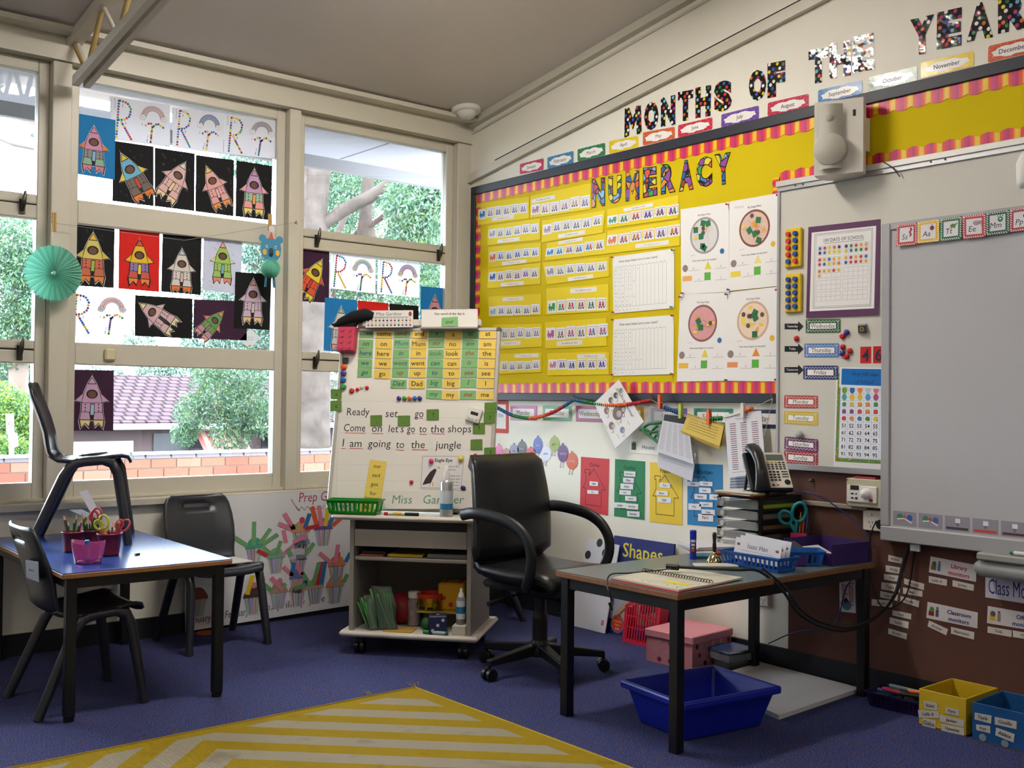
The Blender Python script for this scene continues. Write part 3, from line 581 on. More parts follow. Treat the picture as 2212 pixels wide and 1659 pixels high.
for sg in (-1, 1):
    g = G(); flat(g, circ(sg*.026, .016, .006, .008), mat('#dfe8ea'), .003); flat(g, circ(sg*.026, .016, .003, .004), mat('#16181c'), .0055, .0005); g.build('eye', t)
    g = G(); flat(g, circ(sg*.038, -.014, .012, .016), mat('#d8b04a'), .003); g.build('cheek', t)
g = G(); flat(g, circ(0, -.012, .014, .022), mat('#24465e'), .003); flat(g, circ(0, -.026, .01, .01), mat('#141c24'), .0055, .0005); g.build('nose', t)
g = G(); flat(g, [(-.014, .058), (.014, .058), (.0, .1)], mat('#c85a50'), .003); g.build('party_hat', t); g = G(); flat(g, circ(0, .112, .016, .018), mat('#d8d2d4'), .004); g.build('pompom', t)
g = G(); flat(g, [(.0, -.06), (.03, -.07), (.04, -.1), (.025, -.15), (.03, -.2), (.016, -.2), (.012, -.15), (-.02, -.15), (-.025, -.2), (-.037, -.2), (-.03, -.12), (-.035, -.08)], TEALD, .0); g.build('body', t)
HC = mat('#7fd0b6', .8, trans=.2); g = G(); g.M = Matrix()
p = BF.pt(bc[0], bc[1]-.1, 0)
for i in range(20):
    a = math.pi*i/20; g.add([(p.x+math.cos(a)*.052*math.sin(math.pi*k/10), p.y+math.sin(a)*.052*math.sin(math.pi*k/10), p.z+.052*math.cos(math.pi*k/10)) for k in range(11)] + [(p.x-math.cos(a)*.052*math.sin(math.pi*k/10), p.y-math.sin(a)*.052*math.sin(math.pi*k/10), p.z+.052*math.cos(math.pi*k/10)) for k in range(11)], [(k, k+1, k+12, k+11) for k in range(10)], HC)
g.ball(p, .047, HC, 16); g.build('honeycomb_belly', t)

# ================================================================ open web truss and ceiling sensor
tx = -2.41; t = thing('roof_truss', 'cream open web truss running in from the window mullion', 'truss', (tx, -1.2, 2.66)); TR = mat('#d2cdc0', .5); TR2 = mat('#b39a62', .6)
zb = lambda y: 2.64 - .155*y; zt = lambda y: CZ - SL*y - .02
for dx in (-.028, .022):
    g = G(); g.add([(tx+dx+a, y, zb(y)+b) for y in (-.1, -3.4) for a, b in ((0, 0), (.03, 0), (.03, .045), (0, .045))], [(0, 1, 2, 3), (7, 6, 5, 4), (0, 4, 5, 1), (1, 5, 6, 2), (2, 6, 7, 3), (3, 7, 4, 0)], TR); g.build('bottom_chord', t)
g = G(); g.add([(tx+a, y, zt(y)+b) for y in (-.02, -3.4) for a, b in ((-.03, -.05), (.03, -.05), (.03, 0), (-.03, 0))], [(0, 1, 2, 3), (7, 6, 5, 4), (0, 4, 5, 1), (1, 5, 6, 2), (2, 6, 7, 3), (3, 7, 4, 0)], TR); g.build('top_chord', t)
yy = [-.22, -.02, -.22, -.42, -.62, -.84, -1.06, -1.28, -1.5]
for k in range(8):
    ya, yb = yy[k], yy[k+1]; lo_first = k % 2 == 0
    p0 = (tx, ya, zb(ya)+.02 if lo_first else zt(ya)-.03); p1 = (tx, yb, zt(yb)-.03 if lo_first else zb(yb)+.02)
    if k == 1: p0, p1 = (tx+.01, -.04, zt(-.04)-.03), (tx+.01, -.2, zb(-.2)+.02)
    G().tube([p0, p1], .013, TR2 if k % 2 == 0 else TR, n=4).build('web_bar', t)
p = V((-.16, -.15, CZ+SL*.15)); Mx = Matrix.Translation(p) @ Matrix.Rotation(-math.atan(SL), 4, 'X')
t = thing('ceiling_sensor', 'round white domed sensor on the ceiling near the corner', 'sensor', p); WHT = mat('#dedad2', .4)
G(Mx).lathe([(0, -.028), (.08, -.028), (.088, -.02), (.088, 0)], WHT, 32).build('base_ring', t); G(Mx).lathe([(0, -.066), (.03, -.062), (.052, -.048), (.06, -.028)], WHT, 28).build('dome', t)
# ================================================================ display wall
def q5(*p): return zq(p, 1000, 60, .3165)
def q6(*p): return zq(p, 1600, 0, .2767)
def qb(*p): return zq(p, 1000, 340, .3255)
def qp(*p): return zq(p, 1440, 380, .2893)
def ql(*p): return zq(p, 1060, 800, .2893)
def q7(*p): return zq(p, 1680, 380, .205)
def q8(*p): return zq(p, 1680, 680, .211)
def qi(*p): return zq(p, 1680, 420, .3858)
def qm(*p): return zq(p, 1740, 960, .2652)
def qn(*p): return zq(p, 1860, 1170, .1591)
B0, B1, BT, BB = .03, 5.2, 2.516, 1.2
YEL = mat('#cfb800', .7, spec=.15, var=.05, bump=.25, scale=4, name='yellow_backing_paper'); FRM = mat('#22242e', .5, name='charcoal_frame')
t = thing('display_board', 'long yellow papered notice board with charcoal frame', 'notice board', (-.012, -2, BB))
G(MRW).prism([(B0, BB), (B1, BB), (B1, BT), (B0, BT)], .0005, .012, YEL).build('backing_paper', t)
for a, b, c, d in ((B0, B1, BT-.05, BT), (B0, 2.4, BB, BB+.045), (B0, B0+.045, BB+.045, BT-.05)): G(MRW).box(a, b, c, d, .0005, .024, FRM, .003).build('board_frame', t)
DB = .0125
STR = [('#e0b51c', .09), ('#d8402e', .16), ('#c4286a', .17), ('#b01e62', .16), ('#d8402e', .16), ('#e8782a', .08), ('#e6c024', .18)]
def border(o, ax, out, length, label, h=.055, per=.078, th=.0015, d=DB):
    # o: start in wall coordinates; ax: along; out: towards the scalloped edge
    g = G(MRW); o = V(o); ax = V(ax); out = V(out); n = int(round(length/per)); per = length/n; sm = [mat(c, .4) for c, _ in STR]
    def pt(a, b, dd): q = o + ax*a + out*b; return (q.x, q.y, d+dd)
    sc = lambda a: h*(.86 + .2*abs(math.sin(math.pi*a/per)))
    ccw = ax.x*out.y-ax.y*out.x > 0
    for i in range(n):
        a = i*per
        for k, (c, f) in enumerate(STR):
            st = 2 if f > .1 else 1
            for j in range(st):
                b = a + per*f/st; P = [pt(a, 0, th), pt(b, 0, th), pt(b, sc(b), th), pt(a, sc(a), th)]
                g.add(P, [(0, 1, 2, 3) if ccw else (3, 2, 1, 0)], sm[k]); Q = [pt(b, sc(b), 0), pt(a, sc(a), 0)]
                g.add([P[3], P[2], Q[0], Q[1]], [(0, 1, 2, 3)], sm[k]); a = b
    return g.build('scalloped_border', label=label, cat='border', group='striped scalloped borders')
wb0, wbT = 2.322, 2.19
border((B0+.045, BT-.05), (1, 0), (0, -1), 3.9, 'striped scalloped border along the top of the yellow board')
border((B0+.045, BB+.045), (0, 1), (1, 0), BT-BB-.16, 'striped scalloped border down the left side of the yellow board', h=.045)
border((B0+.045, BB+.045), (1, 0), (0, 1), 2.24, 'striped scalloped border along the bottom of the yellow board')
border((2.315, wbT+.004), (1, 0), (0, 1), 1.7, 'striped scalloped border just above the whiteboard')
border((2.27, BB+.1), (0, 1), (-1, 0), .03, 'short striped border piece at the foot of the board beside the whiteboard', per=.03)
border((2.32, wbT-.06), (0, 1), (-1, 0), .1, 'short striped border piece at the top corner of the whiteboard', h=.04, per=.05)
# months
MO = [('January', '#b8385c', (390, 930, 552, 890, 550, 970, 388, 1000)), ('February', '#3f7fae', (577, 885, 755, 840, 755, 925, 577, 965)), ('March', '#2f7a4c', (783, 830, 970, 785, 972, 868, 783, 915)),
      ('April', '#e3c41c', (998, 775, 1198, 737, 1200, 812, 998, 862)), ('May', '#c8603a', (1230, 715, 1447, 675, 1447, 755, 1228, 805)), ('June', '#c23348', (1470, 665, 1703, 610, 1703, 692, 1468, 750)), ('July', '#6a4a9a', (1765, 592, 2020, 530, 2020, 620, 1763, 685))]
MO2 = [('August', '#b83450', (213, 803, 530, 732, 530, 843, 210, 910)), ('September', '#3f78b0', (605, 705, 950, 625, 950, 735, 605, 815)), ('October', '#23643a', (1000, 605, 1378, 515, 1378, 630, 1000, 720)), ('November', '#e0c21c', (1407, 490, 1820, 398, 1822, 515, 1407, 612)), ('December', '#c8502e', (1935, 360, 2330, 270, 2330, 395, 1930, 490))]
MCOL = dict(January='crimson', February='blue', March='green', April='yellow', May='orange', June='red', July='purple', August='dark red', September='mid blue', October='dark green', November='golden yellow', December='rust orange')
for f, L_ in ((q5, MO), (q6, MO2)):
    for nm, col, c in L_:
        s = Sheet(RW, f(*[(c[i], c[i+1]) for i in (0, 2, 4, 6)]), d=.0005, th=.001, r=.008, mt=mat(col, .2, spec=.4, bump=.5, scale=20))
        for i in range(14):
            for j in range(6):
                if (i+j) % 2: s.disc((i+.5)/14, (j+.5)/6, .008, '#ffffff' if nm in ('January',) else '#e6dcd0', n=4)
        n = 26; s.poly([(.5+(.42+.035*math.sin(i*2.4))*math.cos(2*math.pi*i/n), .52+(.34+.05*math.sin(i*1.9))*math.sin(2*math.pi*i/n)) for i in range(n)], mat('#efece6', .2, spec=.4, bump=.5, scale=20), 2)
        s.text(nm, .5, .64, .3, '#2a2428', fit=.72, k=3, off=.01)
        s.build('month_card', label='%s edged month card reading %s' % (MCOL[nm], nm), cat='card', group='month cards above the board')
def dots_mat():
    m, N, L, b = node_mat('polka_dot_card'); b.inputs['Roughness'].default_value = .06; b.inputs['Specular IOR Level'].default_value = .45; b.inputs['Coat Weight'].default_value = .1; b.inputs['Coat Roughness'].default_value = .04
    nb = N.new('ShaderNodeTexNoise'); nb.inputs['Scale'].default_value = 14; gb = N.new('ShaderNodeNewGeometry'); L.new(gb.outputs['Position'], nb.inputs['Vector']); bb_ = N.new('ShaderNodeBump'); bb_.inputs['Strength'].default_value = 1; bb_.inputs['Distance'].default_value = .006; L.new(nb.outputs['Fac'], bb_.inputs['Height']); L.new(bb_.outputs[0], b.inputs['Normal']); L.new(bb_.outputs[0], b.inputs['Coat Normal'])
    g = N.new('ShaderNodeNewGeometry'); sp = N.new('ShaderNodeSeparateXYZ'); cb = N.new('ShaderNodeCombineXYZ'); L.new(g.outputs['Position'], sp.inputs[0]); L.new(sp.outputs['Y'], cb.inputs['X']); L.new(sp.outputs['Z'], cb.inputs['Y'])
    mp = N.new('ShaderNodeMapping'); mp.inputs['Rotation'].default_value = (0, 0, .6); mp.inputs['Scale'].default_value = (38, 38, 1); L.new(cb.outputs[0], mp.inputs[0])
    v = N.new('ShaderNodeTexVoronoi'); v.voronoi_dimensions = '2D'; v.inputs['Scale'].default_value = 1; v.inputs['Randomness'].default_value = .35; L.new(mp.outputs[0], v.inputs['Vector'])
    sc = N.new('ShaderNodeSeparateColor'); L.new(v.outputs['Color'], sc.inputs[0]); r = N.new('ShaderNodeValToRGB'); r.color_ramp.interpolation = 'CONSTANT'
    cols = ['#d8c83a', '#c83a3a', '#e8e6e0', '#3a5ab0', '#2f7a4a', '#6fb0d0', '#b03a70', '#e8e6e0', '#d86a3a']; e = r.color_ramp.elements; e[0].color = (*lin(cols[0]), 1); e[1].position = 1/9; e[1].color = (*lin(cols[1]), 1)
    for i in range(2, 9): k = e.new(i/9); k.color = (*lin(cols[i]), 1)
    L.new(sc.outputs[0], r.inputs[0]); lt = N.new('ShaderNodeMath'); lt.operation = 'LESS_THAN'; lt.inputs[1].default_value = .3; L.new(v.outputs['Distance'], lt.inputs[0])
    mx = N.new('ShaderNodeMixRGB'); mx.inputs[1].default_value = (*lin('#141218'), 1); L.new(lt.outputs[0], mx.inputs[0]); L.new(r.outputs[0], mx.inputs[2]); L.new(mx.outputs[0], b.inputs['Base Color']); return m
def patch_mat():
    m, N, L, b = node_mat('bright_number_print'); b.inputs['Roughness'].default_value = .3
    g = N.new('ShaderNodeNewGeometry'); v = N.new('ShaderNodeTexVoronoi'); v.inputs['Scale'].default_value = 26; v.distance = 'EUCLIDEAN'; L.new(g.outputs['Position'], v.inputs['Vector'])
    sc = N.new('ShaderNodeSeparateColor'); L.new(v.outputs['Color'], sc.inputs[0]); r = N.new('ShaderNodeValToRGB'); r.color_ramp.interpolation = 'CONSTANT'
    cols = ['#c83a3a', '#3f7fb8', '#3f9a50', '#d88a3a', '#7fb0d8', '#8a4a9a', '#d8c83a', '#2f5a9a', '#d85a3a']; e = r.color_ramp.elements; e[0].color = (*lin(cols[0]), 1); e[1].position = 1/9; e[1].color = (*lin(cols[1]), 1)
    for i in range(2, 9): k = e.new(i/9); k.color = (*lin(cols[i]), 1)
    v2 = N.new('ShaderNodeTexVoronoi'); v2.feature = 'DISTANCE_TO_EDGE'; v2.inputs['Scale'].default_value = 26; L.new(g.outputs['Position'], v2.inputs['Vector'])
    lt = N.new('ShaderNodeMath'); lt.operation = 'LESS_THAN'; lt.inputs[1].default_value = .07; L.new(v2.outputs['Distance'], lt.inputs[0])
    mx = N.new('ShaderNodeMixRGB'); mx.inputs[2].default_value = (.01, .01, .012, 1); L.new(sc.outputs[0], r.inputs[0]); L.new(r.outputs[0], mx.inputs[1]); L.new(lt.outputs[0], mx.inputs[0]); L.new(mx.outputs[0], b.inputs['Base Color']); return m
DOTS = dots_mat(); PATCH = patch_mat(); LBK = mat('#100f12', .2)
LT = [('M', 5, (1103, 552, 1218, 528, 1220, 720, 1103, 750), 'first letter of MONTHS'), ('O', 5, (1238, 515, 1335, 497, 1335, 690, 1238, 708), 'second letter of MONTHS'), ('N', 5, (1352, 480, 1450, 458, 1450, 662, 1352, 678), 'third letter of MONTHS'), ('T', 5, (1468, 440, 1572, 422, 1572, 628, 1468, 642), 'fourth letter of MONTHS'), ('H', 5, (1588, 410, 1695, 390, 1690, 602, 1588, 618), 'fifth letter of MONTHS'), ('S', 5, (1715, 372, 1838, 352, 1835, 560, 1715, 580), 'last letter of MONTHS'),
      ('O', 5, (1950, 298, 2070, 278, 2070, 488, 1955, 508), 'first letter of OF'), ('F', 5, (2080, 245, 2200, 222, 2200, 458, 2080, 482), 'second letter of OF'),
      ('T', 6, (530, 395, 685, 370, 685, 635, 530, 662), 'first letter of THE'), ('H', 6, (695, 338, 860, 315, 860, 588, 695, 616), 'second letter of THE'), ('E', 6, (875, 290, 1040, 255, 1045, 540, 875, 572), 'last letter of THE'),
      ('Y', 6, (1325, 155, 1510, 112, 1510, 408, 1325, 438), 'first letter of YEAR'), ('E', 6, (1535, 98, 1730, 55, 1722, 355, 1530, 390), 'second letter of YEAR'), ('A', 6, (1770, 38, 1970, 0, 1970, 290, 1765, 330), 'third letter of YEAR'), ('R', 6, (2010, -25, 2260, -75, 2260, 215, 2010, 265), 'last letter of YEAR')]
for ch, z, c, lb in LT:
    letter_thing('polka_dot_letter', ch, RW, {5: q5, 6: q6}[z](*[(c[i], c[i+1]) for i in (0, 2, 4, 6)]), DOTS, LBK, 'black polka dot cut-out letter %s, %s' % (ch, lb), 'letter', 'polka dot letters on the wall', d=.0005, th=.0015, off=.1)
for i, (ch, c) in enumerate((('N', (880, 1032, 970, 1020, 970, 1215, 882, 1230)), ('U', (993, 1014, 1083, 1003, 1083, 1192, 993, 1207)), ('M', (1110, 984, 1205, 972, 1205, 1172, 1110, 1187)), ('E', (1230, 957, 1322, 945, 1328, 1143, 1230, 1162)), ('R', (1352, 934, 1450, 922, 1452, 1120, 1352, 1140)), ('A', (1475, 910, 1575, 896, 1575, 1103, 1475, 1120)), ('C', (1592, 888, 1700, 873, 1703, 1078, 1592, 1095)), ('Y', (1718, 865, 1828, 848, 1828, 1060, 1735, 1080)))):
    letter_thing('number_print_letter', ch, RW, q5(*[(c[k], c[k+1]) for k in (0, 2, 4, 6)]), PATCH, LBK, 'brightly patterned cut-out letter %s of the word NUMERACY' % ch, 'letter', 'NUMERACY heading letters', d=DB, th=.0015, off=.1, back=True)
# trains
def train_strip(c, label, eng, cars, cap=(.3, .72, .8), tv=.5, capc=INK, below=True, first_u=.02, last=.98, drop=0.):
    s = Sheet(RW, qb(*[(c[i], c[i+1]) for i in (0, 2, 4, 6)]), d=DB+.0003, th=.0006, mt=mat('#e4cc28', .7, spec=.2), lift=.002)
    rnd = random.Random(sum(c)); P_ = '#e6e6e8'; n = 6; w = (last-first_u)/n
    for i in range(n):
        u = first_u+i*w; v = tv + drop*i/n + rnd.uniform(-.03, .03); hh = .23
        s.rect(u, v-hh, u+w*.92, v+hh, P_, 1)
        if i == 0:
            s.rect(u+w*.12, v-.02, u+w*.8, v+.1, eng, 2); s.rect(u+w*.5, v-.13, u+w*.8, v, eng, 2); s.rect(u+w*.18, v-.12, u+w*.3, v, eng, 2)
        else:
            cc = cars[i % len(cars)]; s.line([(u+w*.1, v-.15), (u+w*.84, v-.15), (u+w*.84, v+.1), (u+w*.1, v+.1)], .0022, cc, 2, closed=True)
            for k in (.32, .6):
                c2 = rnd.choice(cars); s.disc(u+w*k, v+.03, w*.12, c2, 2, 7); s.disc(u+w*k, v-.05, w*.09, c2, 2, 7)
        for k in (.25, .45, .68): s.disc(u+w*k, v+.13, w*.075, '#4a4a58' if i else eng, 2, 7)
    s.rect(cap[0], cap[2]-.09, cap[1], cap[2]+.09, '#e6e2da', 1); s.text('Ten teddies on a train', (cap[0]+cap[1])/2, cap[2]+.03, .07, capc, fit=(cap[1]-cap[0])*.88, shear=.2)
    s.build('train_strip', label=label, cat='artwork', group='paper teddy trains on the yellow board')
vio = ['#8a78b0', '#a890b8', '#b89ab0', '#9a9ac0']
TS = [((100, 305, 440, 260, 440, 405, 100, 450), 'bright blue engine, top of the left column', '#2f78b8', vio, dict(cap=(.3, .72, .82), tv=.5, capc='#b0508a')),
 ((450, 255, 850, 170, 850, 345, 445, 405), 'pink and grey engine, left of the heading letters', '#b07a9a', ['#a878b0', '#c8a090', '#9a9aa8'], dict(cap=(.02, .42, .26), tv=.66, last=1.0)),
 ((165, 455, 515, 405, 515, 545, 165, 585), 'pale uncoloured engine in the left column, second down', '#a8a4b0', ['#9a94a8', '#a8a0b0'], dict(cap=(.2, .62, .85), tv=.42, capc='#c05a90')),
 ((525, 420, 945, 350, 930, 500, 525, 565), 'pink engine in the middle column below the heading', '#b090a0', ['#8a90b0', '#a0a080', '#9a8ab0'], dict(cap=(.28, .72, .84), tv=.42)),
 ((168, 595, 518, 565, 518, 690, 168, 735), 'orange engine in the left column', '#d86a32', ['#5a78b0', '#6a60a0', '#7a98c0'], dict(cap=(.28, .74, .88), tv=.48, capc='#c05a90')),
 ((560, 570, 950, 500, 955, 640, 545, 685), 'blue and green engine, carriages with blue teddies', '#3a90b8', ['#3a7ab8', '#3a8ac0', '#d0683a'], dict(cap=(.2, .62, .1), tv=.55, capc='#b05a8a', first_u=.0)),
 ((168, 735, 515, 700, 515, 840, 165, 870), 'navy engine in the left column', '#3a58a0', ['#8a5a90', '#a07a50', '#7a70b0'], dict(cap=(.26, .7, .88), tv=.45, capc='#c05a90')),
 ((530, 700, 970, 660, 970, 790, 560, 845), 'grey engine in the middle column above the green train', '#9a8e9e', ['#a08ab8', '#a8a070', '#9a9aa8'], dict(cap=(.36, .76, .88), tv=.42, capc='#3a6a9a')),
 ((170, 925, 520, 905, 522, 1045, 170, 1060), 'pale blue engine in the lower left column', '#9ab0c0', ['#7a80a8', '#a8a060', '#8a88a8'], dict(cap=(.28, .68, .17), tv=.72, capc='#8a6a8a')),
 ((555, 870, 965, 840, 970, 1020, 555, 1045), 'dark green and red crayoned train', '#1f8a4a', ['#b83038', '#1f7a4a', '#2a8a6a', '#c03a3a'], dict(cap=(.4, .82, .16), tv=.7, capc='#a8303a')),
 ((200, 1110, 525, 1105, 525, 1255, 200, 1275), 'faint train half hidden behind the easel', '#8a7aa0', ['#9a8ab0', '#6a80a8'], dict(cap=(.16, .58, .78), tv=.36, capc='#c0a05a')),
 ((545, 1095, 950, 1065, 955, 1250, 548, 1270), 'pink and blue engine in the lower middle column', '#b85a8a', ['#b85a90', '#8a9a60', '#c0803a', '#6a70b0'], dict(cap=(.2, .62, .83), tv=.45, last=1.04)),
 ((200, 1305, 522, 1295, 522, 1425, 200, 1440), 'lowest train beside the easel', '#8a90a8', ['#8a9ac0', '#a89a70', '#9a90b0'], dict(cap=(.46, .94, .14), tv=.62, capc='#c04a9a')),
 ((562, 1300, 970, 1290, 970, 1440, 562, 1447), 'pink engine and purple carriages, foot of middle column', '#b87a90', ['#4a4a50', '#6a58a0', '#5a90b0', '#5a5090'], dict(cap=(.5, .94, .17), tv=.52)),
 ((960, 345, 1430, 250, 1430, 405, 960, 470), 'purple edged carriages in the right column, upper', '#5a9a80', ['#6a4a9a', '#5a8a6a', '#c05a4a'], dict(cap=(.24, .66, .2), tv=.6, first_u=.0, last=1.02)),
 ((960, 490, 1440, 415, 1440, 585, 950, 640), 'orange engine in the right column, lower', '#d87a4a', ['#7a80b0', '#c87a40', '#6a68a0', '#a05a8a'], dict(cap=(.42, .86, .82), tv=.4, capc='#b0a890', first_u=.0, last=1.02))]
for c, lb, e, cs, kw in TS: train_strip(c, 'yellow strip with a paper train, ' + lb, e, cs, **kw)
# name charts
def name_chart(c, names, label):
    s = Sheet(RW, qb(*[(c[i], c[i+1]) for i in (0, 2, 4, 6)]), '#efeee8', d=DB+.002, th=.0006, lift=.001)
    s.text('How many letters are in your name?', .43, .12, .045, INK, fit=.74)
    for i in range(15): u = .02+.86*i/14; s.line([(u, .2), (u, .98 if i < 2 else .9)], .0008, '#5a5a60')
    for v in (.2, .9): s.line([(.02, v), (.88, v)], .0008, '#5a5a60')
    for i in range(14): s.text(str(i+1), .02+.86*(i+.5)/14, .19, .018, '#44444a')
    cl = ['#4a9a70', '#c05a70', '#d8b83a', '#4a80b8', '#c8483a', '#2a2a40', '#8a7ab0', '#3a90b0', '#8a8a98', '#c83a3a', '#3a3a78']
    for r_, nm in enumerate(names):
        for i, ch in enumerate(nm): s.text(ch, .02+.86*(i+.5)/14, (.27+.068*r_) if r_ < 10 else .965, .036, cl[(r_*3+len(nm)) % 11])
    s.build('name_letter_chart', label=label, cat='chart', group='name letter charts')
name_chart((993, 660, 1403, 605, 1403, 1000, 1000, 1035), ['Giselle', 'Teila', 'Yusif', 'Philip', 'Bowie', 'Laila', 'Mia', 'Tahlia', 'Riya', 'Anaya', 'Vanessa'], 'white letter counting chart, upper of the two')
name_chart((998, 1075, 1400, 1045, 1400, 1438, 993, 1450), ['Abbie', 'Milan', 'Laila', 'Gabe', 'Jaiden', 'Archer', 'Paris', 'Harrison', 'Tayla', 'Ben', 'Ashley'], 'white letter counting chart, lower of the two')
# pizzas
def pizza(c, label, crust, fill, toppings, seed, name=None):
    rnd = random.Random(seed); s = Sheet(RW, qp(*[(c[i], c[i+1]) for i in (0, 2, 4, 6)]), '#ebe8e4', d=DB+.0015+seed*.0003, th=.0006, lift=.0015)
    s.text('My Shape Pizza', .5, .09+.02, .022, INK)
    if name: s.text(name, .2, .09, .03, '#b8b4b4', shear=.2)
    cu, cv = .5, .34; s.disc(cu, cv, .3, crust, 1, 28); s.disc(cu, cv, .265, fill, 2, 28)
    for i in range(9):
        a = rnd.uniform(0, 6.3); s.line([(cu+.24*math.cos(a), cv+.12*math.sin(a)), (cu+.24*math.cos(a+2.6), cv+.12*math.sin(a+2.6))], .0007, crust, 3)
    for col, n, kind in toppings:
        for i in range(n):
            a, r_ = rnd.uniform(0, 6.3), rnd.uniform(.05, .22); u, v = cu+r_*math.cos(a), cv+r_*s.w/s.h*math.sin(a); ro = rnd.uniform(-.6, .6); k = {'g': .048, 'y': .03, 'b': .04, 'o': .045}[kind]
            pts = {'g': [(-1, -1), (1, -1), (1, 1), (-1, 1)], 'y': [(-1.3, -.7), (1.3, -.7), (1.3, .7), (-1.3, .7)], 'b': [(math.cos(j*1.05), math.sin(j*1.05)) for j in range(6)], 'o': [(0, -1), (1, .8), (-1, .8)]}[kind]
            s.poly([(u+(x*math.cos(ro)-y*math.sin(ro))*k, v+(x*math.sin(ro)+y*math.cos(ro))*k*s.w/s.h) for x, y in pts], col, {'o': 4, 'y': 5, 'b': 6, 'g': 7}[kind])
    s.text('How many shapes on my pizza?', .5, .63, .02, INK, fit=.8)
    for u, v, col, kk in ((.09, .7, '#8a7a74', 'c'), (.57, .69, ('#e0d040', '#e6da80', '#e0d040', '#e0862a')[seed % 4], 't'), (.13, .82, ('#e8a860', '#e8d040', '#e8b83a', '#e0905a')[seed % 4], 'r'), (.56, .81, '#5aa83a', 's')):
        if kk == 'c': s.disc(u, v, .06, col, 1, 14)
        elif kk == 't': s.poly([(u, v-.055), (u+.07, v+.04), (u-.07, v+.04)], col)
        elif kk == 'r': s.rect(u-.1, v-.03, u+.1, v+.03, col)
        else: s.rect(u-.065, v-.045, u+.065, v+.045, col)
    for u, v in ((.27, .73), (.83, .73), (.38, .86), (.83, .86)): s.line([(u-.11, v), (u+.12, v)], .001, '#3a3a3e'); s.text(str(rnd.randint(1, 9)), u, v-.01, .03, '#a8a4a4', shear=.2)
    s.disc(.86, .54, .045, ('#2f6aa0', '#d8b02a', '#2f6aa0', '#d8b02a')[seed % 4], 2, 12); s.line([(.2, .56), (.3, .555)], .0012, '#c85a5a')
    s.build('pizza_worksheet', label=label, cat='worksheet', group='shape pizza worksheets')
GR, YE, BRN, OR_ = '#1d6a3c', '#e6cc2e', '#5a4636', '#e6a02e'
pizza((105, 250, 465, 195, 470, 865, 112, 885), 'shape pizza worksheet with grey scribbled pizza, upper left', '#9a9698', '#d8d4d2', [(GR, 6, 'g'), (YE, 3, 'y'), (BRN, 2, 'b')], 0)
pizza((468, 192, 855, 125, 850, 820, 470, 860), 'shape pizza worksheet with brown crust, upper right', '#7a4a38', '#d8b8a8', [(OR_, 4, 'o'), (YE, 3, 'y'), (GR, 4, 'g'), (BRN, 2, 'b')], 1, 'Vanessa')
pizza((100, 885, 460, 870, 440, 1530, 78, 1535), 'shape pizza worksheet with red scribbled pizza, lower left', '#8a5a58', '#d89a9a', [(OR_, 1, 'o'), (YE, 5, 'y'), (GR, 2, 'g'), (BRN, 1, 'b')], 2)
pizza((455, 870, 850, 825, 845, 1535, 440, 1530), 'shape pizza worksheet with pale peach pizza, lower right', '#c8a890', '#ead0b8', [(OR_, 3, 'o'), (YE, 5, 'y'), (GR, 3, 'g'), (BRN, 5, 'b')], 3)
# push pins
pins = [('red', '#c0303a', q) for q in qb((995, 663), (1000, 1028), (998, 1078), (1393, 1050), (993, 1442), (1390, 1436))] + [('green', '#2f7a5a', q) for q in qb((1396, 615), (1388, 993))] + [('red', '#c8344a', q) for q in qp((458, 213), (123, 876), (828, 852))] + [('purple', '#4a3a80', q) for q in qp((836, 145), (466, 850), (107, 905), (451, 884), (449, 1524), (823, 1522))]
pw = {}
where = ['upper left corner of the upper letter chart', 'lower left corner of the upper letter chart', 'upper left corner of the lower letter chart', 'upper right corner of the lower letter chart', 'lower left corner of the lower letter chart', 'lower right corner of the lower letter chart', 'upper right corner of the upper letter chart', 'lower right corner of the upper letter chart', 'top between the upper pizza sheets', 'bottom left of the upper left pizza sheet', 'top right of the lower right pizza sheet', 'top right of the upper right pizza sheet', 'between the upper and lower pizza sheets, upper', 'top left of the lower left pizza sheet', 'between the upper and lower pizza sheets, lower', 'bottom between the lower pizza sheets', 'bottom right of the lower right pizza sheet']
for (cn, col, p), w_ in zip(pins, where):
    if cn not in pw:
        g = G(frame_mat((0, 0, 0), (0, -1, 0), (0, 0, 1))); g.lathe([(.0, 0), (.0035, 0), (.0035, .006), (.0025, .012), (.005, .014), (.005, .017), (0, .0175)], mat(col, .3), 10); pw[cn] = g.build('push_pin', origin=(0, 0, 0)); o = pw[cn]
    else: o = pw[cn].copy(); link(o)
    q = RW.px(*p, DB+.006); o.location = RW.pt(*q, DB+.0035); tag(o, '%s push pin at the %s' % (cn, w_), 'push pin', 'push pins')

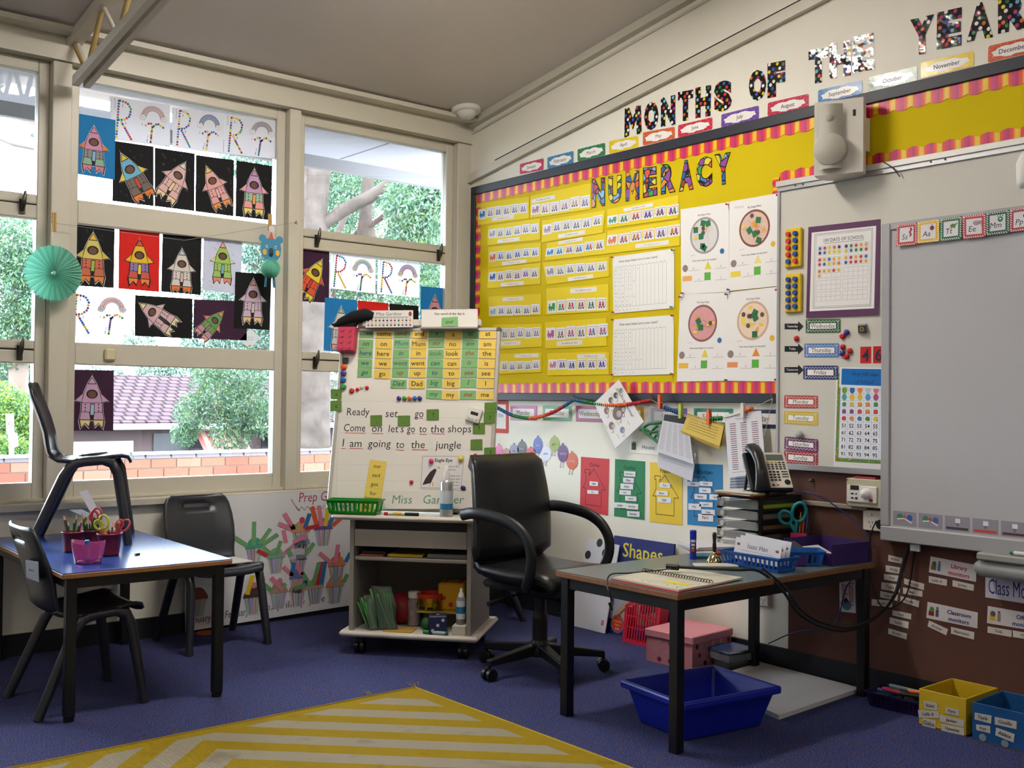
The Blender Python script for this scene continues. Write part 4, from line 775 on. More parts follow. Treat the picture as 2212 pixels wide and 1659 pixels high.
# ---------------------------------------------------------------- below the board
def chevron_card(quad, nm, col, label, name='day_card', d=.0006, th=.0012, r=.006, fr=RW, group='weekday cards', frame_=False, **kw):
    s = Sheet(fr, quad, col, d=d, th=th, r=r); mu, mv = .025*.9/s.w, .02*.9/s.h
    s.rect(.01, .02, .99, .98, mat(col, .3)) if r == 0 else None
    n = max(6, int(s.w/.016))
    for v0, v1 in ((0.02, mv), (1-mv, .98)):
        for k in (.5,):
            pts = [(.03+.94*i/(2*n), v0+(v1-v0)*(k+(.22 if i % 2 else -.22))) for i in range(2*n+1)]; s.line(pts, .0014, '#ece8e2', 1)
    m_ = max(4, int(s.h/.014))
    for u0, u1 in ((.01, mu), (1-mu, .99)):
        for k in (.5,):
            pts = [(u0+(u1-u0)*(k+(.16 if i % 2 else -.16)), .06+.88*i/(2*m_)) for i in range(2*m_+1)]; s.line(pts, .0014, '#ece8e2', 1)
    s.rect(mu, mv, 1-mu, 1-mv, '#efece8', 3); s.text(nm, .5, .63, .32, '#33333a', fit=1-2.4*mu, k=4)
    return s.build(name, label=label, cat='card', group=group)
for nm, col, c, w_ in (('Monday', '#a8488a', (148, 262, 345, 265, 345, 375, 148, 370), 'magenta'), ('Tuesday', '#4a9a6a', (390, 262, 605, 265, 605, 378, 390, 373), 'green'), ('Wednesday', '#a04070', (637, 265, 850, 270, 850, 388, 637, 380), 'plum'), ('Thursday', '#c0a040', (905, 270, 1143, 275, 1143, 395, 905, 388), 'ochre'), ('Friday', '#7a6aa8', (1197, 280, 1467, 285, 1467, 410, 1197, 400), 'violet'), ('Saturday', '#3f8a7a', (1518, 283, 1810, 285, 1810, 420, 1518, 412), 'teal'), ('Sunday', '#3a4a6a', (1865, 290, 2165, 295, 2165, 437, 1865, 425), 'slate blue')):
    chevron_card(ql(*[(c[i], c[i+1]) for i in (0, 2, 4, 6)]), nm, col, '%s bordered %s card below the yellow board' % (w_, nm), r=0)
s = Sheet(RW, ql((20, 220), (133, 225), (133, 470), (20, 465)), '#c8402e', d=.0006, r=.012); s.rect(.1, .13, .84, .87, '#ece8e2'); s.text('the', .5, .52, .15, '#3a70b0', fit=.6); s.build('word_card', label='red edged card beside the easel', cat='card')
for nm, col, u, v, a, b in (('pink', '#d8409a', 62, 600, 27, 46), ('brown', '#a8604a', 118, 615, 30, 30), ('grey', '#7a7490', 175, 600, 35, 50), ('black', '#352c34', 235, 585, 35, 60), ('red', '#c8343e', 300, 622, 38, 45), ('blue', '#3a48a8', 353, 560, 36, 62), ('white', '#d4d4e4', 412, 622, 40, 58), ('green', '#8a9a2a', 477, 550, 38, 56), ('purple', '#5f2a72', 540, 620, 40, 66), ('orange', '#cc5a2c', 608, 677, 43, 64)):
    s = Sheet(RW, ql((u-a, v-b), (u+a, v-b), (u+a, v+b), (u-a, v+b)), d=.0006, th=.001, mt=mat(col, .3)); g = s.g = G(); n = 20
    s.outline([(.5+.5*math.cos(2*math.pi*i/n), .5+.5*math.sin(2*math.pi*i/n)) for i in range(n)], mat(col, .25))
    s.text(nm, .5, .56, .14, '#2a2430' if nm in ('white', 'grey', 'green') else '#d8ccd4', fit=.8); s.rect(.42, -.08, .58, .02, col)
    for k in (.35, .6): s.line([(k, .97), (k-.12, 1.25), (k-.02, 1.3)], .0028, '#2a2a30')
    s.build('balloon_card', label='%s colour word balloon cut-out on the white wall' % nm, cat='cut-out', group='colour word balloons')
s = Sheet(RW, ql((1040, 510), (1270, 520), (1270, 632), (1037, 612)), d=.0006); s.text('Houses', .62, .68, .3, INK, fit=.55); s.rect(.06, .2, .22, .8, '#8fae5a'); s.rect(.08, .45, .2, .78, '#5a3a3a', 2); s.poly([(.05, .45), (.14, .22), (.23, .45)], '#3a2a40', 3)
s.build('houses_sign', label='white sign reading Houses with a small house picture', cat='sign')
HC_ = {}
for key, nm, col, c, dark_ in (('red', 'Clarke', '#c22e35', (675, 645, 885, 662, 875, 1083, 667, 1052), 1), ('green', 'Cawley', '#1e7a48', (930, 662, 1153, 680, 1148, 1117, 922, 1087), 1), ('yellow', 'Fraser', '#e2c02c', (1190, 685, 1430, 705, 1430, 1157, 1188, 1130), 1), ('blue', 'Bradman', '#2478ae', (1470, 695, 1733, 705, 1733, 1172, 1470, 1150), 1)):
    s = Sheet(RW, ql(*[(c[i], c[i+1]) for i in (0, 2, 4, 6)]), col, d=.0006, th=.0015); s.text(nm, .5, .16, .07, '#1c1418', fit=.7)
    s.line([(.2, .86), (.2, .56), (.1, .56), (.2, .44), (.2, .28), (.16, .28), (.16, .22), (.34, .22), (.34, .28), (.31, .28), (.31, .33), (.48, .2), (.9, .56), (.76, .56), (.76, .86)], .003, '#17131a', closed=True)
    s.build('house_poster', label='%s A4 poster with outlined house for a school house' % key, cat='poster', group='school house posters')
NT = dict(red=[('Abbie', 740, 828, 803, 865, 'upper'), ('Ben', 723, 893, 805, 925, 'lower')],
 green=[('Harrison', 997, 752, 1082, 795, 'topmost'), ('Philip', 990, 800, 1070, 842, 'second from top'), ('Anaya', 970, 845, 1065, 890, 'third from top'), ('Milan', 962, 893, 1048, 932, 'fourth from top'), ('Leila A', 1005, 938, 1090, 978, 'fifth from top'), ('Jaiden', 922, 985, 1013, 1030, 'left of the low pair'), ('Archer', 1013, 993, 1102, 1040, 'right of the low pair'), ('Vanessa', 1020, 1050, 1112, 1095, 'lowest')],
 yellow=[('Riya', 1262, 838, 1342, 880, 'upper'), ('Bowie', 1238, 898, 1323, 937, 'middle'), ('Tayla', 1247, 947, 1348, 990, 'lower')],
 blue=[('Tahlia', 1467, 830, 1558, 868, 'top left'), ('Giselle', 1560, 828, 1657, 866, 'top right'), ('Isaac', 1557, 875, 1645, 918, 'second row'), ('Ashley', 1522, 922, 1615, 965, 'third row left'), ('Gabe', 1635, 925, 1735, 970, 'third row right'), ('Mia', 1477, 993, 1572, 1045, 'fourth row left'), ('Leila B', 1560, 982, 1658, 1022, 'fourth row right'), ('Teila', 1575, 1037, 1675, 1083, 'second lowest'), ('Paris', 1550, 1070, 1663, 1130, 'lowest')])
for key, L_ in NT.items():
    for nm, x0, y0, x1, y1, w_ in L_:
        sk = 5; s = Sheet(RW, ql((x0, y0), (x1, y0+sk), (x1, y1), (x0, y1-sk)), '#dedce0', d=.0028, th=.0015); s.text(nm, .48, .68, .42, '#2a2a30', fit=.82, shear=.1, off=.012)
        s.build('name_tag', label='white name tag on the %s house poster, %s' % (key, w_), cat='name tag', group='name tags on the house posters')
# bead garland
def catmull(P, n=8):
    P = [V(p) for p in P]; P = [P[0]*2-P[1]]+P+[P[-1]*2-P[-2]]; o = []
    for i in range(1, len(P)-2):
        for k in range(n):
            t_ = k/n; a, b, c, d = P[i-1:i+3]; o.append(.5*((2*b)+(c-a)*t_+(2*a-5*b+4*c-d)*t_*t_+(3*b-a-3*c+d)*t_**3))
    return o+[P[-2]]
DG = .055
def wl_(u, v, d=DG): q = RW.px(*zq([(u, v)], 1060, 800, .2893)[0], d); return RW.pt(*q, d)
seg1 = catmull([wl_(*p) for p in ((30, 270), (70, 290), (170, 338), (300, 357), (430, 328), (540, 272), (622, 218, .04))])
seg2 = catmull([wl_(*p) for p in ((622, 218, .04), (720, 238), (870, 260), (1040, 252), (1205, 222, .04))])
seg3 = catmull([wl_(*p) for p in ((1205, 222, .04), (1320, 285), (1440, 330), (1560, 362), (1680, 362), (1800, 340), (1930, 292), (2105, 212, .04))])
t = thing('bead_garland', 'string of coloured wooden beads looped along the lower board frame', 'garland', wl_(622, 218))
for sg in (seg1, seg2, seg3): G().tube(sg, .0018, '#b8b4ac', n=5).build('cord', t)
BD = {k: mat(v, .35) for k, v in dict(b='#1f5a8a', g='#1f7a3a', o='#d8682a', r='#b8242e').items()}; bproto = {}
def arc(sg):
    o = [0]
    for a, b in zip(sg, sg[1:]): o.append(o[-1]+(b-a).length)
    return o
def bead_run(sg, plan):
    al = arc(sg); L_ = al[-1]
    for f0, f1, k in plan:
        n = int((f1-f0)*L_/.0135)
        for i in range(n):
            x = (f0+(f1-f0)*(i+.5)/n)*L_; j = max(q for q in range(len(al)-1) if al[q] <= x); f = (x-al[j])/(al[j+1]-al[j]); p = sg[j].lerp(sg[j+1], f); dr = (sg[j+1]-sg[j]).normalized()
            if k not in bproto: g = G(); g.lathe([(.002, -.0058), (.009, -.0045), (.0115, 0), (.009, .0045), (.002, .0058)], BD[k], 10); o = bproto[k] = g.build('bead', t, origin=(0, 0, 0))
            else: o = bproto[k].copy(); link(o); o.parent = t
            o.rotation_euler = V((0, 0, 1)).rotation_difference(dr).to_euler(); o.location = p - _world[t.name]
bead_run(seg1, [(.02, .25, 'b'), (.25, .46, 'g'), (.46, .66, 'o'), (.66, .88, 'r'), (.88, .99, 'b')])
bead_run(seg2, [(.01, .15, 'b'), (.15, .42, 'g'), (.42, .72, 'o'), (.72, .99, 'r')])
bead_run(seg3, [(.13, .28, 'b'), (.5, .62, 'g'), (.78, .86, 'o')])
for u, v in ((622, 218), (1205, 222), (2105, 212)): G().tube([wl_(u, v+5, .03), wl_(u-2, v-10, .045), wl_(u-12, v-25, .03), wl_(u-5, v-40, .024)], .0025, '#5a4632', n=6).build('hook', t)
G().tube(catmull([wl_(2105, 212, .05), wl_(2085, 300, .05), wl_(2060, 420, .05), wl_(2040, 490, .05)]), .0015, '#c8c4bc', n=5).build('loose_cord', t)
# things clipped to the garland
s = Sheet(RW, ql((958, 70), (1145, 385), (945, 583), (785, 245)), '#e6e4e4', d=.05, th=.003, lift=.01); s.text('Where’s the monkey?', .44, .2, .07, INK, fit=.7, rot=0)
for u, v, r_, c in ((.5, .5, .13, '#7a6a6c'), (.5, .34, .09, '#6a5a5c'), (.2, .3, .06, '#5a5458'), (.2, .5, .06, '#6a6468'), (.3, .75, .07, '#8a6e6a'), (.6, .82, .07, '#8a706c'), (.82, .6, .06, '#7a8aa8'), (.2, .1, .05, '#8a8a8a')): s.disc(u, v, r_, c, 2, 12); s.disc(u+.03, v-.03, r_*.5, '#b8aca8', 3, 10); s.line([(u+r_, v), (u+r_+.06, v+.03), (u+r_+.04, v+.08)], .003, c, 2)
for u, v in ((.08, .2), (.1, .4), (.35, .6), (.6, .62), (.75, .35), (.12, .65), (.5, .95), (.8, .78)): s.rect(u, v, u+.1, v+.02, '#c8cc5a', 2)
s.build('monkey_worksheets', label='white stack of monkey worksheets clipped at a slant', cat='worksheet')
s = Sheet(RW, ql((1190, 260), (1290, 300), (1300, 545), (1150, 470)), d=.05, th=.001, mt=PLASTIC); s.build('plastic_pocket', label='clear plastic pocket hanging from the garland', cat='plastic pocket')
g = G(); GC = mat('#1f6a34', .5)
for pts in (((1130, 440), (1180, 400), (1240, 395), (1285, 385)), ((1120, 430), (1160, 470), (1210, 505), (1260, 545)), ((1115, 445), (1150, 440), (1200, 460), (1250, 455)), ((1190, 480), (1215, 440), (1250, 410)), ((1220, 510), (1240, 480), (1260, 500), (1250, 530))): g.tube(catmull([wl_(*p, .048) for p in pts], 4), .008, GC, n=6)
g.build('green_cutout', label='dark green craft loops inside the plastic pocket', cat='cut-out')
s = Sheet(RW, ql((1255, 600), (1535, 620), (1505, 830), (1247, 718)), '#c4c2c8', d=.045, th=.002); 
for k in range(3): s.line([(.1, .3+.1*k), (.8, .35+.1*k)], .0015, '#8a8890')
s.build('notice_sheet', label='grey notice sheet hanging behind the timetable page', cat='paper')
s = Sheet(RW, ql((1300, 315), (1470, 335), (1530, 700), (1250, 605)), '#c9c7cc', d=.05, th=.003, lift=.012); s.rect(.02, .04, .95, .2, '#24242a')
for i in range(16):
    for j in range(5): s.line([(.06+.19*j, .26+.042*i), (.18+.19*j, .262+.042*i)], .0018, '#77757c')
s.build('timetable_page', label='curled printed page with black header clipped to the garland', cat='paper')
s = Sheet(RW, ql((1480, 335), (1750, 420), (1720, 600), (1440, 480)), '#cfae3c', d=.046, th=.002); s.build('note_slip', label='orange yellow slip behind the yellow note', cat='paper')
s = Sheet(RW, ql((1475, 322), (1747, 405), (1715, 578), (1430, 462)), '#d2b34e', d=.052, th=.002, lift=.008)
for k in range(5): s.line([(.1, .22+.12*k), (.88, .22+.12*k)], .002, '#6a5a34')
for k in range(24): s.rect(k/24, .93, k/24+.02, .99, '#5a4a24'); s.rect(k/24, .01, k/24+.02, .07, '#5a4a24')
s.line([(.35, .02), (.35, .4), (.4, .42), (.41, .1)], .002, '#c8c8c8', 3); s.build('yellow_note', label='yellow printed note with patterned edge clipped to the garland', cat='paper')
s = Sheet(RW, ql((1790, 790), (2000, 780), (2010, 1000), (1785, 1000)), '#a8a8b0', d=.004, th=.001)
for k in range(8): s.line([(.0, .1+.1*k), (1, .1+.1*k)], .004, '#4a5a80')
s.build('striped_sheet', label='blue ruled sheet on the wall behind the phone', cat='paper')
s = Sheet(RW, ql((1748, 328), (2020, 300), (2060, 770), (1785, 800)), '#dad8dc', d=.05, th=.002, lift=.004); s.text('Term 2 Parent Helpers', .5, .06, .022, '#5a8a8a', fit=.5); s.text('Reading Roster Term 2', .5, .1, .022, INK, fit=.7)
for i in range(22):
    for j in range(3): u = .12+.3*j; s.rect(u, .16+.034*i, u+.17, .172+.034*i, ('#b04048', '#55555c', '#55555c')[i % 3])
s.line([(.1, .93), (.9, .93)], .0015, '#66646c'); s.build('roster_sheet', label='long white roster sheet with red dates clipped to the garland', cat='paper')
for (u, v), col, w_ in (((1265, 235), '#d8582a', 'orange plastic clip beside the plastic pocket'), ((1420, 305), '#a8b83a', 'lime green plastic clip on the timetable page'), ((1630, 347), '#dc5a28', 'orange plastic clip on the yellow note'), ((1885, 300), '#d8d4cc', 'white plastic clip on the roster sheet')):
    p = wl_(u, v, .062); g = G(frame_mat(p, (0, -1, 0), (0, 0, 1)))
    for dz in (-.006, .006): g.prism([(-.008, -.035), (.008, -.035), (.009, .01), (.006, .036), (-.006, .036), (-.009, .01)], dz-.004, dz+.004, mat(col, .35))
    g.cyl((-.01, -.005, 0), (.01, -.005, 0), .004, '#a8a8a8', n=8); g.build('clothes_clip', label=w_, cat='clip', group='clips on the garland')

# ================================================================ whiteboard and its cards
ALU = mat('#b9b9bb', .35, .7); WBM = mat('#cdcac0', .18, spec=.5); D2 = .03
t = thing('whiteboard', 'wide wall whiteboard with aluminium frame', 'whiteboard', (-.02, -3.6, .9))
G(MRW).box(wb0+.012, 5.2, .93, wbT-.03, .013, D2, WBM).build('board_surface', t)
for a, b, c, d in ((wb0, 5.2, wbT-.035, wbT-.003), (wb0, 5.2, .905, .932), (wb0, wb0+.014, .932, wbT-.035)): G(MRW).box(a, b, c, d, .013, D2+.008, ALU, .002).build('board_frame', t)
G(MRW).box(wb0-.004, 5.2, wbT-.014, wbT+.012, .0245, .045, mat('#cfcdc8', .35, .3), .002).build('top_rail', t)
for sx in (2.42, 2.46, 3.06, 3.12): G(MRW).cyl((sx, wbT-.02, D2+.008), (sx, wbT-.02, D2+.011), .004, '#4a4a4a', n=8).build('rivet', t)
W2 = D2+.0002
s = Sheet(RW, q7((325, 540), (1085, 455), (1068, 1465), (308, 1497)), '#4a2248', d=W2, th=.001, lift=.006); q0 = s.q; s.g = G(); s.outline([(1, 0), (1, 1), (0, 1), (0, 0)], mat('#552850', .6))
s.rect(.05, .065, .945, .93, '#e6e4e2', 1)
s.line([(.1, .09), (.9, .09), (.9, .9), (.1, .9)], .0015, INK, 2, True); s.line([(.12, .105), (.885, .105), (.885, .885), (.12, .885)], .001, INK, 2, True)
s.text('100 DAYS OF SCHOOL', .51, .185, .04, INK, fit=.56, k=3); s.line([(.23, .2), (.79, .2)], .0015, INK, 2)
dayc = ['#d8c02a', '#2a66a8', '#c83a4a', '#4a2a70', '#3a7a3a', '#c8702a', '#d8a03a']; nn = 0; rnd = random.Random(4)
for br in range(5):
    for bc_ in range(2):
        u0, v0 = .145+.37*bc_, .225+.125*br
        for i in range(6): s.line([(u0+.34*i/5, v0), (u0+.34*i/5, v0+.1)], .0007, '#77757a', 2)
        for j in range(3): s.line([(u0, v0+.05*j), (u0+.34, v0+.05*j)], .0007, '#77757a', 2)
        for k in range(10):
            if nn < 46: s.disc(u0+.068*(k % 5+.5), v0+.05*(k//5+.5), .022, rnd.choice(dayc), 3, 10)
            nn += 1
s.build('hundred_days_poster', label='white hundred days tally poster on a purple backing sheet', cat='poster')
def ten_frame(c, reds, label):
    q = [V(RW.px(*p, D2)) for p in q7(*[(c[i], c[i+1]) for i in (0, 2, 4, 6)])]; s0 = min(p.x for p in q); s1 = max(p.x for p in q); z0 = (q[2].y+q[3].y)/2; z1 = (q[0].y+q[1].y)/2
    t = thing('ten_frame', label, 'counting frame', RW.pt((s0+s1)/2, z0, D2), 'magnetic ten frames'); G(MRW).box(s0, s1, z0, z1, D2+.0005, D2+.016, mat('#dcb81a', .4), .004).build('tray', t)
    for r_ in range(5):
        for k in range(2):
            x, z = s0+(s1-s0)*(.27+.42*k), z1-(z1-z0)*(.15+.175*r_); G(MRW).cyl((x, z, D2+.016), (x, z, D2+.028), .0115, mat('#c0333a' if (r_, k) in reds else '#20489a', .35), r1=.0105, n=14).build('counter', t)
ten_frame((95, 560, 268, 548, 265, 962, 92, 968), {(0, 0), (1, 0), (2, 0), (3, 0), (4, 1)}, 'yellow ten frame with red and blue counters, upper')
ten_frame((95, 1035, 265, 1030, 262, 1438, 95, 1443), set(), 'yellow ten frame filled with blue counters, lower')
for nm, y0, y1, x0 in (('Yesterday', 90, 148, 72), ('Today', 320, 378, 72), ('Tomorrow', 535, 592, 70)):
    s = Sheet(RW, q8((x0, y0), (265, y0), (265, y1), (x0, y1)), d=W2, th=.001); s.g = G(); s.outline([(0, .0), (.72, .0), (.72, -.45), (1, .5), (.72, 1.45), (.72, 1.0), (0, 1.0)][::-1] and [(1, .5), (.72, 1.45), (.72, 1), (0, 1), (0, 0), (.72, 0), (.72, -.45)], mat('#1a1a1e', .35)); s.text(nm, .42, .66, .4, '#e6e4e0', fit=.72, off=.01)
    s.build('arrow_card', label='black arrow card reading %s' % nm, cat='card', group='black arrow cards')
for nm, col, c, w_ in (('Wednesday', '#2f5a38', (288, 48, 645, 42, 645, 183, 288, 187), 'dark green'), ('Thursday', '#4a74b0', (272, 295, 630, 292, 628, 435, 275, 437), 'light blue'), ('Friday', '#26306a', (262, 520, 620, 520, 620, 665, 262, 660), 'navy'), ('Monday', '#b0403a', (68, 822, 413, 828, 412, 960, 66, 955), 'red'), ('Tuesday', '#c8ac2a', (68, 985, 413, 995, 412, 1135, 66, 1115), 'yellow'), ('Saturday', '#6a2a5a', (72, 1245, 413, 1275, 412, 1410, 68, 1375), 'maroon purple'), ('Sunday', '#9a2436', (68, 1385, 413, 1410, 412, 1550, 66, 1520), 'crimson')):
    chevron_card(q8(*[(c[i], c[i+1]) for i in (0, 2, 4, 6)]), nm, col, '%s zigzag %s card on the whiteboard' % (w_, nm), d=W2+(.0015 if nm == 'Saturday' else 0), name='zigzag_day_card', group='weekday cards on the whiteboard')
def magnet(fr, p, r, col, label, h=.012, d=0., flatt=False, group='round magnets'):
    q = fr.px(*p, d+h/2); g = G(frame_mat(fr.pt(*q, d), fr.sx, fr.up))
    g.lathe([(0, 0), (r, 0), (r, h*.5), (r*.9, h*.85), (r*.6, h), (0, h)] if not flatt else [(0, 0), (r, 0), (r, h*.85), (r*.93, h), (0, h)], mat(col, .25), 16)
    return g.build('round_magnet', label=label, cat='magnet', group=group)
for x, y, col, lb, f in ((190, 243, '#b81f28', 'red magnet alone above the Today arrow', 0), (660, 220, '#b81f28', 'red magnet beside the Wednesday card', 0), (663, 330, '#b81f28', 'red magnet at the upper right of the Thursday card', 0), (735, 370, '#b81f28', 'rightmost red magnet near the Thursday card', 0), (703, 428, '#b81f28', 'red magnet at the lower right of the Thursday card', 0), (703, 180, '#4a3288', 'purple magnet above the red one near Wednesday', 1), (657, 393, '#4a3288', 'purple magnet touching the Thursday card', 1)):
    magnet(RW, q8((x, y))[0], .0125, col, lb, d=D2+(.002 if f and y > 300 else .0002), flatt=bool(f))
s = Sheet(RW, q8((828, 112), (905, 108), (908, 188), (832, 185)), '#2a221c', d=W2+.012, th=.006); s.disc(.5, .5, .32, '#8a6a3a', n=8); s.disc(.5, .5, .16, '#3a2c20', 2, 6); s.g.M = MRW
q = RW.px(*q8((870, 148))[0], D2); s.g.box(q[0]-.017, q[0]+.022, q[1]-.016, q[1]+.022, D2+.0005, D2+.0115, ALU, .002); s.build('picture_magnet', label='silver edged square picture magnet on the whiteboard', cat='magnet')
q = RW.px(*q8((235, 1225))[0], D2); G().ball(RW.pt(q[0], q[1], D2+.012), .02, mat('#9aa29c', .6, var=.2, scale=40), 10, (.6, 1.05, .8)).build('stone_magnet', label='grey pebble magnet above the Saturday card', cat='magnet')
for nm, c in (('4', (847, 328, 957, 325, 957, 495, 845, 495)), ('6', (978, 322, 1093, 320, 1092, 495, 977, 495))):
    s = Sheet(RW, q8(*[(c[i], c[i+1]) for i in (0, 2, 4, 6)]), d=W2, th=.001, mt=mat('#c0262c', .2, spec=.5)); s.text(nm, .5, .86, .72, '#1a1836', fit=.75, off=.03); s.build('number_card', label='red number card with a dark figure %s' % ('four' if nm == '4' else 'six, nearest the interactive board'), cat='card', group='red number cards')
hc = RW.px(*q8((600, 600))[0], D2); hd = RW.px(*q8((570, 1567))[0], D2)
s = Sheet(RW, [(hc[0], hc[1]), (hc[0]+.42, hc[1]), (hc[0]+.42, hd[1]), (hd[0], hd[1])], '#e0dee0', d=W2, th=.0008, raw=True)
s.rect(.02, .0, .98, .93, '#5f8a35'); rnd = random.Random(2)
for i in range(120):
    u, v = (rnd.uniform(.025, .05), rnd.uniform(0, .93)) if i % 2 else (rnd.uniform(.03, .97), rnd.uniform(.895, .925)); s.disc(u, v, .006, rnd.choice(['#c83030', '#d8c030', '#d85a30', '#3a6a9a']), 2, 5)
s.rect(.055, .0, .945, .89, '#e8e8ee', 2)
for i in range(11): s.line([(.06+.088*i, .14), (.06+.088*i, .88)], .001, '#7aa0c8', 3); s.line([(.06, .14+.074*i), (.94, .14+.074*i)], .001, '#7aa0c8', 3)
for i in range(100):
    u, v = .06+.088*(i % 10+.5), .14+.074*(i//10+.5)
    if i < 18: s.disc(u, v, .03, ['#6a9a2a', '#2a6aa8', '#e0862a', '#a8c8cc', '#d86a7a', '#b0ccd0', '#4a9aa8', '#d86a80', '#d8c03a', '#c8405a', '#4a9aa0', '#d8b83a', '#d8b83a', '#4a90c8', '#a84a7a', '#3a78b0', '#d0c030', '#5a9a4a'][i], 4, 10, 1.15)
    else:
        s.text(str(i+1), u, v+.022, .042, '#1a1a22', fit=.076, k=4, off=.02)
        if i < 46: s.disc(u, v, .024, rnd.choice(['#d8862a', '#c83a4a', '#3a7ab0', '#d8c030', '#3a8a4a', '#7a4a8a']), 5, 7)
s.build('hundred_chart', label='hundred square chart with sticker covered numbers and green edge', cat='chart')
s = Sheet(RW, q8((638, 538), (1175, 545), (1175, 765), (630, 742)), '#dfe0e4', d=W2+.002, th=.001); s.rect(.04, .06, .97, .86, mat('#1c6cb8', .15, spec=.6)); s.text('First 100 days', .5, .4, .19, '#14243a', fit=.86, shear=.15); s.text('of School', .48, .78, .19, '#14243a', fit=.6, shear=.15)
s.build('title_card', label='glossy blue title card reading First 100 days of School', cat='card')
# interactive board
t = thing('interactive_board', 'large grey framed interactive whiteboard', 'interactive whiteboard', (-.06, -3.7, .64)); i0 = 2.865; IG = mat('#a3a2a4', .4, .2); zt_, zb_ = 1.94, .645; D3 = .075
G(MRW).box(i0+.02, 4.55, zb_+.02, zt_-.02, .04, D3-.008, mat('#b4b3b6', .3)).build('screen_surface', t)
for a, b, c, d in ((i0, i0+.04, zb_+.06, zt_), (i0+.04, 4.55, zt_-.03, zt_), (i0, 4.55, zb_, zb_+.06)): G(MRW).box(a, b, c, d, .04, D3, IG, .004).build('board_frame', t)
ic = [('#2f7a5a', '#c03a30', '#3a5aa0'), ('#3a7a5a', '#b83a30', '#4a5a98'), ('#e0e0e4', '#3a3440', None), ('#e0e0e4', '#c8382e', None), ('#e0e0e4', '#5a2a30', None), ('#e0e0e4', '#3a6a3a', None), ('#e0e0e4', '#3a3a6a', None)]
for k, (c1, c2, c3) in enumerate(ic):
    a = i0+.055+.11*k; s = Sheet(RW, [(a, zb_+.125), (a+.1, zb_+.125), (a+.1, zb_+.068), (a, zb_+.068)], '#8f8a94', d=D3-.0079, th=.0006, raw=True)
    if c3: s.disc(.3, .4, .14, c1); s.poly([(.4, .6), (.5, .2), (.62, .6)], c2); s.disc(.72, .42, .13, c3); s.line([(.2, .55), (.5, .5), (.8, .75)], .006, '#d8d4d8', 2)
    else: s.rect(.42, .15, .62, .45, c1); s.poly([(.44, .45), (.6, .45), (.54, .68), (.48, .68)], '#6a6870'); s.rect(.06, .74, .94, .9, c2)
    s.build('tool_icon', parent=t)
G(MRW).box(3.29, 4.4, zb_-.025, zb_+.004, .05, .12, mat('#8f8d88', .4), .006).build('pen_ledge', t)
g = G(MRW); g.M = MRW; g.tube([(3.27, .585, .07), (3.29, .587, .075), (4.4, .587, .075)], [.02, .035, .035], mat('#8c8a86', .4), n=16); g.build('pen_tray', t)
G(MRW).cyl((3.42, zb_+.013, .09), (3.56, zb_+.013, .09), .008, mat('#c4c8c4', .35), n=10).cyl((3.56, zb_+.013, .09), (3.66, zb_+.013, .09), .009, mat('#1f6a3a', .35), n=10).cyl((3.405, zb_+.013, .09), (3.42, zb_+.013, .09), .006, mat('#1f6a3a', .35), n=10).build('green_marker', label='green whiteboard marker lying on the interactive board ledge', cat='marker')
G(MRW).box(2.99, 3.03, .615, .6445, .05, .06, '#a8a8ac').build('cable_tag', label='small grey tag hanging under the interactive board', cat='tag')
for (nm, col, c, pic) in (('Ss', '#b0343a', (667, 172, 780, 157, 782, 280, 667, 292), '#b04a5a'), ('Aa', '#d8b030', (783, 157, 905, 138, 908, 262, 785, 275), '#8a2430'), ('Tt', '#2a6a4a', (912, 138, 1032, 122, 1032, 248, 913, 262), '#5a7a3a'), ('Ee', '#b83440', (1035, 122, 1165, 107, 1168, 238, 1040, 250), '#b08a98'), ('Mm', '#2a5a48', (1168, 103, 1297, 85, 1300, 215, 1170, 232), '#2a7a4a'), ('Pp', '#a83048', (1302, 85, 1430, 65, 1430, 195, 1303, 213), '#2a2a30')):
    s = Sheet(RW, qi(*[(c[i], c[i+1]) for i in (0, 2, 4, 6)]), col, d=D3+.0002, th=.001, lift=.004)
    for j in range(9):
        for e_ in (.045, .955): s.line([(.05+.1*j, e_-.03), (.1+.1*j, e_+.03)], .003, '#e0dcd4'); s.line([(e_-.03, .05+.1*j), (e_+.03, .1+.1*j)], .003, '#e0dcd4')
    s.rect(.16, .16, .84, .84, '#d6d4d6', 2); s.text(nm, .42, .72, .26, '#2c2c34', fit=.5, shear=.15, k=3)
    if nm == 'Ss': s.line([(.7, .22), (.74, .3), (.66, .4), (.72, .52), (.68, .58)], .008, pic, 3)
    elif nm == 'Tt': s.disc(.6, .38, .14, pic, 3, 12, .7); s.disc(.76, .3, .05, '#7a9a4a', 3); s.rect(.5, .44, .54, .52, '#7a9a4a', 3); s.rect(.66, .44, .7, .52, '#7a9a4a', 3)
    elif nm == 'Ee': s.disc(.6, .36, .15, pic, 3, 12, .7); s.disc(.76, .34, .08, pic, 3); s.line([(.82, .36), (.83, .5)], .006, pic, 3)
    elif nm == 'Mm': s.disc(.62, .36, .12, pic, 3, 12); s.disc(.52, .22, .03, pic, 3); s.disc(.62, .2, .03, pic, 3); s.disc(.72, .22, .03, pic, 3); s.disc(.62, .34, .04, '#e0e0d8', 4)
    else: s.disc(.68, .36, .1, pic, 3, 12); s.rect(.66, .2, .7, .28, '#4a6a3a', 3)
    s.build('letter_card', label='%s letter card on the interactive board' % {'Ss': 'red Ss seahorse', 'Aa': 'yellow Aa apple', 'Tt': 'green Tt turtle', 'Ee': 'red Ee elephant', 'Mm': 'green Mm monster', 'Pp': 'crimson Pp'}[nm], cat='card', group='alphabet cards on the interactive board')
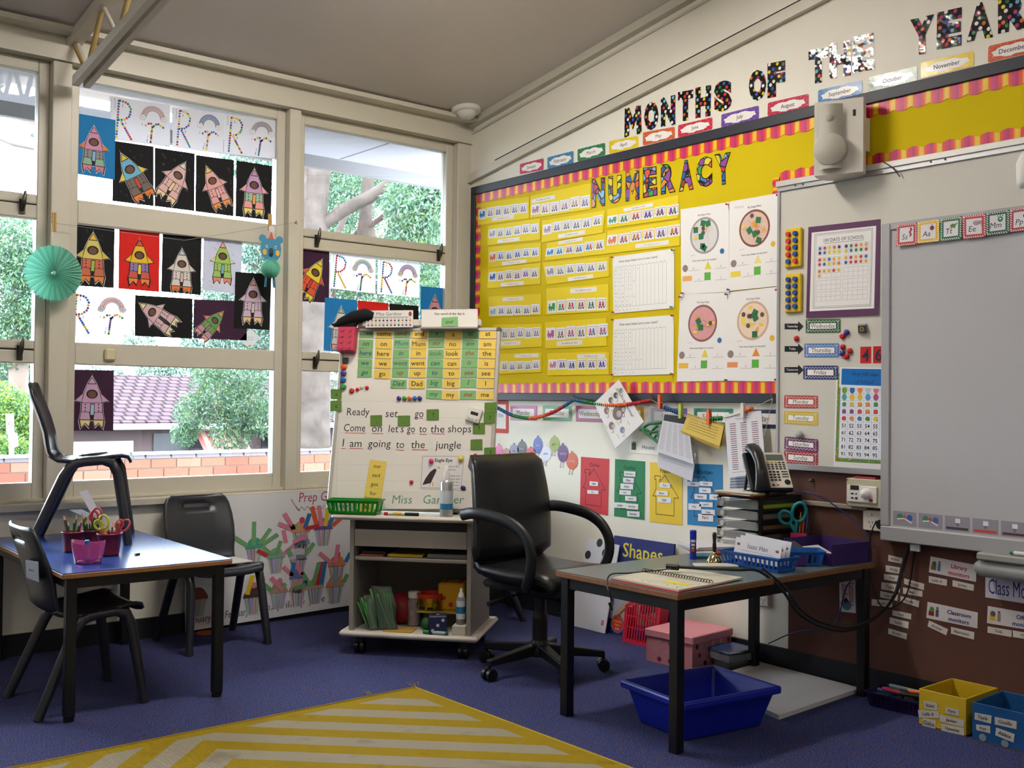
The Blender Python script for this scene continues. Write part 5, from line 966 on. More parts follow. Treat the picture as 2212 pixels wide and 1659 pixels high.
# brown pinboard
FELT = mat('#5c3c33', .95, var=.12, bump=.3, scale=160, name='brown_felt')
G(MRW).box(2.378, 5.2, .1, .905, .0005, .012, FELT).build('felt_pinboard', label='brown felt pinboard under the whiteboard', cat='pinboard'); DF = .0125
def tagq(c, t_, label, name='name_tag', col='#cfc9c4', group='name tags on the brown pinboard', d=DF, **kw):
    s = Sheet(RW, qn(*[(c[i], c[i+1]) for i in (0, 2, 4, 6)]), col, d=d, th=.0012); s.text(t_, .46, .7, .46, '#26242a', fit=.82, shear=.1, off=.012); return s.build(name, label=label, cat='name tag', group=group)
for nm, c, lb in (('Abbie', (372, 180, 562, 222, 560, 300, 370, 262), 'topmost in the left column'), ('Philip', (335, 320, 585, 360, 580, 447, 335, 405), 'second in the left column'), ('Riya', (312, 440, 557, 465, 555, 552, 315, 515), 'third in the left column'), ('Tayla', (278, 550, 530, 585, 528, 690, 275, 645), 'fourth in the left column'), ('Laila B', (262, 670, 500, 722, 497, 805, 262, 755), 'fifth in the left column'), ('Anaya', (145, 780, 425, 800, 422, 893, 145, 865), 'sixth in the left column'), ('Vanessa', (588, 498, 860, 573, 852, 660, 585, 572), 'tilted top of the second column'), ('Ben', (572, 622, 837, 672, 833, 750, 572, 705), 'middle of the second column'), ('Giselle', (540, 740, 793, 805, 782, 893, 535, 810), 'bottom of the second column'), ('Paris', (428, 930, 683, 980, 680, 1057, 425, 1000), 'upper of the lowest three'), ('Isaac', (390, 1025, 650, 1092, 643, 1182, 388, 1110), 'middle of the lowest three'), ('Bowie', (373, 1175, 625, 1250, 618, 1330, 370, 1250), 'bottom of the lowest three'), ('Laila A', (922, 465, 1168, 515, 1165, 603, 920, 553), 'left under the Library monitors sign'), ('Jaiden', (1245, 522, 1535, 585, 1528, 670, 1243, 605), 'right under the Library monitors sign'), ('Archer', (925, 1072, 1182, 1190, 1157, 1272, 905, 1150), 'steeply tilted under the Classroom monitors sign'), ('Harrison', (1223, 1158, 1540, 1230, 1533, 1330, 1222, 1248), 'right under the Classroom monitors sign'), ('Teila', (1720, 1150, 2048, 1205, 2045, 1297, 1718, 1235), 'left under the Office monitors sign'), ('Mia', (2062, 1205, 2380, 1260, 2375, 1345, 2065, 1295), 'right under the Office monitors sign')):
    tagq(c, nm, 'white name tag on the brown pinboard, ' + lb)
for l1, l2, c, col, pc, lb in (('Library', 'monitors', (945, 200, 1568, 318, 1563, 547, 922, 415), '#a81c3a', ['#3a6a4a', '#8a5a3a', '#3a6a90'], 'Library'), ('Classroom', 'monitors', (905, 817, 1587, 963, 1580, 1178, 887, 1035), '#24206a', ['#4a8a2a', '#8a2430', '#4a4a68'], 'Classroom'), ('Office', 'monitors', (1722, 873, 2500, 1010, 2500, 1235, 1710, 1105), '#1c3a8a', ['#5a5450', '#d8a82a', '#8a8078'], 'Office')):
    s = Sheet(RW, qn(*[(c[i], c[i+1]) for i in (0, 2, 4, 6)]), '#d2cdd0', d=DF, th=.001); s.text(l1, .64, .46, .26, col, fit=.6, off=.03); s.text(l2, .64, .88, .26, col, fit=.6, off=.03)
    s.rect(.04, .5, .15, .8, pc[1]); s.disc(.1, .4, .05, pc[0], 2); s.rect(.18, .35, .24, .8, pc[2], 2); s.disc(.21, .26, .025, '#7a5240', 3)
    s.build('monitor_sign', label='white sign with picture reading %s monitors' % lb, cat='sign', group='monitor signs')
s = Sheet(RW, qn((1690, 412), (2600, 520), (2600, 900), (1688, 755)), '#c2c0d0', d=DF, th=.001); s.text('Class Monitors', .52, .82, .62, '#2a2a78', fit=.94, off=.04); s.build('class_monitors_sign', label='white sign with tall blue lettering reading Class Monitors', cat='sign')
s = Sheet(RW, qm((275, 1075), (405, 1062), (410, 1375), (280, 1360)), '#cfcad0', d=DF, th=.001); s.text('Computer', .42, .5, .22, '#a82a3a', fit=1.2, rot=math.pi/2); s.text('Monitors', .88, .5, .22, '#a82a3a', fit=1.2, rot=math.pi/2); s.disc(.45, .8, .3, '#3a7a98'); s.disc(.4, .68, .14, '#3a2a24', 2)
s.build('computer_monitors_sign', label='white sign turned sideways reading Computer Monitors', cat='sign')
# wall fittings
t = thing('control_panel', 'beige wall control box with white plate and dial', 'control panel', RW.pt(2.77, .75, 0)); BX = mat('#b9b49a', .5); p0 = RW.px(*qm((365, 270))[0], .03); p1 = RW.px(*qm((640, 520))[0], .03); D4 = .0125
G(MRW).box(p0[0], p0[0]+.175, p1[1], p0[1], D4, .06, BX, .003).build('box', t); pl_ = G(MRW).box(p0[0]+.006, p0[0]+.146, p1[1]+.018, p0[1]-.028, .06, .068, mat('#dcd8d2', .35), .003).build('face_plate', t)
x, z = p0[0]+.1, (p0[1]+p1[1])/2+.0; g = G(MRW); g.M = MRW @ Matrix.Translation((x, z, .068)); g.lathe([(0.022, 0), (.022, .006), (.018, .022), (0, .025)], mat('#e2dfda', .3), 24); g.build('dial', t)
for a, b, c, d, col in ((.025, .065, .012, .03, '#1c1a1e'), (.028, .04, -.008, -.002, '#1c1a1e'), (.05, .055, -.008, -.002, '#1c1a1e'), (.028, .04, -.026, -.02, '#1c1a1e'), (.048, .06, -.028, -.018, '#3a3a3e'), (.112, .128, -.034, -.02, '#b02a34')): G(MRW).box(p0[0]+a, p0[0]+b, z+c, z+d, .068, .0695, col).build('socket', t)
for a, b in ((.006, .01), (.165, .01), (.165, -.01), (.006, -.01)): G(MRW).cyl((p0[0]+a, (p0[1]-.008 if b > 0 else p1[1]+.008), .06), (p0[0]+a, (p0[1]-.008 if b > 0 else p1[1]+.008), .0615), .003, '#3a382e', n=8).build('screw', t)
G(MRW).box(p0[0]+.03, p0[0]+.13, p0[1]+.0005, p0[1]+.008, .015, .05, '#a8343c', .001).build('red_booklet', label='red booklets lying on top of the wall control box', cat='booklet')
def outlet(s0, z0, w, h, label, d, plug=False):
    t = thing('power_outlet', label, 'power outlet', RW.pt(s0+w/2, z0, d)); WH = mat('#d4cec4', .35); G(MRW).box(s0, s0+w, z0, z0+h, d+.0005, d+.014, WH, .003).build('plate', t)
    for k in (.28, .72):
        G(MRW).cyl((s0+w*k, z0+h*.8, d+.014), (s0+w*k, z0+h*.8, d+.018), .006, WH, n=10).build('switch', t)
        for a, b, r_ in ((-.008, .004, .5), (.008, .004, -.5), (0, -.012, 0)):
            if plug and k > .5: continue
            g = G(MRW @ Matrix.Translation((s0+w*k+a, z0+h*.36+b, d+.014)) @ Matrix.Rotation(r_, 4, 'Z')); g.box(-.0012, .0012, -.005, .005, 0, .0006, '#1c1a1a'); g.build('pin_slot', t)
    return t
pa = RW.px(*qm((473, 530))[0], .02); outlet(pa[0], pa[1]-.085, .135, .085, 'white double power outlet under the wall control box', .0125, True)
outlet(2.165, .272, .105, .07, 'white double power outlet low on the cream wall', 0.)
g = G(MRW); x, z = pa[0]+.098, pa[1]-.052; g.cyl((x, z, .0275), (x, z, .055), .024, mat('#17171a', .4), n=16, r1=.02); g.build('power_plug', label='round black plug in the upper wall outlet', cat='plug')
G(MRW).box(2.39, pa[0]+.02, pa[1]-.005, pa[1]+.017, .013, .03, mat('#8f897c', .5), .004).build('conduit', label='beige cable conduit leading to the power outlet', cat='conduit')
G(MRW).lathe([(0, .034), (.006, .034), (.008, .013)], LATCH, 10, o=(RW.px(*qm((75, 292))[0])[0], RW.px(*qm((75, 292))[0])[1], 0)).build('wall_knob', label='small metal knob at the top corner of the brown pinboard', cat='knob')
# loudspeaker
t = thing('loudspeaker', 'white wall loudspeaker with grey rounded grille', 'loudspeaker', RW.pt(2.72, 2.2, 0)); SW = mat('#d6d2c8', .45); SG = mat('#aca89c', .55, bump=.3, scale=400)
SM = frame_mat(RW.pt(2.69, 2.17, .02), (.45, -.89, 0), (0, 0, 1))  # turned towards the room
sp0 = RW.pt(2.62, 2.16, .19); SM = frame_mat(sp0, (.36, -.93, 0), (0, 0, 1))
prof = [(0, 0), (.0, -.06), (.03, -.13), (.13, -.13), (.2, -.06), (.2, 0)]
g = G(SM); g.M = SM @ Matrix(((1, 0, 0, 0), (0, 0, 1, 0), (0, 1, 0, 0), (0, 0, 0, 1)))
g.prism([(a, b) for a, b in prof], .0, .31, SW); g.build('cabinet', t)
g = G(SM); n = 12; pts = [(.02+.1*i/n, .012+.02*math.sin(math.pi*i/n)) for i in range(n+1)]
vs = []; fs = []
for x, dz in pts: vs += [(x, .02, dz), (x, .29, dz)]
fs = [(2*i, 2*i+2, 2*i+3, 2*i+1) for i in range(n)]; g.add(vs, fs, SG, True); g.build('grille', t)
g = G(SM); n = 24; 
for i in range(n):
    pass
g.M = SM @ Matrix.Translation((.072, .1, .028)); g.lathe([(.068, -.028), (.068, .003), (.064, .007), (0, .009)], SG, 36); g.build('woofer_cover', t)
g = G(SM); g.M = SM @ Matrix.Translation((.07, .23, .0305)); g.lathe([(.017, 0), (.015, .002), (0, .003)], mat('#9a968a', .5), 20); g.build('tweeter_ring', t)
g = G(SM); g.box(.158, .17, .235, .262, -.04, .0005, '#2a1014'); g.build('brand_badge', t)
G(MRW).box(2.7, 2.78, 2.26, 2.4, .0245, .1, SW).build('wall_bracket', t)
G().tube(catmull([RW.pt(2.86, 2.2, .05), RW.pt(2.9, 2.17, .05), RW.pt(2.93, 2.13, .045)]), .0025, '#2a2628', n=5).build('speaker_cable', t)
q = RW.px(2202, 370, .25); g = G(MRW @ Matrix.Translation((q[0], q[1]-.06, .25))); g.M = MRW @ Matrix.Translation((q[0]+.01, q[1]-.05, .2)) @ Matrix.Rotation(math.pi/2, 4, 'X')
g = G(); p = RW.pt(q[0]+.02, q[1]-.06, .22); g.lathe([(0, 0), (.03, .004), (.04, .02), (.042, .09), (.03, .12), (.012, .14), (0, .14)], SW, 24, o=p); g.cyl((p.x, p.y, p.z+.13), (p.x+.2, p.y, p.z+.2), .012, SW); g.build('projector_fitting', label='white rounded fitting jutting out above the interactive board', cat='fitting')
# ================================================================ cupcake poster on the low wall
def qc(*p): return zq(p, 380, 1040, .1929)
t = thing('birthday_poster', 'long white birthday poster with paper cupcakes under the windows', 'poster', (-1.35, -.037, .03))
s = Sheet(WW, [(-1.84, .69), (-.8, .69), (-.8, .035), (-1.82, .012)], d=.0365, th=.001, raw=True, mt=mat('#d8d8dc', .6, var=.05, scale=5))
def pu(x, y): q = WW.px(*qc((x, y))[0], .037); return ((q[0]+1.84)/1.04, (.69-q[1])/.67)
u, v = pu(1375, 235); s.text('Prep G', u, v, .085, '#a83a5a', al='l', shear=.15, fit=.17); u, v = pu(1290, 200); s.line([(u, v), (u+.02, v+.05), (u+.05, v+.1)], .004, '#8a4a7a')
a_, b_ = pu(1340, 310), pu(1660, 290); s.line([(a_[0]+(b_[0]-a_[0])*i/10, a_[1]+(b_[1]-a_[1])*i/10+(.015 if i % 2 else -.015)) for i in range(11)], .003, '#8a4a7a')
for nm, x, y, c in (('January', 80, 1590, '#8a3a4a'), ('February', 520, 1530, '#3a3a44'), ('March', 770, 1480, '#4a6a7a'), ('April', 1045, 1450, '#24303a'), ('May', 1265, 1420, '#a04a3a'), ('June', 1480, 1385, '#24303a'), ('July', 1690, 1355, '#3a5a5a')):
    u, v = pu(x, y); s.text(nm, u, v, .06, c, al='l', shear=.15, fit=.13)
s.build('poster_sheet', parent=t)
def cupcake(x, y, w, icing, candles, cup=None, cherry=None):
    q = WW.px(*qc((x, y))[0], .038); q2_ = WW.px(*qc((x+w, y))[0], .038); W_ = q2_[0]-q[0]; H_ = W_*.85
    s = Sheet(WW, [(q[0]-W_/2, q[1]), (q[0]+W_/2, q[1]), (q[0]+W_/2, q[1]-H_), (q[0]-W_/2, q[1]-H_)], d=.038, th=.0012, raw=True); s.g = G()
    s.outline([(1, 0), (.8, 1), (.2, 1), (0, 0)], mat('#c8c4cc')); rnd = random.Random(int(x)); cols = cup or ['#8a6aa8', '#6a9a8a', '#a8586a', '#7a98c0', '#8aa85a', '#4a4a5a', '#c8a0a8']
    for i in range(9): a = .06+.88*i/9; b = a+.055; s.poly([(a, .03), (b, .03), (.5+(b-.5)*.62, .97), (.5+(a-.5)*.62, .97)], rnd.choice(cols), 1)
    n = 12; s.poly([(.5+.52*math.cos(math.pi*i/n), .06-.55*math.sin(math.pi*i/n)) for i in range(n+1)], icing, 1); s.poly([(.5+.4*math.cos(math.pi*i/n), -.2-.4*math.sin(math.pi*i/n)) for i in range(n+1)], icing, 2)
    if cherry: s.disc(.55, -.65, .16, cherry, 3, 12)
    for ang, col, u0, L_ in candles:
        ca, sa = math.cos(ang), math.sin(ang); bx, by = u0, -.15; wd = .12
        s.poly([(bx-wd*ca, by-wd*sa), (bx+wd*ca, by+wd*sa), (bx+wd*ca+L_*sa, by+wd*sa-L_*ca), (bx-wd*ca+L_*sa, by-wd*sa-L_*ca)], mat(col, .6), 4 + (int(ang*10) % 3))
    s.build('paper_cupcake', parent=t)
GN, PK, RDc, BLc, YLc, ORc = '#6aa06a', '#cf7a90', '#b02a34', '#2f6ea8', '#d8b828', '#d0582e'
cupcake(880, 740, 200, '#3f9a80', [(-.9, GN, .1, .9), (0, GN, .45, 1.4), (.6, GN, .75, 1.1), (1.0, GN, .95, 1.0)])
cupcake(1120, 850, 190, '#7aa890', [(-.8, GN, .3, .9), (.3, GN, .5, .9), (-1.0, RDc, .0, .7), (.9, PK, .9, .8)])
cupcake(1400, 560, 200, '#c89068', [(-.5, PK, .1, 1.1), (-1.1, PK, .05, .9), (.3, BLc, .7, .9), (1.45, RDc, .7, .8), (.1, GN, .1, .3)], cherry='#c04050')
cupcake(1650, 530, 200, '#6a4a90', [(-.25, ORc, .15, 1.2), (-.15, PK, .4, 1.2), (.15, YLc, .6, 1.2), (.4, BLc, .8, .9), (.9, ORc, 1.0, 1.1)])
cupcake(1405, 700, 190, '#8a90b8', [(1.2, PK, .0, .9), (-.2, PK, -.4, .8)])
cupcake(1370, 860, 200, '#c0bcc8', [(.6, GN, .9, .8), (-.4, GN, .1, .5)])
cupcake(1800, 940, 190, '#c87a50', [(-.8, PK, .2, 1.0), (.15, PK, .4, 1.1), (.5, BLc, 1.0, .6)], cherry='#c04858')
cupcake(1360, 1080, 180, '#6a6aa0', [(-.7, PK, .2, .9), (.2, BLc, .1, .9), (-.5, PK, .8, .9)])
cupcake(1150, 1240, 200, '#a89078', [(-.8, GN, .1, 1.1), (-.7, PK, .7, 1.0), (.9, GN, .5, .5)], cherry='#b87888')
cupcake(1360, 1220, 190, '#b0907c', [(1.4, GN, .3, .7), (.1, BLc, .9, .4)])
cupcake(1560, 1190, 190, '#b89078', [(-.5, GN, .2, 1.0), (.25, GN, .35, 1.4), (.15, RDc, .6, 1.4), (.15, BLc, .85, 1.4)])
cupcake(1780, 1170, 200, '#c08a68', [(.0, '#7a98b0', .5, .9), (.5, GN, .95, .5)])
cupcake(860, 1290, 210, '#4a3430', [(.25, YLc, .2, 1.1), (0, YLc, .85, .8)], cherry='#c87a80')
cupcake(240, 1310, 230, '#8a4a3a', [])

# ================================================================ stacking chairs
CH = mat('#26282f', .32, spec=.5, var=.06, scale=30, name='charcoal_plastic')
def chair_proto(label):
    t = thing('stacking_chair', label, 'chair', (0, 0, 0), 'charcoal plastic school chairs')
    cols = [-1, -.9, -.62, -.44, -.3, 0, .3, .44, .62, .9, 1]
    bp = [(-.245, .705, .13), (-.24, .69, .155), (-.232, .665, .168), (-.226, .645, .172), (-.212, .61, .178), (-.19, .55, .18), (-.172, .49, .176), (-.165, .44, .17), (-.158, .405, .168), (-.14, .38, .168)]
    def row(x, z, w, bow): return [(x + bow*(abs(c)**3), c*w, z + (0 if abs(c) < .95 else 0)) for c in cols]
    G().shell([row(x, z, w, .022) for x, z, w in bp], .012, CH, holes={(2, 3), (2, 4), (2, 5), (2, 6)}).build('backrest', t)
    spf = [(-.14, .38, .168), (-.11, .362, .175), (-.05, .358, .182), (.03, .366, .186), (.1, .378, .186), (.15, .384, .182), (.18, .376, .174), (.192, .352, .165)]
    G().shell([[(x, c*w, z + .014*(abs(c)**3)) for c in cols] for x, z, w in spf], .012, CH).build('seat', t)
    for sg in (-1, 1):
        y = sg*.178; Y = sg*.2
        G().tube([(-.05, y, .352), (.0, y, .362), (.07, y, .368), (.12, y, .36)], .02, CH, n=8, squash=(1, 1)).build('seat_rail', t)
        G().tube([(-.02, y, .362), (-.055, y, .345), (-.085, y, .3), (-.15, (y+Y)/2, .15), (-.215, Y, .0)], [.02, .022, .022, .021, .019], CH, n=8).build('leg', t)
        G().tube([(.08, y, .366), (.115, y, .352), (.135, y, .31), (.16, (y+Y)/2, .15), (.182, Y, 0)], [.02, .022, .022, .021, .019], CH, n=8).build('leg', t)
    return t
chair = chair_proto('charcoal plastic chair standing on the blue table')
def place(o, x, y, z, a, label): o.location = (x, y, z); o.rotation_euler = (0, 0, a); o['label'] = label; return o
place(chair, -2.42, -.345, .5525, -.38, 'charcoal plastic chair standing on the blue table')
c1 = copy_tree(chair); place(c1, -2.62, -.905, 0, 0, 'charcoal plastic chair tucked under the left side of the blue table')
s = Sheet(Fr((-2.649, -.905, 0), (0, -1, 0), (-.33, 0, 1)), zq([(178, 350), (265, 362), (270, 503), (182, 470)], 0, 1100, .3134), '#a9acb8', d=.002, th=.001); s.text('Bowie', .45, .55, .16, '#6a6e7c', fit=.7, shear=.2)
s.build('chair_label', parent=c1) if False else s.build('paper_label', label='grey paper label stuck on the back of the tucked in chair', cat='label')
c2 = copy_tree(chair); place(c2, -1.79, -.305, 0, -math.pi/2, 'charcoal plastic chair with its back to the cupcake poster')
c3 = copy_tree(chair); place(c3, -.33, -.55, 0, math.radians(150), 'charcoal plastic chair half hidden behind the trolley and office chair')
s = Sheet(Fr((0, 0, .385), (1, 0, 0), (0, 1, 0)), [(-1.86, -.2), (-1.63, -.18), (-1.62, -.37), (-1.88, -.4)], '#d6d4d6', d=.004, th=.004, raw=True); s.build('paper_sheets', label='white papers lying on the chair seat by the poster', cat='paper')
G().box(-1.955, -1.885, -.45, -.37, .4, .404, '#6fc04a').build('green_card', label='bright green card on the chair seat by the poster', cat='card')
G().lathe([(0, .004), (.05, .004), (.055, 0), (0, 0)], mat('#a8481f', .7), 20, o=onz(0, 432, 1361)+V((0, -.08, 0))).build('orange_disc', label='orange paper disc on the carpet below the cupcake poster', cat='disc')

# ================================================================ blue table
ET = Matrix.Translation((-2.445, -.625, 0)) @ Matrix.Rotation(-.03, 4, 'Z')
t = thing('school_table', 'blue topped school table with wooden edge and black legs', 'table', (-2.445, -.625, 0)); BLT = mat('#2b4f9e', .22, spec=.6, name='blue_laminate'); WED = mat('#8a5f38', .5, var=.15, scale=30); BMT = mat('#0d0d10', .4)
G(ET).box(-.325, .325, -.6, .6, .549, .552, BLT).build('table_top', t); G(ET).box(-.327, .327, -.602, .602, .53, .549, WED, .003).build('top_edging', t)
for x in (-1, 1):
    for y in (-1, 1): lg = G(ET).box(x*.285-.019, x*.285+.019, y*.56-.019, y*.56+.019, .015, .53, BMT, .003).build('leg', t); G(ET).cyl((x*.285, y*.56, 0), (x*.285, y*.56, .015), .02, BMT, n=12).build('glide', lg)
for x in (-1, 1): G(ET).box(x*.285-.015, x*.285+.015, -.54, .54, .49, .53, BMT).build('apron', t)
for y in (-1, 1): G(ET).box(-.27, .27, y*.56-.015, y*.56+.015, .49, .53, BMT).build('apron', t)
TZ = .552
def bucket(px, py, r, h, label):
    p = onz(TZ, px, py); t = thing('red_bucket', label, 'bucket', p, 'small red buckets'); RB = mat('#8a1f2c', .35)
    g = G(); g.lathe([(0, .002), (r*.76, .002), (r*.76, 0.0), (r*.8, h*.1), (r, h), (r*1.06, h), (r*1.06, h-.006), (r*.97, h-.006), (r*.74, .006), (0, .006)], RB, 24, o=p); g.build('pail', t)
    return p
b1 = bucket(156, 1192, .042, .085, 'small red bucket of pencils, left behind the pink tub'); b2 = bucket(196, 1186, .042, .082, 'small red bucket crowded with green pencils, middle'); b3 = bucket(236, 1200, .048, .092, 'small red bucket with scissors, right behind the pink tub')
PM = {}
def pencil(p0, dr, L_, col, label, r=.0038):
    p0 = V(p0); dr = V(dr).normalized(); g = G(); c = mat(col, .35)
    g.cyl(p0, p0+dr*(L_-.02), r, c, n=6); g.cyl(p0+dr*(L_-.02), p0+dr*(L_-.004), r, '#c8a070', r1=r*.35, n=6); g.cyl(p0+dr*(L_-.004), p0+dr*L_, r*.35, c, r1=.0004, n=6)
    return g.build('pencil', label=label, cat='pencil', group='pencils in the red buckets')
rnd = random.Random(11); pcols = ['#1f4a2a', '#245a34', '#1a3f28', '#2a5a3a', '#5a1f2a', '#2a2a2a', '#6a2a4a']; ordn = ['first', 'second', 'third', 'fourth', 'fifth', 'sixth', 'seventh', 'eighth', 'ninth', 'tenth', 'eleventh', 'twelfth', 'thirteenth', 'fourteenth', 'fifteenth', 'sixteenth']
for bp_, nm, n in ((b1, 'left', 7), (b2, 'middle', 16), (b3, 'right', 6)):
    for i in range(n):
        a = 2*math.pi*i/n + rnd.uniform(-.2, .2); rr = rnd.uniform(.008, .024)
        col = rnd.choice(pcols[:4] if nm == 'middle' else pcols) if nm != 'right' else rnd.choice(['#8a5a3a', '#6a2a2a', '#a8703a'])
        pencil(bp_+V((math.cos(a)*rr*.6, math.sin(a)*rr*.6, .01)), (math.cos(a)*.22, math.sin(a)*.22, 1), rnd.uniform(.115, .15), col, 'coloured pencil standing in the %s red bucket' % nm)
def scissors(c, up, side, sc, hcol, label, name='scissors', open_=.25):
    # handles as two loops, blades pointing down -up
    c = V(c); up = V(up).normalized(); side = V(side).normalized(); n = up.cross(side); t = thing(name, label, 'scissors', c); HM = mat(hcol, .35); BM = mat('#b4b6ba', .25, 1.0)
    for k, (sg, rx, ry) in enumerate(((-1, .02, .026), (1, .024, .034))):
        d = (up + side*sg*open_).normalized(); o = side if sg > 0 else side
        ctr = c + d*(.035+ry)*sc*1.0; w = d.cross(n).normalized()
        ring = [ctr + (d*math.cos(2*math.pi*i/16)*ry + w*math.sin(2*math.pi*i/16)*rx)*sc for i in range(17)]
        G().tube(ring, .006*sc, HM, n=6).tube([c - d*.005*sc, c + d*.04*sc], .007*sc, HM, n=6).build('handle', t)
        e = (-up + side*sg*-open_*.15).normalized(); G().add([c+n*.0015*sg+side*.007*sc, c+n*.0015*sg-side*.007*sc, c+n*.0015*sg+e*.11*sc, c+n*.003*sg+side*.007*sc, c+n*.003*sg-side*.007*sc, c+n*.003*sg+e*.11*sc], [(0, 1, 2), (5, 4, 3), (0, 3, 4, 1), (1, 4, 5, 2), (2, 5, 3, 0)], BM).build('blade', t)
    return t
CR = V((_R0.x, _R0.y, 0)); CF = V((_F.x, _F.y, 0)).normalized()
scissors(b2+V((0, 0, .085))+CF*.01+CR*.012, (.03, 0, 1), CR, .85, '#b83a4a', 'scissors with red loop handles rising from the middle bucket', open_=.1)
scissors(b3+V((0, 0, .082))-CR*.018, (-.3, .2, 1), CR, .8, '#b8c02e', 'scissors with lime yellow handles in the right bucket')
scissors(b3+V((0, 0, .082))+CR*.026, (.5, -.2, 1), CR, .75, '#c0404e', 'scissors with pink red handles leaning from the right bucket')
p = onz(TZ, 190, 1217); t = thing('pink_tub', 'translucent pink plastic tub with curved rim', 'tub', p); PT = clear_mat('pink_plastic', (.9, .35, .62), .2, haze=.7, hazecol=(.62, .1, .32))
g = G(); n = 32; vs = []
Mt = frame_mat(p, CR, CF)
for k, (f, z) in enumerate(((0, 0), (.82, 0), (.9, .03), (1.0, .06), (1.06, .078))):
    for i in range(n):
        a = 2*math.pi*i/n; zz = z + (.014*(math.cos(a)**2)*(1 if k == 4 else .5 if k == 3 else 0)); vs.append((.062*f*math.cos(a), .045*f*math.sin(a), zz))
fs = [(j*n+i, j*n+(i+1) % n, (j+1)*n+(i+1) % n, (j+1)*n+i) for j in range(4) for i in range(n)]; g.M = Mt; g.add(vs, fs, PT, True); g.build('tub_wall', t)
G(Mt).lathe([(0, .0005), (.05, .0005), (.05, .004), (0, .004)], mat('#b03a72', .4), 20, sx=1, sy=.72).build('tub_floor', t)
def glue(p, sc, capc, label, lab='#2a3a8a'):
    t = thing('glue_stick', label, 'glue stick', p); g = G(); g.cyl(p, p+V((0, 0, .022*sc)), .0135*sc, mat(capc, .3), n=18); g.build('base_ring', t)
    g = G(); g.cyl(p+V((0, 0, .022*sc)), p+V((0, 0, .082*sc)), .0125*sc, mat(lab, .3), n=18); g.build('barrel', t)
    q = p+V((0, 0, .05*sc)); d = (CAM-q); d.z = 0; d.normalize(); w = V((0, 0, 1)).cross(d)
    for z0, z1, col, hw in ((.02, .03, '#d8d4d0', .75), (.005, .014, '#e0dcd8', .6), (-.018, -.006, '#c83a2a', .6), (-.006, 0, '#d8c03a', .5)):
        pts = [q + d*math.cos(a)*.0128*sc + w*math.sin(a)*.0128*sc for a in [hw*(i/4-1) for i in range(9)]]
        G().add([x+V((0, 0, z0*sc)) for x in pts]+[x+V((0, 0, z1*sc)) for x in pts], [(i, i+1, 10+i, 9+i) for i in range(8)], col).build('label_print', t)
    g = G(); g.cyl(p+V((0, 0, .082*sc)), p+V((0, 0, .115*sc)), .0135*sc, mat(capc, .3), n=18); g.cyl(p+V((0, 0, .115*sc)), p+V((0, 0, .118*sc)), .0135*sc, mat(capc, .3), r1=.011*sc, n=18); g.build('cap', t)
glue(p+V((0, 0, .005))-CR*.004, .72, '#1f6aa8', 'glue stick with blue cap standing in the pink tub', '#c8ccd0')
q = b2+CF*.05-CR*.02; s = Sheet(Fr(q, CR, V((0, 0, 1))+CF*.2), zq([(590, 1045), (650, 1028), (765, 1230), (700, 1240)], 0, 760, .2893), '#d2d6e2', d=.012, th=.001); s.build('paper_strip', label='tall white paper strip leaning behind the buckets', cat='paper')
s = Sheet(Fr(q, CR, V((0, 0, 1))+CF*.2), zq([(515, 1180), (610, 1175), (690, 1215), (640, 1235)], 0, 760, .2893), '#b8c2dc', d=.016, th=.001); s.build('paper_scrap', label='curved bluish paper scrap behind the buckets', cat='paper')
p = onz(TZ, 297, 1199); G(zrot(.5, p)).box(-.01, .012, -.005, .005, 0, .008, mat('#3a4a5a', .4), .002).cyl((-.016, 0, .004), (-.01, 0, .004), .003, '#c87a4a', n=8).build('pencil_sharpener', label='tiny pencil sharpener lying on the blue table', cat='sharpener')

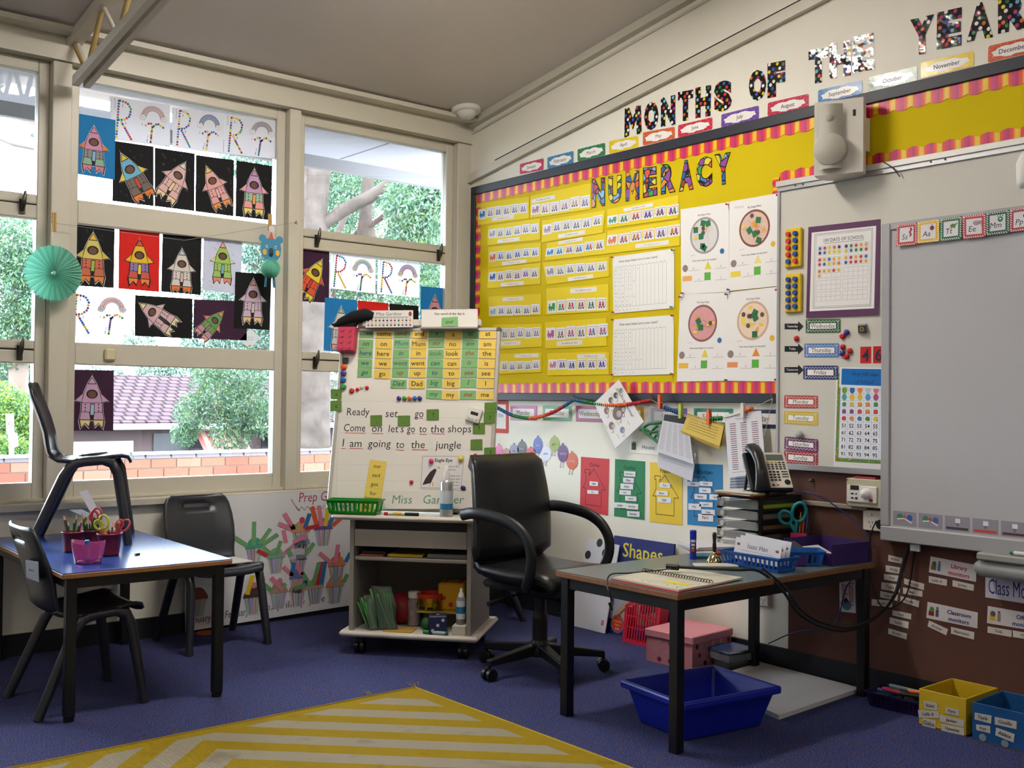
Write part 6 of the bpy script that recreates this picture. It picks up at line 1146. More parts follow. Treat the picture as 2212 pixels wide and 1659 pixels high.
# ================================================================ rug
def rug_mat():
    m, N, L, b = node_mat('woven_rug'); b.inputs['Roughness'].default_value = .95; b.inputs['Specular IOR Level'].default_value = .1
    g = N.new('ShaderNodeNewGeometry'); sp = N.new('ShaderNodeSeparateXYZ'); L.new(g.outputs['Position'], sp.inputs[0])
    def mth(op, a, b_=None, c=None):
        n = N.new('ShaderNodeMath'); n.operation = op
        for i, x in enumerate((a, b_, c)):
            if x is None: continue
            if isinstance(x, (int, float)): n.inputs[i].default_value = x
            else: L.new(x, n.inputs[i])
        return n.outputs[0]
    nz = N.new('ShaderNodeTexNoise'); nz.inputs['Scale'].default_value = 160; L.new(g.outputs['Position'], nz.inputs['Vector'])
    ax = mth('ABSOLUTE', mth('WRAP', mth('ADD', sp.outputs['X'], 2.46), .98, -.98)); f = mth('ADD', mth('ADD', sp.outputs['Y'], ax), mth('MULTIPLY', mth('SUBTRACT', nz.outputs['Fac'], .5), .012))
    f = mth('ADD', f, .985+2.4); st = mth('LESS_THAN', mth('MODULO', f, .24), .125)
    inx = mth('MULTIPLY', mth('LESS_THAN', sp.outputs['X'], -1.555), mth('LESS_THAN', sp.outputs['Y'], -1.65)); st = mth('MULTIPLY', st, inx)
    n2 = N.new('ShaderNodeTexNoise'); n2.inputs['Scale'].default_value = 7; n2.inputs['Detail'].default_value = 5; L.new(g.outputs['Position'], n2.inputs['Vector'])
    r = N.new('ShaderNodeValToRGB'); r.color_ramp.elements[0].position = .28; r.color_ramp.elements[0].color = (.55, .52, .48, 1); r.color_ramp.elements[1].position = .42; r.color_ramp.elements[1].color = (1, 1, 1, 1); L.new(n2.outputs['Fac'], r.inputs[0])
    mx = N.new('ShaderNodeMixRGB'); mx.inputs[1].default_value = (*lin('#98801a'), 1); mx.inputs[2].default_value = (*lin('#989080'), 1); L.new(st, mx.inputs[0])
    m2 = N.new('ShaderNodeMixRGB'); m2.blend_type = 'MULTIPLY'; m2.inputs[0].default_value = .5; L.new(mx.outputs[0], m2.inputs[1]); L.new(r.outputs[0], m2.inputs[2]); L.new(m2.outputs[0], b.inputs['Base Color'])
    bp = N.new('ShaderNodeBump'); bp.inputs['Strength'].default_value = .7; bp.inputs['Distance'].default_value = .004; w = N.new('ShaderNodeTexWave'); w.inputs['Scale'].default_value = 55; w.inputs['Distortion'].default_value = 1; L.new(g.outputs['Position'], w.inputs['Vector']); L.new(w.outputs['Fac'], bp.inputs['Height']); L.new(bp.outputs[0], b.inputs['Normal']); return m
t = thing('floor_rug', 'yellow rug with off-white zigzag stripes', 'rug', (-2.9, -2.8, 0))
G().box(-4.2, -1.49, -4.0, -1.595, .0005, .007, rug_mat(), .003).build('rug_pile', t)
RH = mat('#86701a', .9)
G().box(-4.2, -1.484, -1.597, -1.589, .0005, .011, RH, .003).build('bound_edge', t); G().box(-1.492, -1.484, -4.0, -1.597, .0005, .011, mat('#a48a18', .9), .003).build('bound_edge', t)
for x, n in ((-1.5, 5), (-1.72, 4)):
    for i in range(n): G().tube([(x+.008*i, -1.594, .01), (x+.008*i+rnd.uniform(-.01, .01), -1.585, .02), (x+.01*i+rnd.uniform(-.02, .02), -1.57, rnd.uniform(.005, .03))], .0014, RH, n=4).build('loose_thread', t)
# ================================================================ trolley with easel board
T0 = V((-1.427, -.89, 0)); E1 = V((.642, -.767, 0)).normalized(); E2 = V((.767, .642, 0)).normalized()
TM = frame_mat(T0, E1, E2); GM = mat('#8d8880', .5, name='grey_laminate'); GML = mat('#c2bcb0', .45, name='pale_laminate')
def qt(*p): return zq(p, 680, 1060, .217)
def qe(*p): return zq(p, 680, 640, .2893)
t = thing('easel_trolley', 'grey rolling trolley with open shelves', 'trolley', T0)
G(TM).box(-.01, .66, 0, .5, .085, .112, GML, .01).build('base_shelf', t)
for a in (.035, .6): G(TM).box(a, a+.02, .02, .46, .1125, .635, GM).build('side_panel', t)
G(TM).box(.055, .6, .44, .455, .1125, .635, mat('#77726a', .6)).build('back_panel', t)
G(TM).box(.055, .6, .03, .44, .44, .458, GM, .004).build('middle_shelf', t)
dr = G(TM).box(.057, .598, .022, .04, .508, .588, mat('#9a958c', .5), .002).build('drawer_front', t)
G(TM).box(.055, .6, .05, .06, .588, .635, mat('#3a3a3e', .6)).build('recess_shade_panel', t)  # dark colour stands in for the shade of the recess above the drawer
G(TM).box(-.045, .7, -.03, .46, .635, .66, GML, .01).build('top_shelf', t)
CM = mat('#0e0e10', .4)
for a, b in ((.08, .06), (.58, .06), (.08, .44), (.58, .44)):
    cs = G(TM).box(a-.015, a+.015, b-.02, b+.02, .052, .085, CM).build('castor', t)
    for dx in (-.014, .014): G(TM).cyl((a+dx-.008, b, .03), (a+dx+.008, b, .03), .03, CM, n=18).build('wheel', cs)
# easel
tl = math.radians(12.5); EO = T0 + E2*.1 + V((0, 0, .675)); EU = (V((0, 0, 1))*math.cos(tl) + E2*math.sin(tl)); EB = Fr(EO, E1, EU); EM = frame_mat(EO, E1, EU)
c_ = [EB.px(*p) for p in ((735, 704), (1083, 712), (1060, 1106), (710, 1098))]; a0 = (c_[0][0]+c_[3][0])/2; a1 = (c_[1][0]+c_[2][0])/2; hT = (c_[0][1]+c_[1][1])/2
t = thing('easel_whiteboard', 'tilted magnetic whiteboard easel standing on the trolley', 'easel', EO)
BSF = mat('#dad5cb', .25, spec=.5, name='easel_board')
G(EM).box(a0+.02, a1-.02, 0, hT-.02, -.016, 0, BSF).build('board_surface', t)
for x0, x1, y0, y1 in ((a0, a0+.02, -.005, hT), (a1-.02, a1, -.005, hT), (a0+.02, a1-.02, hT-.02, hT), (a0+.02, a1-.02, -.005, .0)): G(EM).box(x0, x1, y0, y1, -.02, .005, mat('#b4b0a8', .4, .3), .004).build('board_frame', t)
for x in (a1-.022, a0-.002): G(EM).box(x, x+.024, hT-.024, hT+.002, -.022, .007, mat('#55534f', .4), .006).build('corner_cap', t)
k0 = EB.px(*qe((330, 200))[0]); k1 = EB.px(*qe((1245, 200))[0]); G(EM).box(k0[0], k1[0], hT+.002, hT+.04, -.02, .015, mat('#cdc8bd', .4), .006).build('top_bar', t)
G(TM).box(.1, .13, .12, .44, .661, .672, CM).build('support', t); G(TM).box(.5, .53, .12, .44, .661, .672, CM).build('support', t)
for a in (.115, .515):
    pa_ = TM @ V((a, .42, .67)); pb_ = EB.pt(a, .55, -.02); G().tube([pa_, pb_], .01, CM, n=6).build('strut', t)
EP = dict(fr=EB)
s = Sheet(EB, qe((192, 786), (1272, 790), (1262, 1585), (165, 1575)), d=.0003, th=.0005, mt=mat('#dcd8cf', .35))
for i in range(7): s.line([(.0, .0+.15*i), (1, .003+.15*i)], .0008, '#a9b4c4')
RU = '#c23a3a'
def wr(tx, x, y, h, col='#26262c', **kw):
    u, v = ((x-178)/1090), (y-788)/790; s.text(tx, u, v, h/790, col, al='l', shear=.08, k=2, **kw)
def ul(x0, x1, y): s.line([((x0-178)/1090, (y-788)/790), ((x1-178)/1090, (y-786)/790)], .0028, RU, 3)
wr('Ready', 230, 893, 60, fit=.16); wr('set', 525, 905, 60, fit=.09); wr('go', 745, 905, 60, fit=.062); ul(750, 772, 910); ul(782, 808, 912)
wr('Come', 212, 1015, 60, fit=.15); wr('on', 425, 1018, 60, fit=.08); wr("let's", 552, 1020, 60, fit=.105); wr('go', 690, 1020, 60, fit=.056); wr('to', 783, 1020, 60, fit=.05); wr('the', 868, 1020, 60, fit=.098); wr('shops', 996, 1018, 60, fit=.158)
ul(222, 376, 1026); ul(428, 512, 1030); ul(690, 705, 1026); ul(728, 748, 1028); ul(785, 838, 1033); ul(878, 972, 1030)
wr('I', 205, 1128, 60); wr('am', 260, 1132, 60, fit=.09); wr('going', 398, 1132, 60, fit=.165); wr('to', 612, 1138, 60, fit=.056); wr('the', 725, 1138, 60, fit=.11); wr('jungle', 905, 1140, 60, fit=.225)
ul(197, 226, 1143); ul(262, 360, 1142); ul(612, 672, 1152); ul(732, 848, 1150)
s.build('lined_sheet', label='lined sheet with two handwritten sentences on the easel board', cat='paper')
WDS = [['come', 'and', 'a', 'at'], ['on', 'Mum', 'no', 'am'], ['here', 'in', 'look', 'the'], ['we', 'went', 'can', 'is'], ['go', 'up', 'to', 'see'], [None, 'Dad', 'big', 'I'], [None, None, 'my', 'me']]
YT = [250, 325, 398, 470, 545, 622, 706]; X1 = [(333, 440), (458, 580), (592, 712), (722, 840), (852, 970), (975, 1095), (1105, 1225), (1232, 1355)]
gi = [['#3a4a4a', '#8a4a3a', '#4a4a4a', '#4a5a4a'], ['#3a4a4a', '#2a6a7a', '#8a4a4a', '#4a5a5a'], ['#1f4a6a', '#3a5a5a', '#4a6a5a', '#8a4a3a'], ['#1f4a6a', '#4a5a5a', '#1f4a5a', '#7a4a3a'], ['#1f4a6a', '#8a4a3a', '#1f4a6a', '#8a3a3a'], ['', '#2a4a4a', '#2a5a5a', '#4a4a4a'], ['', '', '#2a5a5a', '#a03a2a']]
rnd = random.Random(3)
for r_, row in enumerate(WDS):
    for c, wd in enumerate(row):
        if not wd: continue
        for k in (0, 1):
            x0, x1 = X1[2*c+k]; sh = -3.5*r_ - (8 if r_ > 4 and k == 0 and c == 1 else 0); y0 = YT[r_]+rnd.uniform(-3, 3)-(4 if k == 0 else 0); y1 = y0+66; x0 += sh; x1 += sh; sk = rnd.uniform(-2, 4)
            s = Sheet(EB, qe((x0, y0), (x1, y0+sk), (x1-1, y1+sk), (x0-1, y1)), ('#74a86a', '#dcbc52')[k], d=.0008+.0006*k, th=.0008, lift=.001)
            s.text(wd, .5, .7, .56, gi[r_][c] if k == 0 else '#221e14', fit=.86, shear=.25 if k == 0 else 0, off=.012)
            s.build('word_card', label='%s word card reading %s' % (('green handwritten', 'yellow printed')[k], wd), cat='card', group='word cards on the easel')
GTL = mat('#54782a', .4)
for i, (x0, y0, x1, y1, ch, lb) in enumerate(((120, 693, 200, 768, 'c', 'upper green letter c tile on the left edge'), (117, 778, 200, 858, 'c', 'lower green letter c tile on the left edge'), (415, 887, 503, 970, ',', 'green comma tile after Ready'), (620, 890, 712, 970, ',', 'green comma tile after set'), (835, 843, 927, 925, '!', 'green exclamation tile after go'), (1268, 792, 1357, 868, '.', 'green full stop tile at the right edge'), (1262, 868, 1348, 947, '?', 'upper green question mark tile at the right edge'), (1180, 945, 1270, 1027, '!', 'green exclamation tile after shops'), (1163, 1067, 1252, 1147, '.', 'green full stop tile after jungle'), (1265, 1128, 1352, 1205, '?', 'lower green question mark tile at the right edge'))):
    s = Sheet(EB, qe((x0, y0+3), (x1, y0), (x1, y1), (x0, y1)), d=.0055 if (x0 > 1250 or x0 < 200) else .0018, th=.002, r=.004, mt=GTL); s.text(ch, .55, .68, .4 if ch not in ',.' else .35, '#16200e', off=.02); s.build('punctuation_tile', label=lb, cat='tile', group='green punctuation tiles')
s = Sheet(EB, qe((413, 1220), (537, 1235), (498, 1510), (368, 1500)), '#dcc35a', d=.0015, th=.0008, lift=.003)
for i, w_ in enumerate(('our', 'said', 'got', 'for')): s.text(w_, .5, .2+.245*i, .11, '#201c10', fit=.8); s.line([(0, .25+.245*i), (1, .25+.245*i)], .0006, '#a88c34')
s.build('word_strip', label='vertical yellow strip of four words on the easel', cat='card')
s = Sheet(EB, qe((795, 1185), (1125, 1185), (1100, 1445), (783, 1440)), '#d9d6d4', d=.0015, th=.0008, r=.008); s.line([(.03, .04), (.97, .04), (.97, .96), (.03, .96)], .0015, '#55535a', 1, True); s.text('Eagle Eye', .52, .2, .1, '#2a2628', fit=.52, off=.02)
s.poly([(.3, .42), (.38, .36), (.36, .5), (.3, .68), (.26, .82), (.06, .88), (.12, .7), (.22, .5)], '#33242a'); s.disc(.37, .36, .05, '#d0ccc8', 2); s.poly([(.41, .34), (.46, .38), (.41, .4)], '#c8802a', 3); s.line([(.24, .82), (.23, .9)], .004, '#c89a3a', 2); s.line([(.3, .8), (.31, .9)], .004, '#c89a3a', 2)
for i, l_ in enumerate(('Look at the', 'picture.', '', 'Think what is in', 'the picture that', 'starts with the', 'beginning letter?')): s.text(l_ or ' ', .74, .36+.09*i, .055, '#3a363c', fit=.46) if l_ else None
s.build('eagle_card', label='white Eagle Eye card with a standing eagle picture', cat='card')
for x, y, r_, col, lb, fl_ in ((868, 1230, .011, '#d82a6a', 'pink magnet on the eagle card', 1), (1087, 1212, .012, '#d8c02e', 'yellow magnet on the eagle card', 1), (1107, 1432, .012, '#3a2a72', 'purple magnet at the foot of the eagle card', 1), (1197, 1187, .009, '#b01c24', 'red magnet right of the eagle card', 0), (720, 1387, .0095, '#b01c24', 'red magnet left of the eagle card', 0), (215, 527, .0145, '#d8561c', 'orange magnet at the top of the left column', 1), (213, 573, .0145, '#4f3a80', 'purple magnet second in the left column', 1), (210, 622, .0145, '#1d5f9a', 'blue magnet third in the left column', 1), (212, 672, .0145, '#3f8f48', 'green magnet at the bottom of the left column', 1), (275, 705, .013, '#b01c24', 'large red magnet left of the cards', 0), (317, 695, .009, '#b01c24', 'small red magnet beside the large red one', 0), (350, 677, .009, '#d8d4ce', 'small white magnet between red ones', 0), (388, 683, .0095, '#b01c24', 'small red magnet right of the white one', 0), (628, 762, .011, '#43308a', 'purple magnet at the left of the row under Dad', 1), (670, 762, .011, '#2f9a2a', 'green magnet in the row under Dad', 1), (707, 762, .011, '#e0621c', 'orange magnet in the row under Dad', 1), (745, 762, .011, '#1f60a8', 'blue magnet in the row under Dad', 1), (783, 762, .011, '#43308a', 'purple magnet at the right of the row under Dad', 1)):
    magnet(EB, qe((x, y))[0], r_, col, lb, d=.0055 if x < 230 else .005 if 800 < x < 1150 and y > 1100 else .0005, flatt=bool(fl_), group='round magnets on the easel', h=.01)
q = EB.px(*qe((233, 482))[0]); G(EM).box(q[0]-.014, q[0]+.014, q[1]-.015, q[1]+.015, .0055, .0105, mat('#2e2c2c', .5, var=.4, scale=200), .002).build('square_magnet', label='small dark square magnet above the orange magnet', cat='magnet')
q = [EB.px(*p, .012) for p in qe((1155, 820), (1255, 850), (1130, 918))]; xx = V((q[1][0]-q[0][0], q[1][1]-q[0][1])); M_ = EM @ Matrix.Translation((q[0][0], q[0][1], .002)) @ Matrix.Rotation(math.atan2(xx.y, xx.x), 4, 'Z'); w_ = xx.length
t = thing('digital_timer', 'white digital timer with three round buttons on the easel', 'timer', M_ @ V((0, 0, 0))); G(M_).box(0, w_, -w_*1.0, 0, 0, .014, mat('#d8d6d0', .35), .003).build('case', t); G(M_).box(w_*.25, w_*.8, -w_*.52, -w_*.3, .014, .015, mat('#2c2e2c', .2)).build('display', t)
for k in range(3): G(M_).cyl((w_*(.22+.28*k), -w_*.78, .014), (w_*(.22+.28*k), -w_*.78, .018), w_*.1, mat('#c4c2bc', .4), n=14).build('button', t)
# on top of the easel
q = [EB.px(*p, .05) for p in qe((176, 228), (290, 408))]; t = thing('pink_block', 'pink studded building block hung at the easel corner', 'block', EB.pt(q[0][0], q[1][1], .01)); PKM = mat('#b8324e', .4)
G(EM).box(q[0][0], q[1][0], q[1][1], q[0][1], .006, .055, PKM, .003).build('brick_body', t)
for i in range(2):
    for j in range(4): G(EM).cyl((q[0][0]+(q[1][0]-q[0][0])*(.28+.44*i), q[1][1]+(q[0][1]-q[1][1])*(.14+.24*j), .055), (q[0][0]+(q[1][0]-q[0][0])*(.28+.44*i), q[1][1]+(q[0][1]-q[1][1])*(.14+.24*j), .06), .0085, PKM, n=12).build('stud', t)
pts = [EB.px(*p, .03) for p in qe((140, 222), (200, 195), (290, 160), (385, 140), (440, 150))]; g = G()
g.tube([EB.pt(x, y, .03) for x, y in pts], [.006, .024, .034, .034, .02], mat('#0f0f12', .95), n=12, squash=(1, 1)); q = EB.px(*qe((200, 218))[0], .03); g.tube([EB.pt(x, y, .03) for x, y in [EB.px(*p, .03) for p in qe((128, 210), (200, 222), (290, 215), (330, 185))]], [.005, .012, .016, .01], mat('#16161a', .95), n=10); g.build('black_mitt', label='black cloth cap slung over the easel corner', cat='cloth')
s = Sheet(EB, qe((380, 108), (735, 105), (735, 232), (380, 235)), '#cfcac4', d=.034, th=.003); s.rect(.1, .05, .9, .38, '#d6d2cc'); s.text('Miss Gardner', .5, .3, .2, '#4a464a', fit=.66, shear=.1); s.disc(.05, .22, .035, '#8a3a34', 2, 8, 1.5); s.disc(.94, .22, .035, '#8a3a34', 2, 8, 1.5); rnd = random.Random(9)
for j in range(2):
    for i in range(12): s.disc(.06+.08*i, .6+.27*j, .022, rnd.choice(['#8a2a2a', '#2a2a30', '#2a5a3a', '#3a3a70', '#b8742a', '#5a3a6a']), 2, 6); s.rect(.045+.08*i, .46+.27*j, .075+.08*i, .49+.27*j, '#77737a', 2)
s.line([(.1, .4), (.9, .4)], .002, '#33333a', 2); s.build('name_strip', label='white name strip with tiny alphabet pictures on the easel top', cat='name strip')
s = Sheet(EB, qe((360, 165), (400, 160), (400, 220), (358, 222)), '#b8b4b0', d=.03, th=.002); s.build('name_strip', label='second name strip mostly hidden behind the first', cat='name strip')
t = thing('word_of_day_flip', 'white word of the day flip stand on the easel top', 'flip stand', EB.pt(*EB.px(*qe((1000, 230))[0], .03), .03)); q = [EB.px(*p, .04) for p in qe((797, 100), (1217, 232))]
G(EM).prism([(q[0][0], q[1][1]-.008), (q[1][0], q[1][1]-.008), (q[1][0], q[1][1]), (q[0][0], q[1][1])], .016, .05, mat('#8f8c88', .5)).build('stand_base', t)
s = Sheet(EB, qe((797, 100), (1217, 95), (1217, 230), (797, 230)), '#d8d4cc', d=.038, th=.003); s.text('Our word of the day is', .5, .32, .13, '#1d4a36', fit=.62, off=.03); s.build('flip_page', parent=t)
g = G(EM); 
for i in range(24): x = q[0][0]+(q[1][0]-q[0][0])*(i+.5)/24; g.M = EM; g.tube([(x, q[0][1]-.003, .044), (x, q[0][1]+.004, .042), (x, q[0][1]+.004, .036), (x, q[0][1]-.003, .034)], .0009, '#5a5a5e', n=4)
g.build('spiral_binding', t, kind='stuff')
s = Sheet(EB, qe((948, 160), (1068, 152), (1070, 222), (945, 225)), '#74a86a', d=.0425, th=.0008); s.text('our', .5, .7, .45, '#1c2a1c', fit=.7); s.build('word_card', label='green printed word card reading our on the flip stand', cat='card')
# ledge of the trolley
s = Sheet(Fr(TM @ V((0, .075, .661)), E1, V((0, 0, 1))+E2*.25), qe((515, 1455), (1180, 1455), (1180, 1588), (515, 1588)), '#d2cec6', d=0, th=.001); s.text('Miss   Gardner', .5, .7, .5, '#5a8a72', fit=.92, shear=.15); s.build('name_sheet', label='white sheet with large green outlined name on the ledge', cat='paper')
def mesh_basket(M_, w0, d0, w1, d1, h, col, label, name='basket', slots=9, sslots=4, clear=False, wall=.003, group=None):
    m_ = clear_mat('tinted_plastic', tuple(min(1, x*1.5+.1) for x in lin(col)), .15, haze=.72, hazecol=lin(col)) if clear else mat(col, .35); t = thing(name, label, 'basket', M_ @ V((0, 0, 0)), group)
    G(M_).box(-w0/2, w0/2, -d0/2, d0/2, 0, .004, m_).build('floor', t)
    def wallg(P0, P1, Q0, Q1, n):
        # P: bottom edge, Q: top edge; slotted between
        P0, P1, Q0, Q1 = map(V, (P0, P1, Q0, Q1)); nrm = (P1-P0).cross(Q0-P0).normalized()*wall; g = G(M_)
        def quad(u0, u1, v0, v1):
            f = lambda u, v: (P0.lerp(P1, u)).lerp(Q0.lerp(Q1, u), v); a = [f(u0, v0), f(u1, v0), f(u1, v1), f(u0, v1)]
            g.add(a+[p+nrm for p in a], [(3, 2, 1, 0), (4, 5, 6, 7), (0, 1, 5, 4), (1, 2, 6, 5), (2, 3, 7, 6), (3, 0, 4, 7)], m_)
        quad(0, 1, 0, .16); quad(0, 1, .76, 1)
        for i in range(n+1):
            u = i/n; hw = .22/n; quad(max(0, u-hw), min(1, u+hw), .16, .76)
        g.build('side', t)
    b = [(-w0/2, -d0/2, .0041), (w0/2, -d0/2, .0041), (w0/2, d0/2, .0041), (-w0/2, d0/2, .0041)]; p = [(-w1/2, -d1/2, h), (w1/2, -d1/2, h), (w1/2, d1/2, h), (-w1/2, d1/2, h)]
    for i in range(4): j = (i+1) % 4; wallg(b[i], b[j], p[i], p[j], slots if i % 2 == 0 else sslots)
    g = G(M_); e = .007
    g.add([(x*(1+2*e/w1), y*(1+2*e/d1), z) for x, y, z in p]+p+[(x*(1+2*e/w1), y*(1+2*e/d1), z-.006) for x, y, z in p]+[(x, y, z-.006) for x, y, z in p], [f for i in range(4) for f in ((i, (i+1) % 4, 4+(i+1) % 4, 4+i), (8+i, 8+(i+1) % 4, (i+1) % 4, i), (12+i, 12+(i+1) % 4, 8+(i+1) % 4, 8+i))], m_); g.build('rim', t)
    return t
bp_ = TM @ V((.06, .015, .661)); Mb = frame_mat(bp_, E1, E2); mesh_basket(Mb, .225, .075, .25, .09, .068, '#149a28', 'bright green plastic basket on the trolley ledge', 'green_basket', 11, 3, True)
s = Sheet(Fr(bp_-E2*.025, E1, (0, 0, 1)), [(-.09, .055), (.0, .055), (.0, .008), (-.09, .008)], '#cfd8c4', d=0, th=.002, raw=True); s.text('our', .5, .6, .5, INK, fit=.7); s.build('basket_card', label='pale word card inside the green basket', cat='card')
s = Sheet(Fr(bp_-E2*.02, E1, (0, 0, 1)), [(.03, .055), (.1, .055), (.1, .008), (.03, .008)], '#d8c860', d=0, th=.002, raw=True); s.text('as', .5, .6, .5, INK, fit=.7); s.build('basket_card', label='yellow word card inside the green basket', cat='card')
def cylthing(name, label, cat, p, prof, n=20, parts=None, group=None):
    t = thing(name, label, cat, p, group); z = 0
    for nm, pr, m_ in prof: G().lathe(pr, m_, n, o=p).build(nm, t)
    return t
p = TM @ V((.5, .02, .661)); CAN = mat('#b8b8ba', .3, .6)
cylthing('spray_can', 'grey and blue cleaner spray can on the trolley ledge', 'spray can', p, [('can_body', [(0, 0), (.029, 0), (.03, .004), (.03, .155), (.026, .165), (.018, .17), (0, .17)], CAN), ('label_wrap', [(.0303, .03), (.0303, .12)], mat('#c9d2d8', .35)), ('blue_band', [(.0305, .032), (.0305, .06)], mat('#2f7aa8', .35)), ('nozzle_cap', [(.017, .17), (.016, .2), (.009, .212), (.008, .235), (0, .235)], mat('#d2d0cc', .4))])
p0 = TM @ V((.21, -.012, .661+.0075)); p1 = TM @ V((.375, -.008, .661+.0075)); g = G(); dv = (p1-p0).normalized(); g.cyl(p0, p0+dv*.02, .0072, '#b01c24', n=12); g.cyl(p0+dv*.02, p0+dv*.1, .0072, '#c8c4bc', n=12); g.cyl(p0+dv*.045, p0+dv*.085, .0074, '#c8a030', n=12); g.cyl(p0+dv*.1, p1, .0078, '#17171a', n=12); g.build('board_marker', label='whiteboard marker with black cap lying on the ledge', cat='marker')
# lower shelf contents
def tp(a, b, z): return TM @ V((a, b, z))
BZ = .1125
BAGM = clear_mat('thin_bag_film', (.96, .98, .96), .2, haze=.07, hazecol=(.8, .85, .8))
def straw_bag(a, b, w, h, lean, label, seed):
    rnd = random.Random(seed); t = thing('bag_of_straws', label, 'bag', tp(a, b, BZ), 'bags of straws'); n = 12
    for i in range(26):
        x = a+rnd.uniform(-w/2, w/2)*.8; y = b+rnd.uniform(-.02, .02); G().tube([tp(x+lean*.1, y, BZ+.008), tp(x-lean*h*.9+rnd.uniform(-.02, .02), y+rnd.uniform(-.01, .01), BZ+h*rnd.uniform(.75, .95))], .0045, mat(rnd.choice(['#4a8a48', '#5c9c54', '#3f7a40', '#6aa85e']), .4), n=6).build('straw', t)
    g = G(); grid = []
    for j in range(9):
        v = j/8; row = []
        for i in range(13): an = 2*math.pi*i/12; rr = .03*(1-.55*v**2); row.append(tp(a+lean*.1-lean*h*v+(w/2+.006)*math.cos(an)*(1-.12*math.sin(v*9+i)), b+rr*math.sin(an), BZ+.002+h*v))
        grid.append(row)
    g.add([p for r in grid for p in r], [(j*13+i, j*13+i+1, (j+1)*13+i+1, (j+1)*13+i) for j in range(8) for i in range(12)], BAGM, True); g.build('plastic_bag', t)
straw_bag(.125, .06, .05, .16, .14, 'narrow clear bag of green straws at the left of the trolley shelf', 1); straw_bag(.19, .075, .1, .2, .16, 'wide clear bag of green straws on the trolley shelf', 2)
G().ball(tp(.235, .22, BZ+.075), .075, mat('#8a1620', .45), 24).build('red_ball', label='dark red ball behind the straws', cat='ball')
p = tp(.305, .19, BZ); cylthing('clear_jar', 'clear jar of small pink pieces with a white lid', 'jar', p, [('jar_wall', [(0, .002), (.032, .002), (.034, .01), (.034, .12), (.026, .135)], PLASTIC), ('contents', [(0, .004), (.03, .004), (.03, .075), (0, .078)], mat('#9a5a52', .8, var=.4, scale=120)), ('lid', [(.03, .135), (.03, .16), (.027, .164), (0, .164)], mat('#cfc9bc', .5))])
t = thing('cardboard_box', 'low open box topped with a pale yellow card on the shelf', 'box', tp(.44, .26, BZ)); G(TM).box(.35, .57, .2, .4, BZ, .19, mat('#5f5a50', .8)).build('box_body', t); G(TM).box(.335, .585, .12, .41, .1905, .194, mat('#b8a24c', .7)).build('box_lid', t)
def die(M_, a, col, pip, faces, label, name='large_die'):
    t = thing(name, label, 'die', M_ @ V((0, 0, 0))); G(M_).box(-a/2, a/2, -a/2, a/2, 0, a, mat(col, .55), a*.06).build('cube', t)
    for fx, L_ in faces.items():
        for u, v in L_:
            o = {'front': (u*a*.28, -a/2, a/2+v*a*.28), 'top': (u*a*.28, v*a*.28, a), 'left': (-a/2, u*a*.28, a/2+v*a*.28)}[fx]; n_ = {'front': V((0, -1, 0)), 'top': V((0, 0, 1)), 'left': V((-1, 0, 0))}[fx]; G(M_).cyl(V(o), V(o)+n_*.0012, a*.09, mat(pip, .6), n=14).build('pip', t)
six = [(-1, -1), (-1, 0), (-1, 1), (1, -1), (1, 0), (1, 1)]
die(frame_mat(tp(.49, .24, .1945), E1, E2), .13, '#c8920c', '#a8381c', {'front': [(0, -1), (-1, -.2) , (.6, .2)][:2], 'top': six, 'left': [(0, 0)]}, 'yellow foam die with red spots on the box lid')
die(frame_mat(tp(.455, .06, BZ), E1, E2) @ Matrix.Rotation(.25, 4, 'Z'), .085, '#1c2248', '#b8b4bc', {'front': [(-1, -1), (0, 0), (1, 1)], 'top': [(0, 0)]}, 'navy blue die with white spots on the lower shelf', 'small_die')
G().ball(tp(.385, .12, BZ+.028), .028, mat('#1f5a34', .5), 16).build('green_ball', label='small dark green ball under the box lid', cat='ball')
p = tp(.385, .185, .1945); t = thing('toy_crown', 'gold and red toy crown with dangling trim', 'crown', p); GO = mat('#b8962c', .25, .9); RR_ = .062
G().lathe([(RR_, .06), (RR_*1.03, .075), (RR_*1.0, .082), (RR_*.96, .075), (RR_*.96, .06)], mat('#c0301c', .4), 28, o=p).build('red_rim', t); G().lathe([(RR_*.985, .02), (RR_*.985, .062)], GO, 28, o=p).build('gold_band', t)
for i in range(10):
    a = 2*math.pi*i/10; c = p+V((math.cos(a)*RR_, math.sin(a)*RR_, .018)); w = V((-math.sin(a), math.cos(a), 0)); G().add([c+w*.013+V((0, 0, .022)), c-w*.013+V((0, 0, .022)), c-w*.006+V((0, 0, -.0)), c+V((0, 0, -.017)), c+w*.006], [(0, 1, 2, 3, 4)], GO).tube([c+w*.01+V((0, 0, .02)), c+V((0, 0, -.015)), c-w*.01+V((0, 0, .02))], .002, GO, n=4).build('gold_pendant', t)
G(TM).box(.53, .595, .03, .14, BZ, .155, mat('#b9b2a4', .7), .003).build('white_block', label='off-white block in the right corner of the trolley shelf', cat='block')
p = tp(.562, .075, .1555); cylthing('spray_bottle', 'white and blue spray bottle on the white block', 'bottle', p, [('bottle', [(0, 0), (.021, 0), (.022, .004), (.022, .115), (.016, .126), (0, .126)], mat('#7f7c78', .4)), ('label_wrap', [(.0222, .025), (.0222, .11)], mat('#c4ccd2', .4)), ('blue_swirl', [(.0224, .05), (.0224, .082)], mat('#2a74a0', .4)), ('spray_head', [(.015, .126), (.012, .142), (.007, .147), (.006, .165), (0, .165)], mat('#d6d3ce', .4))])
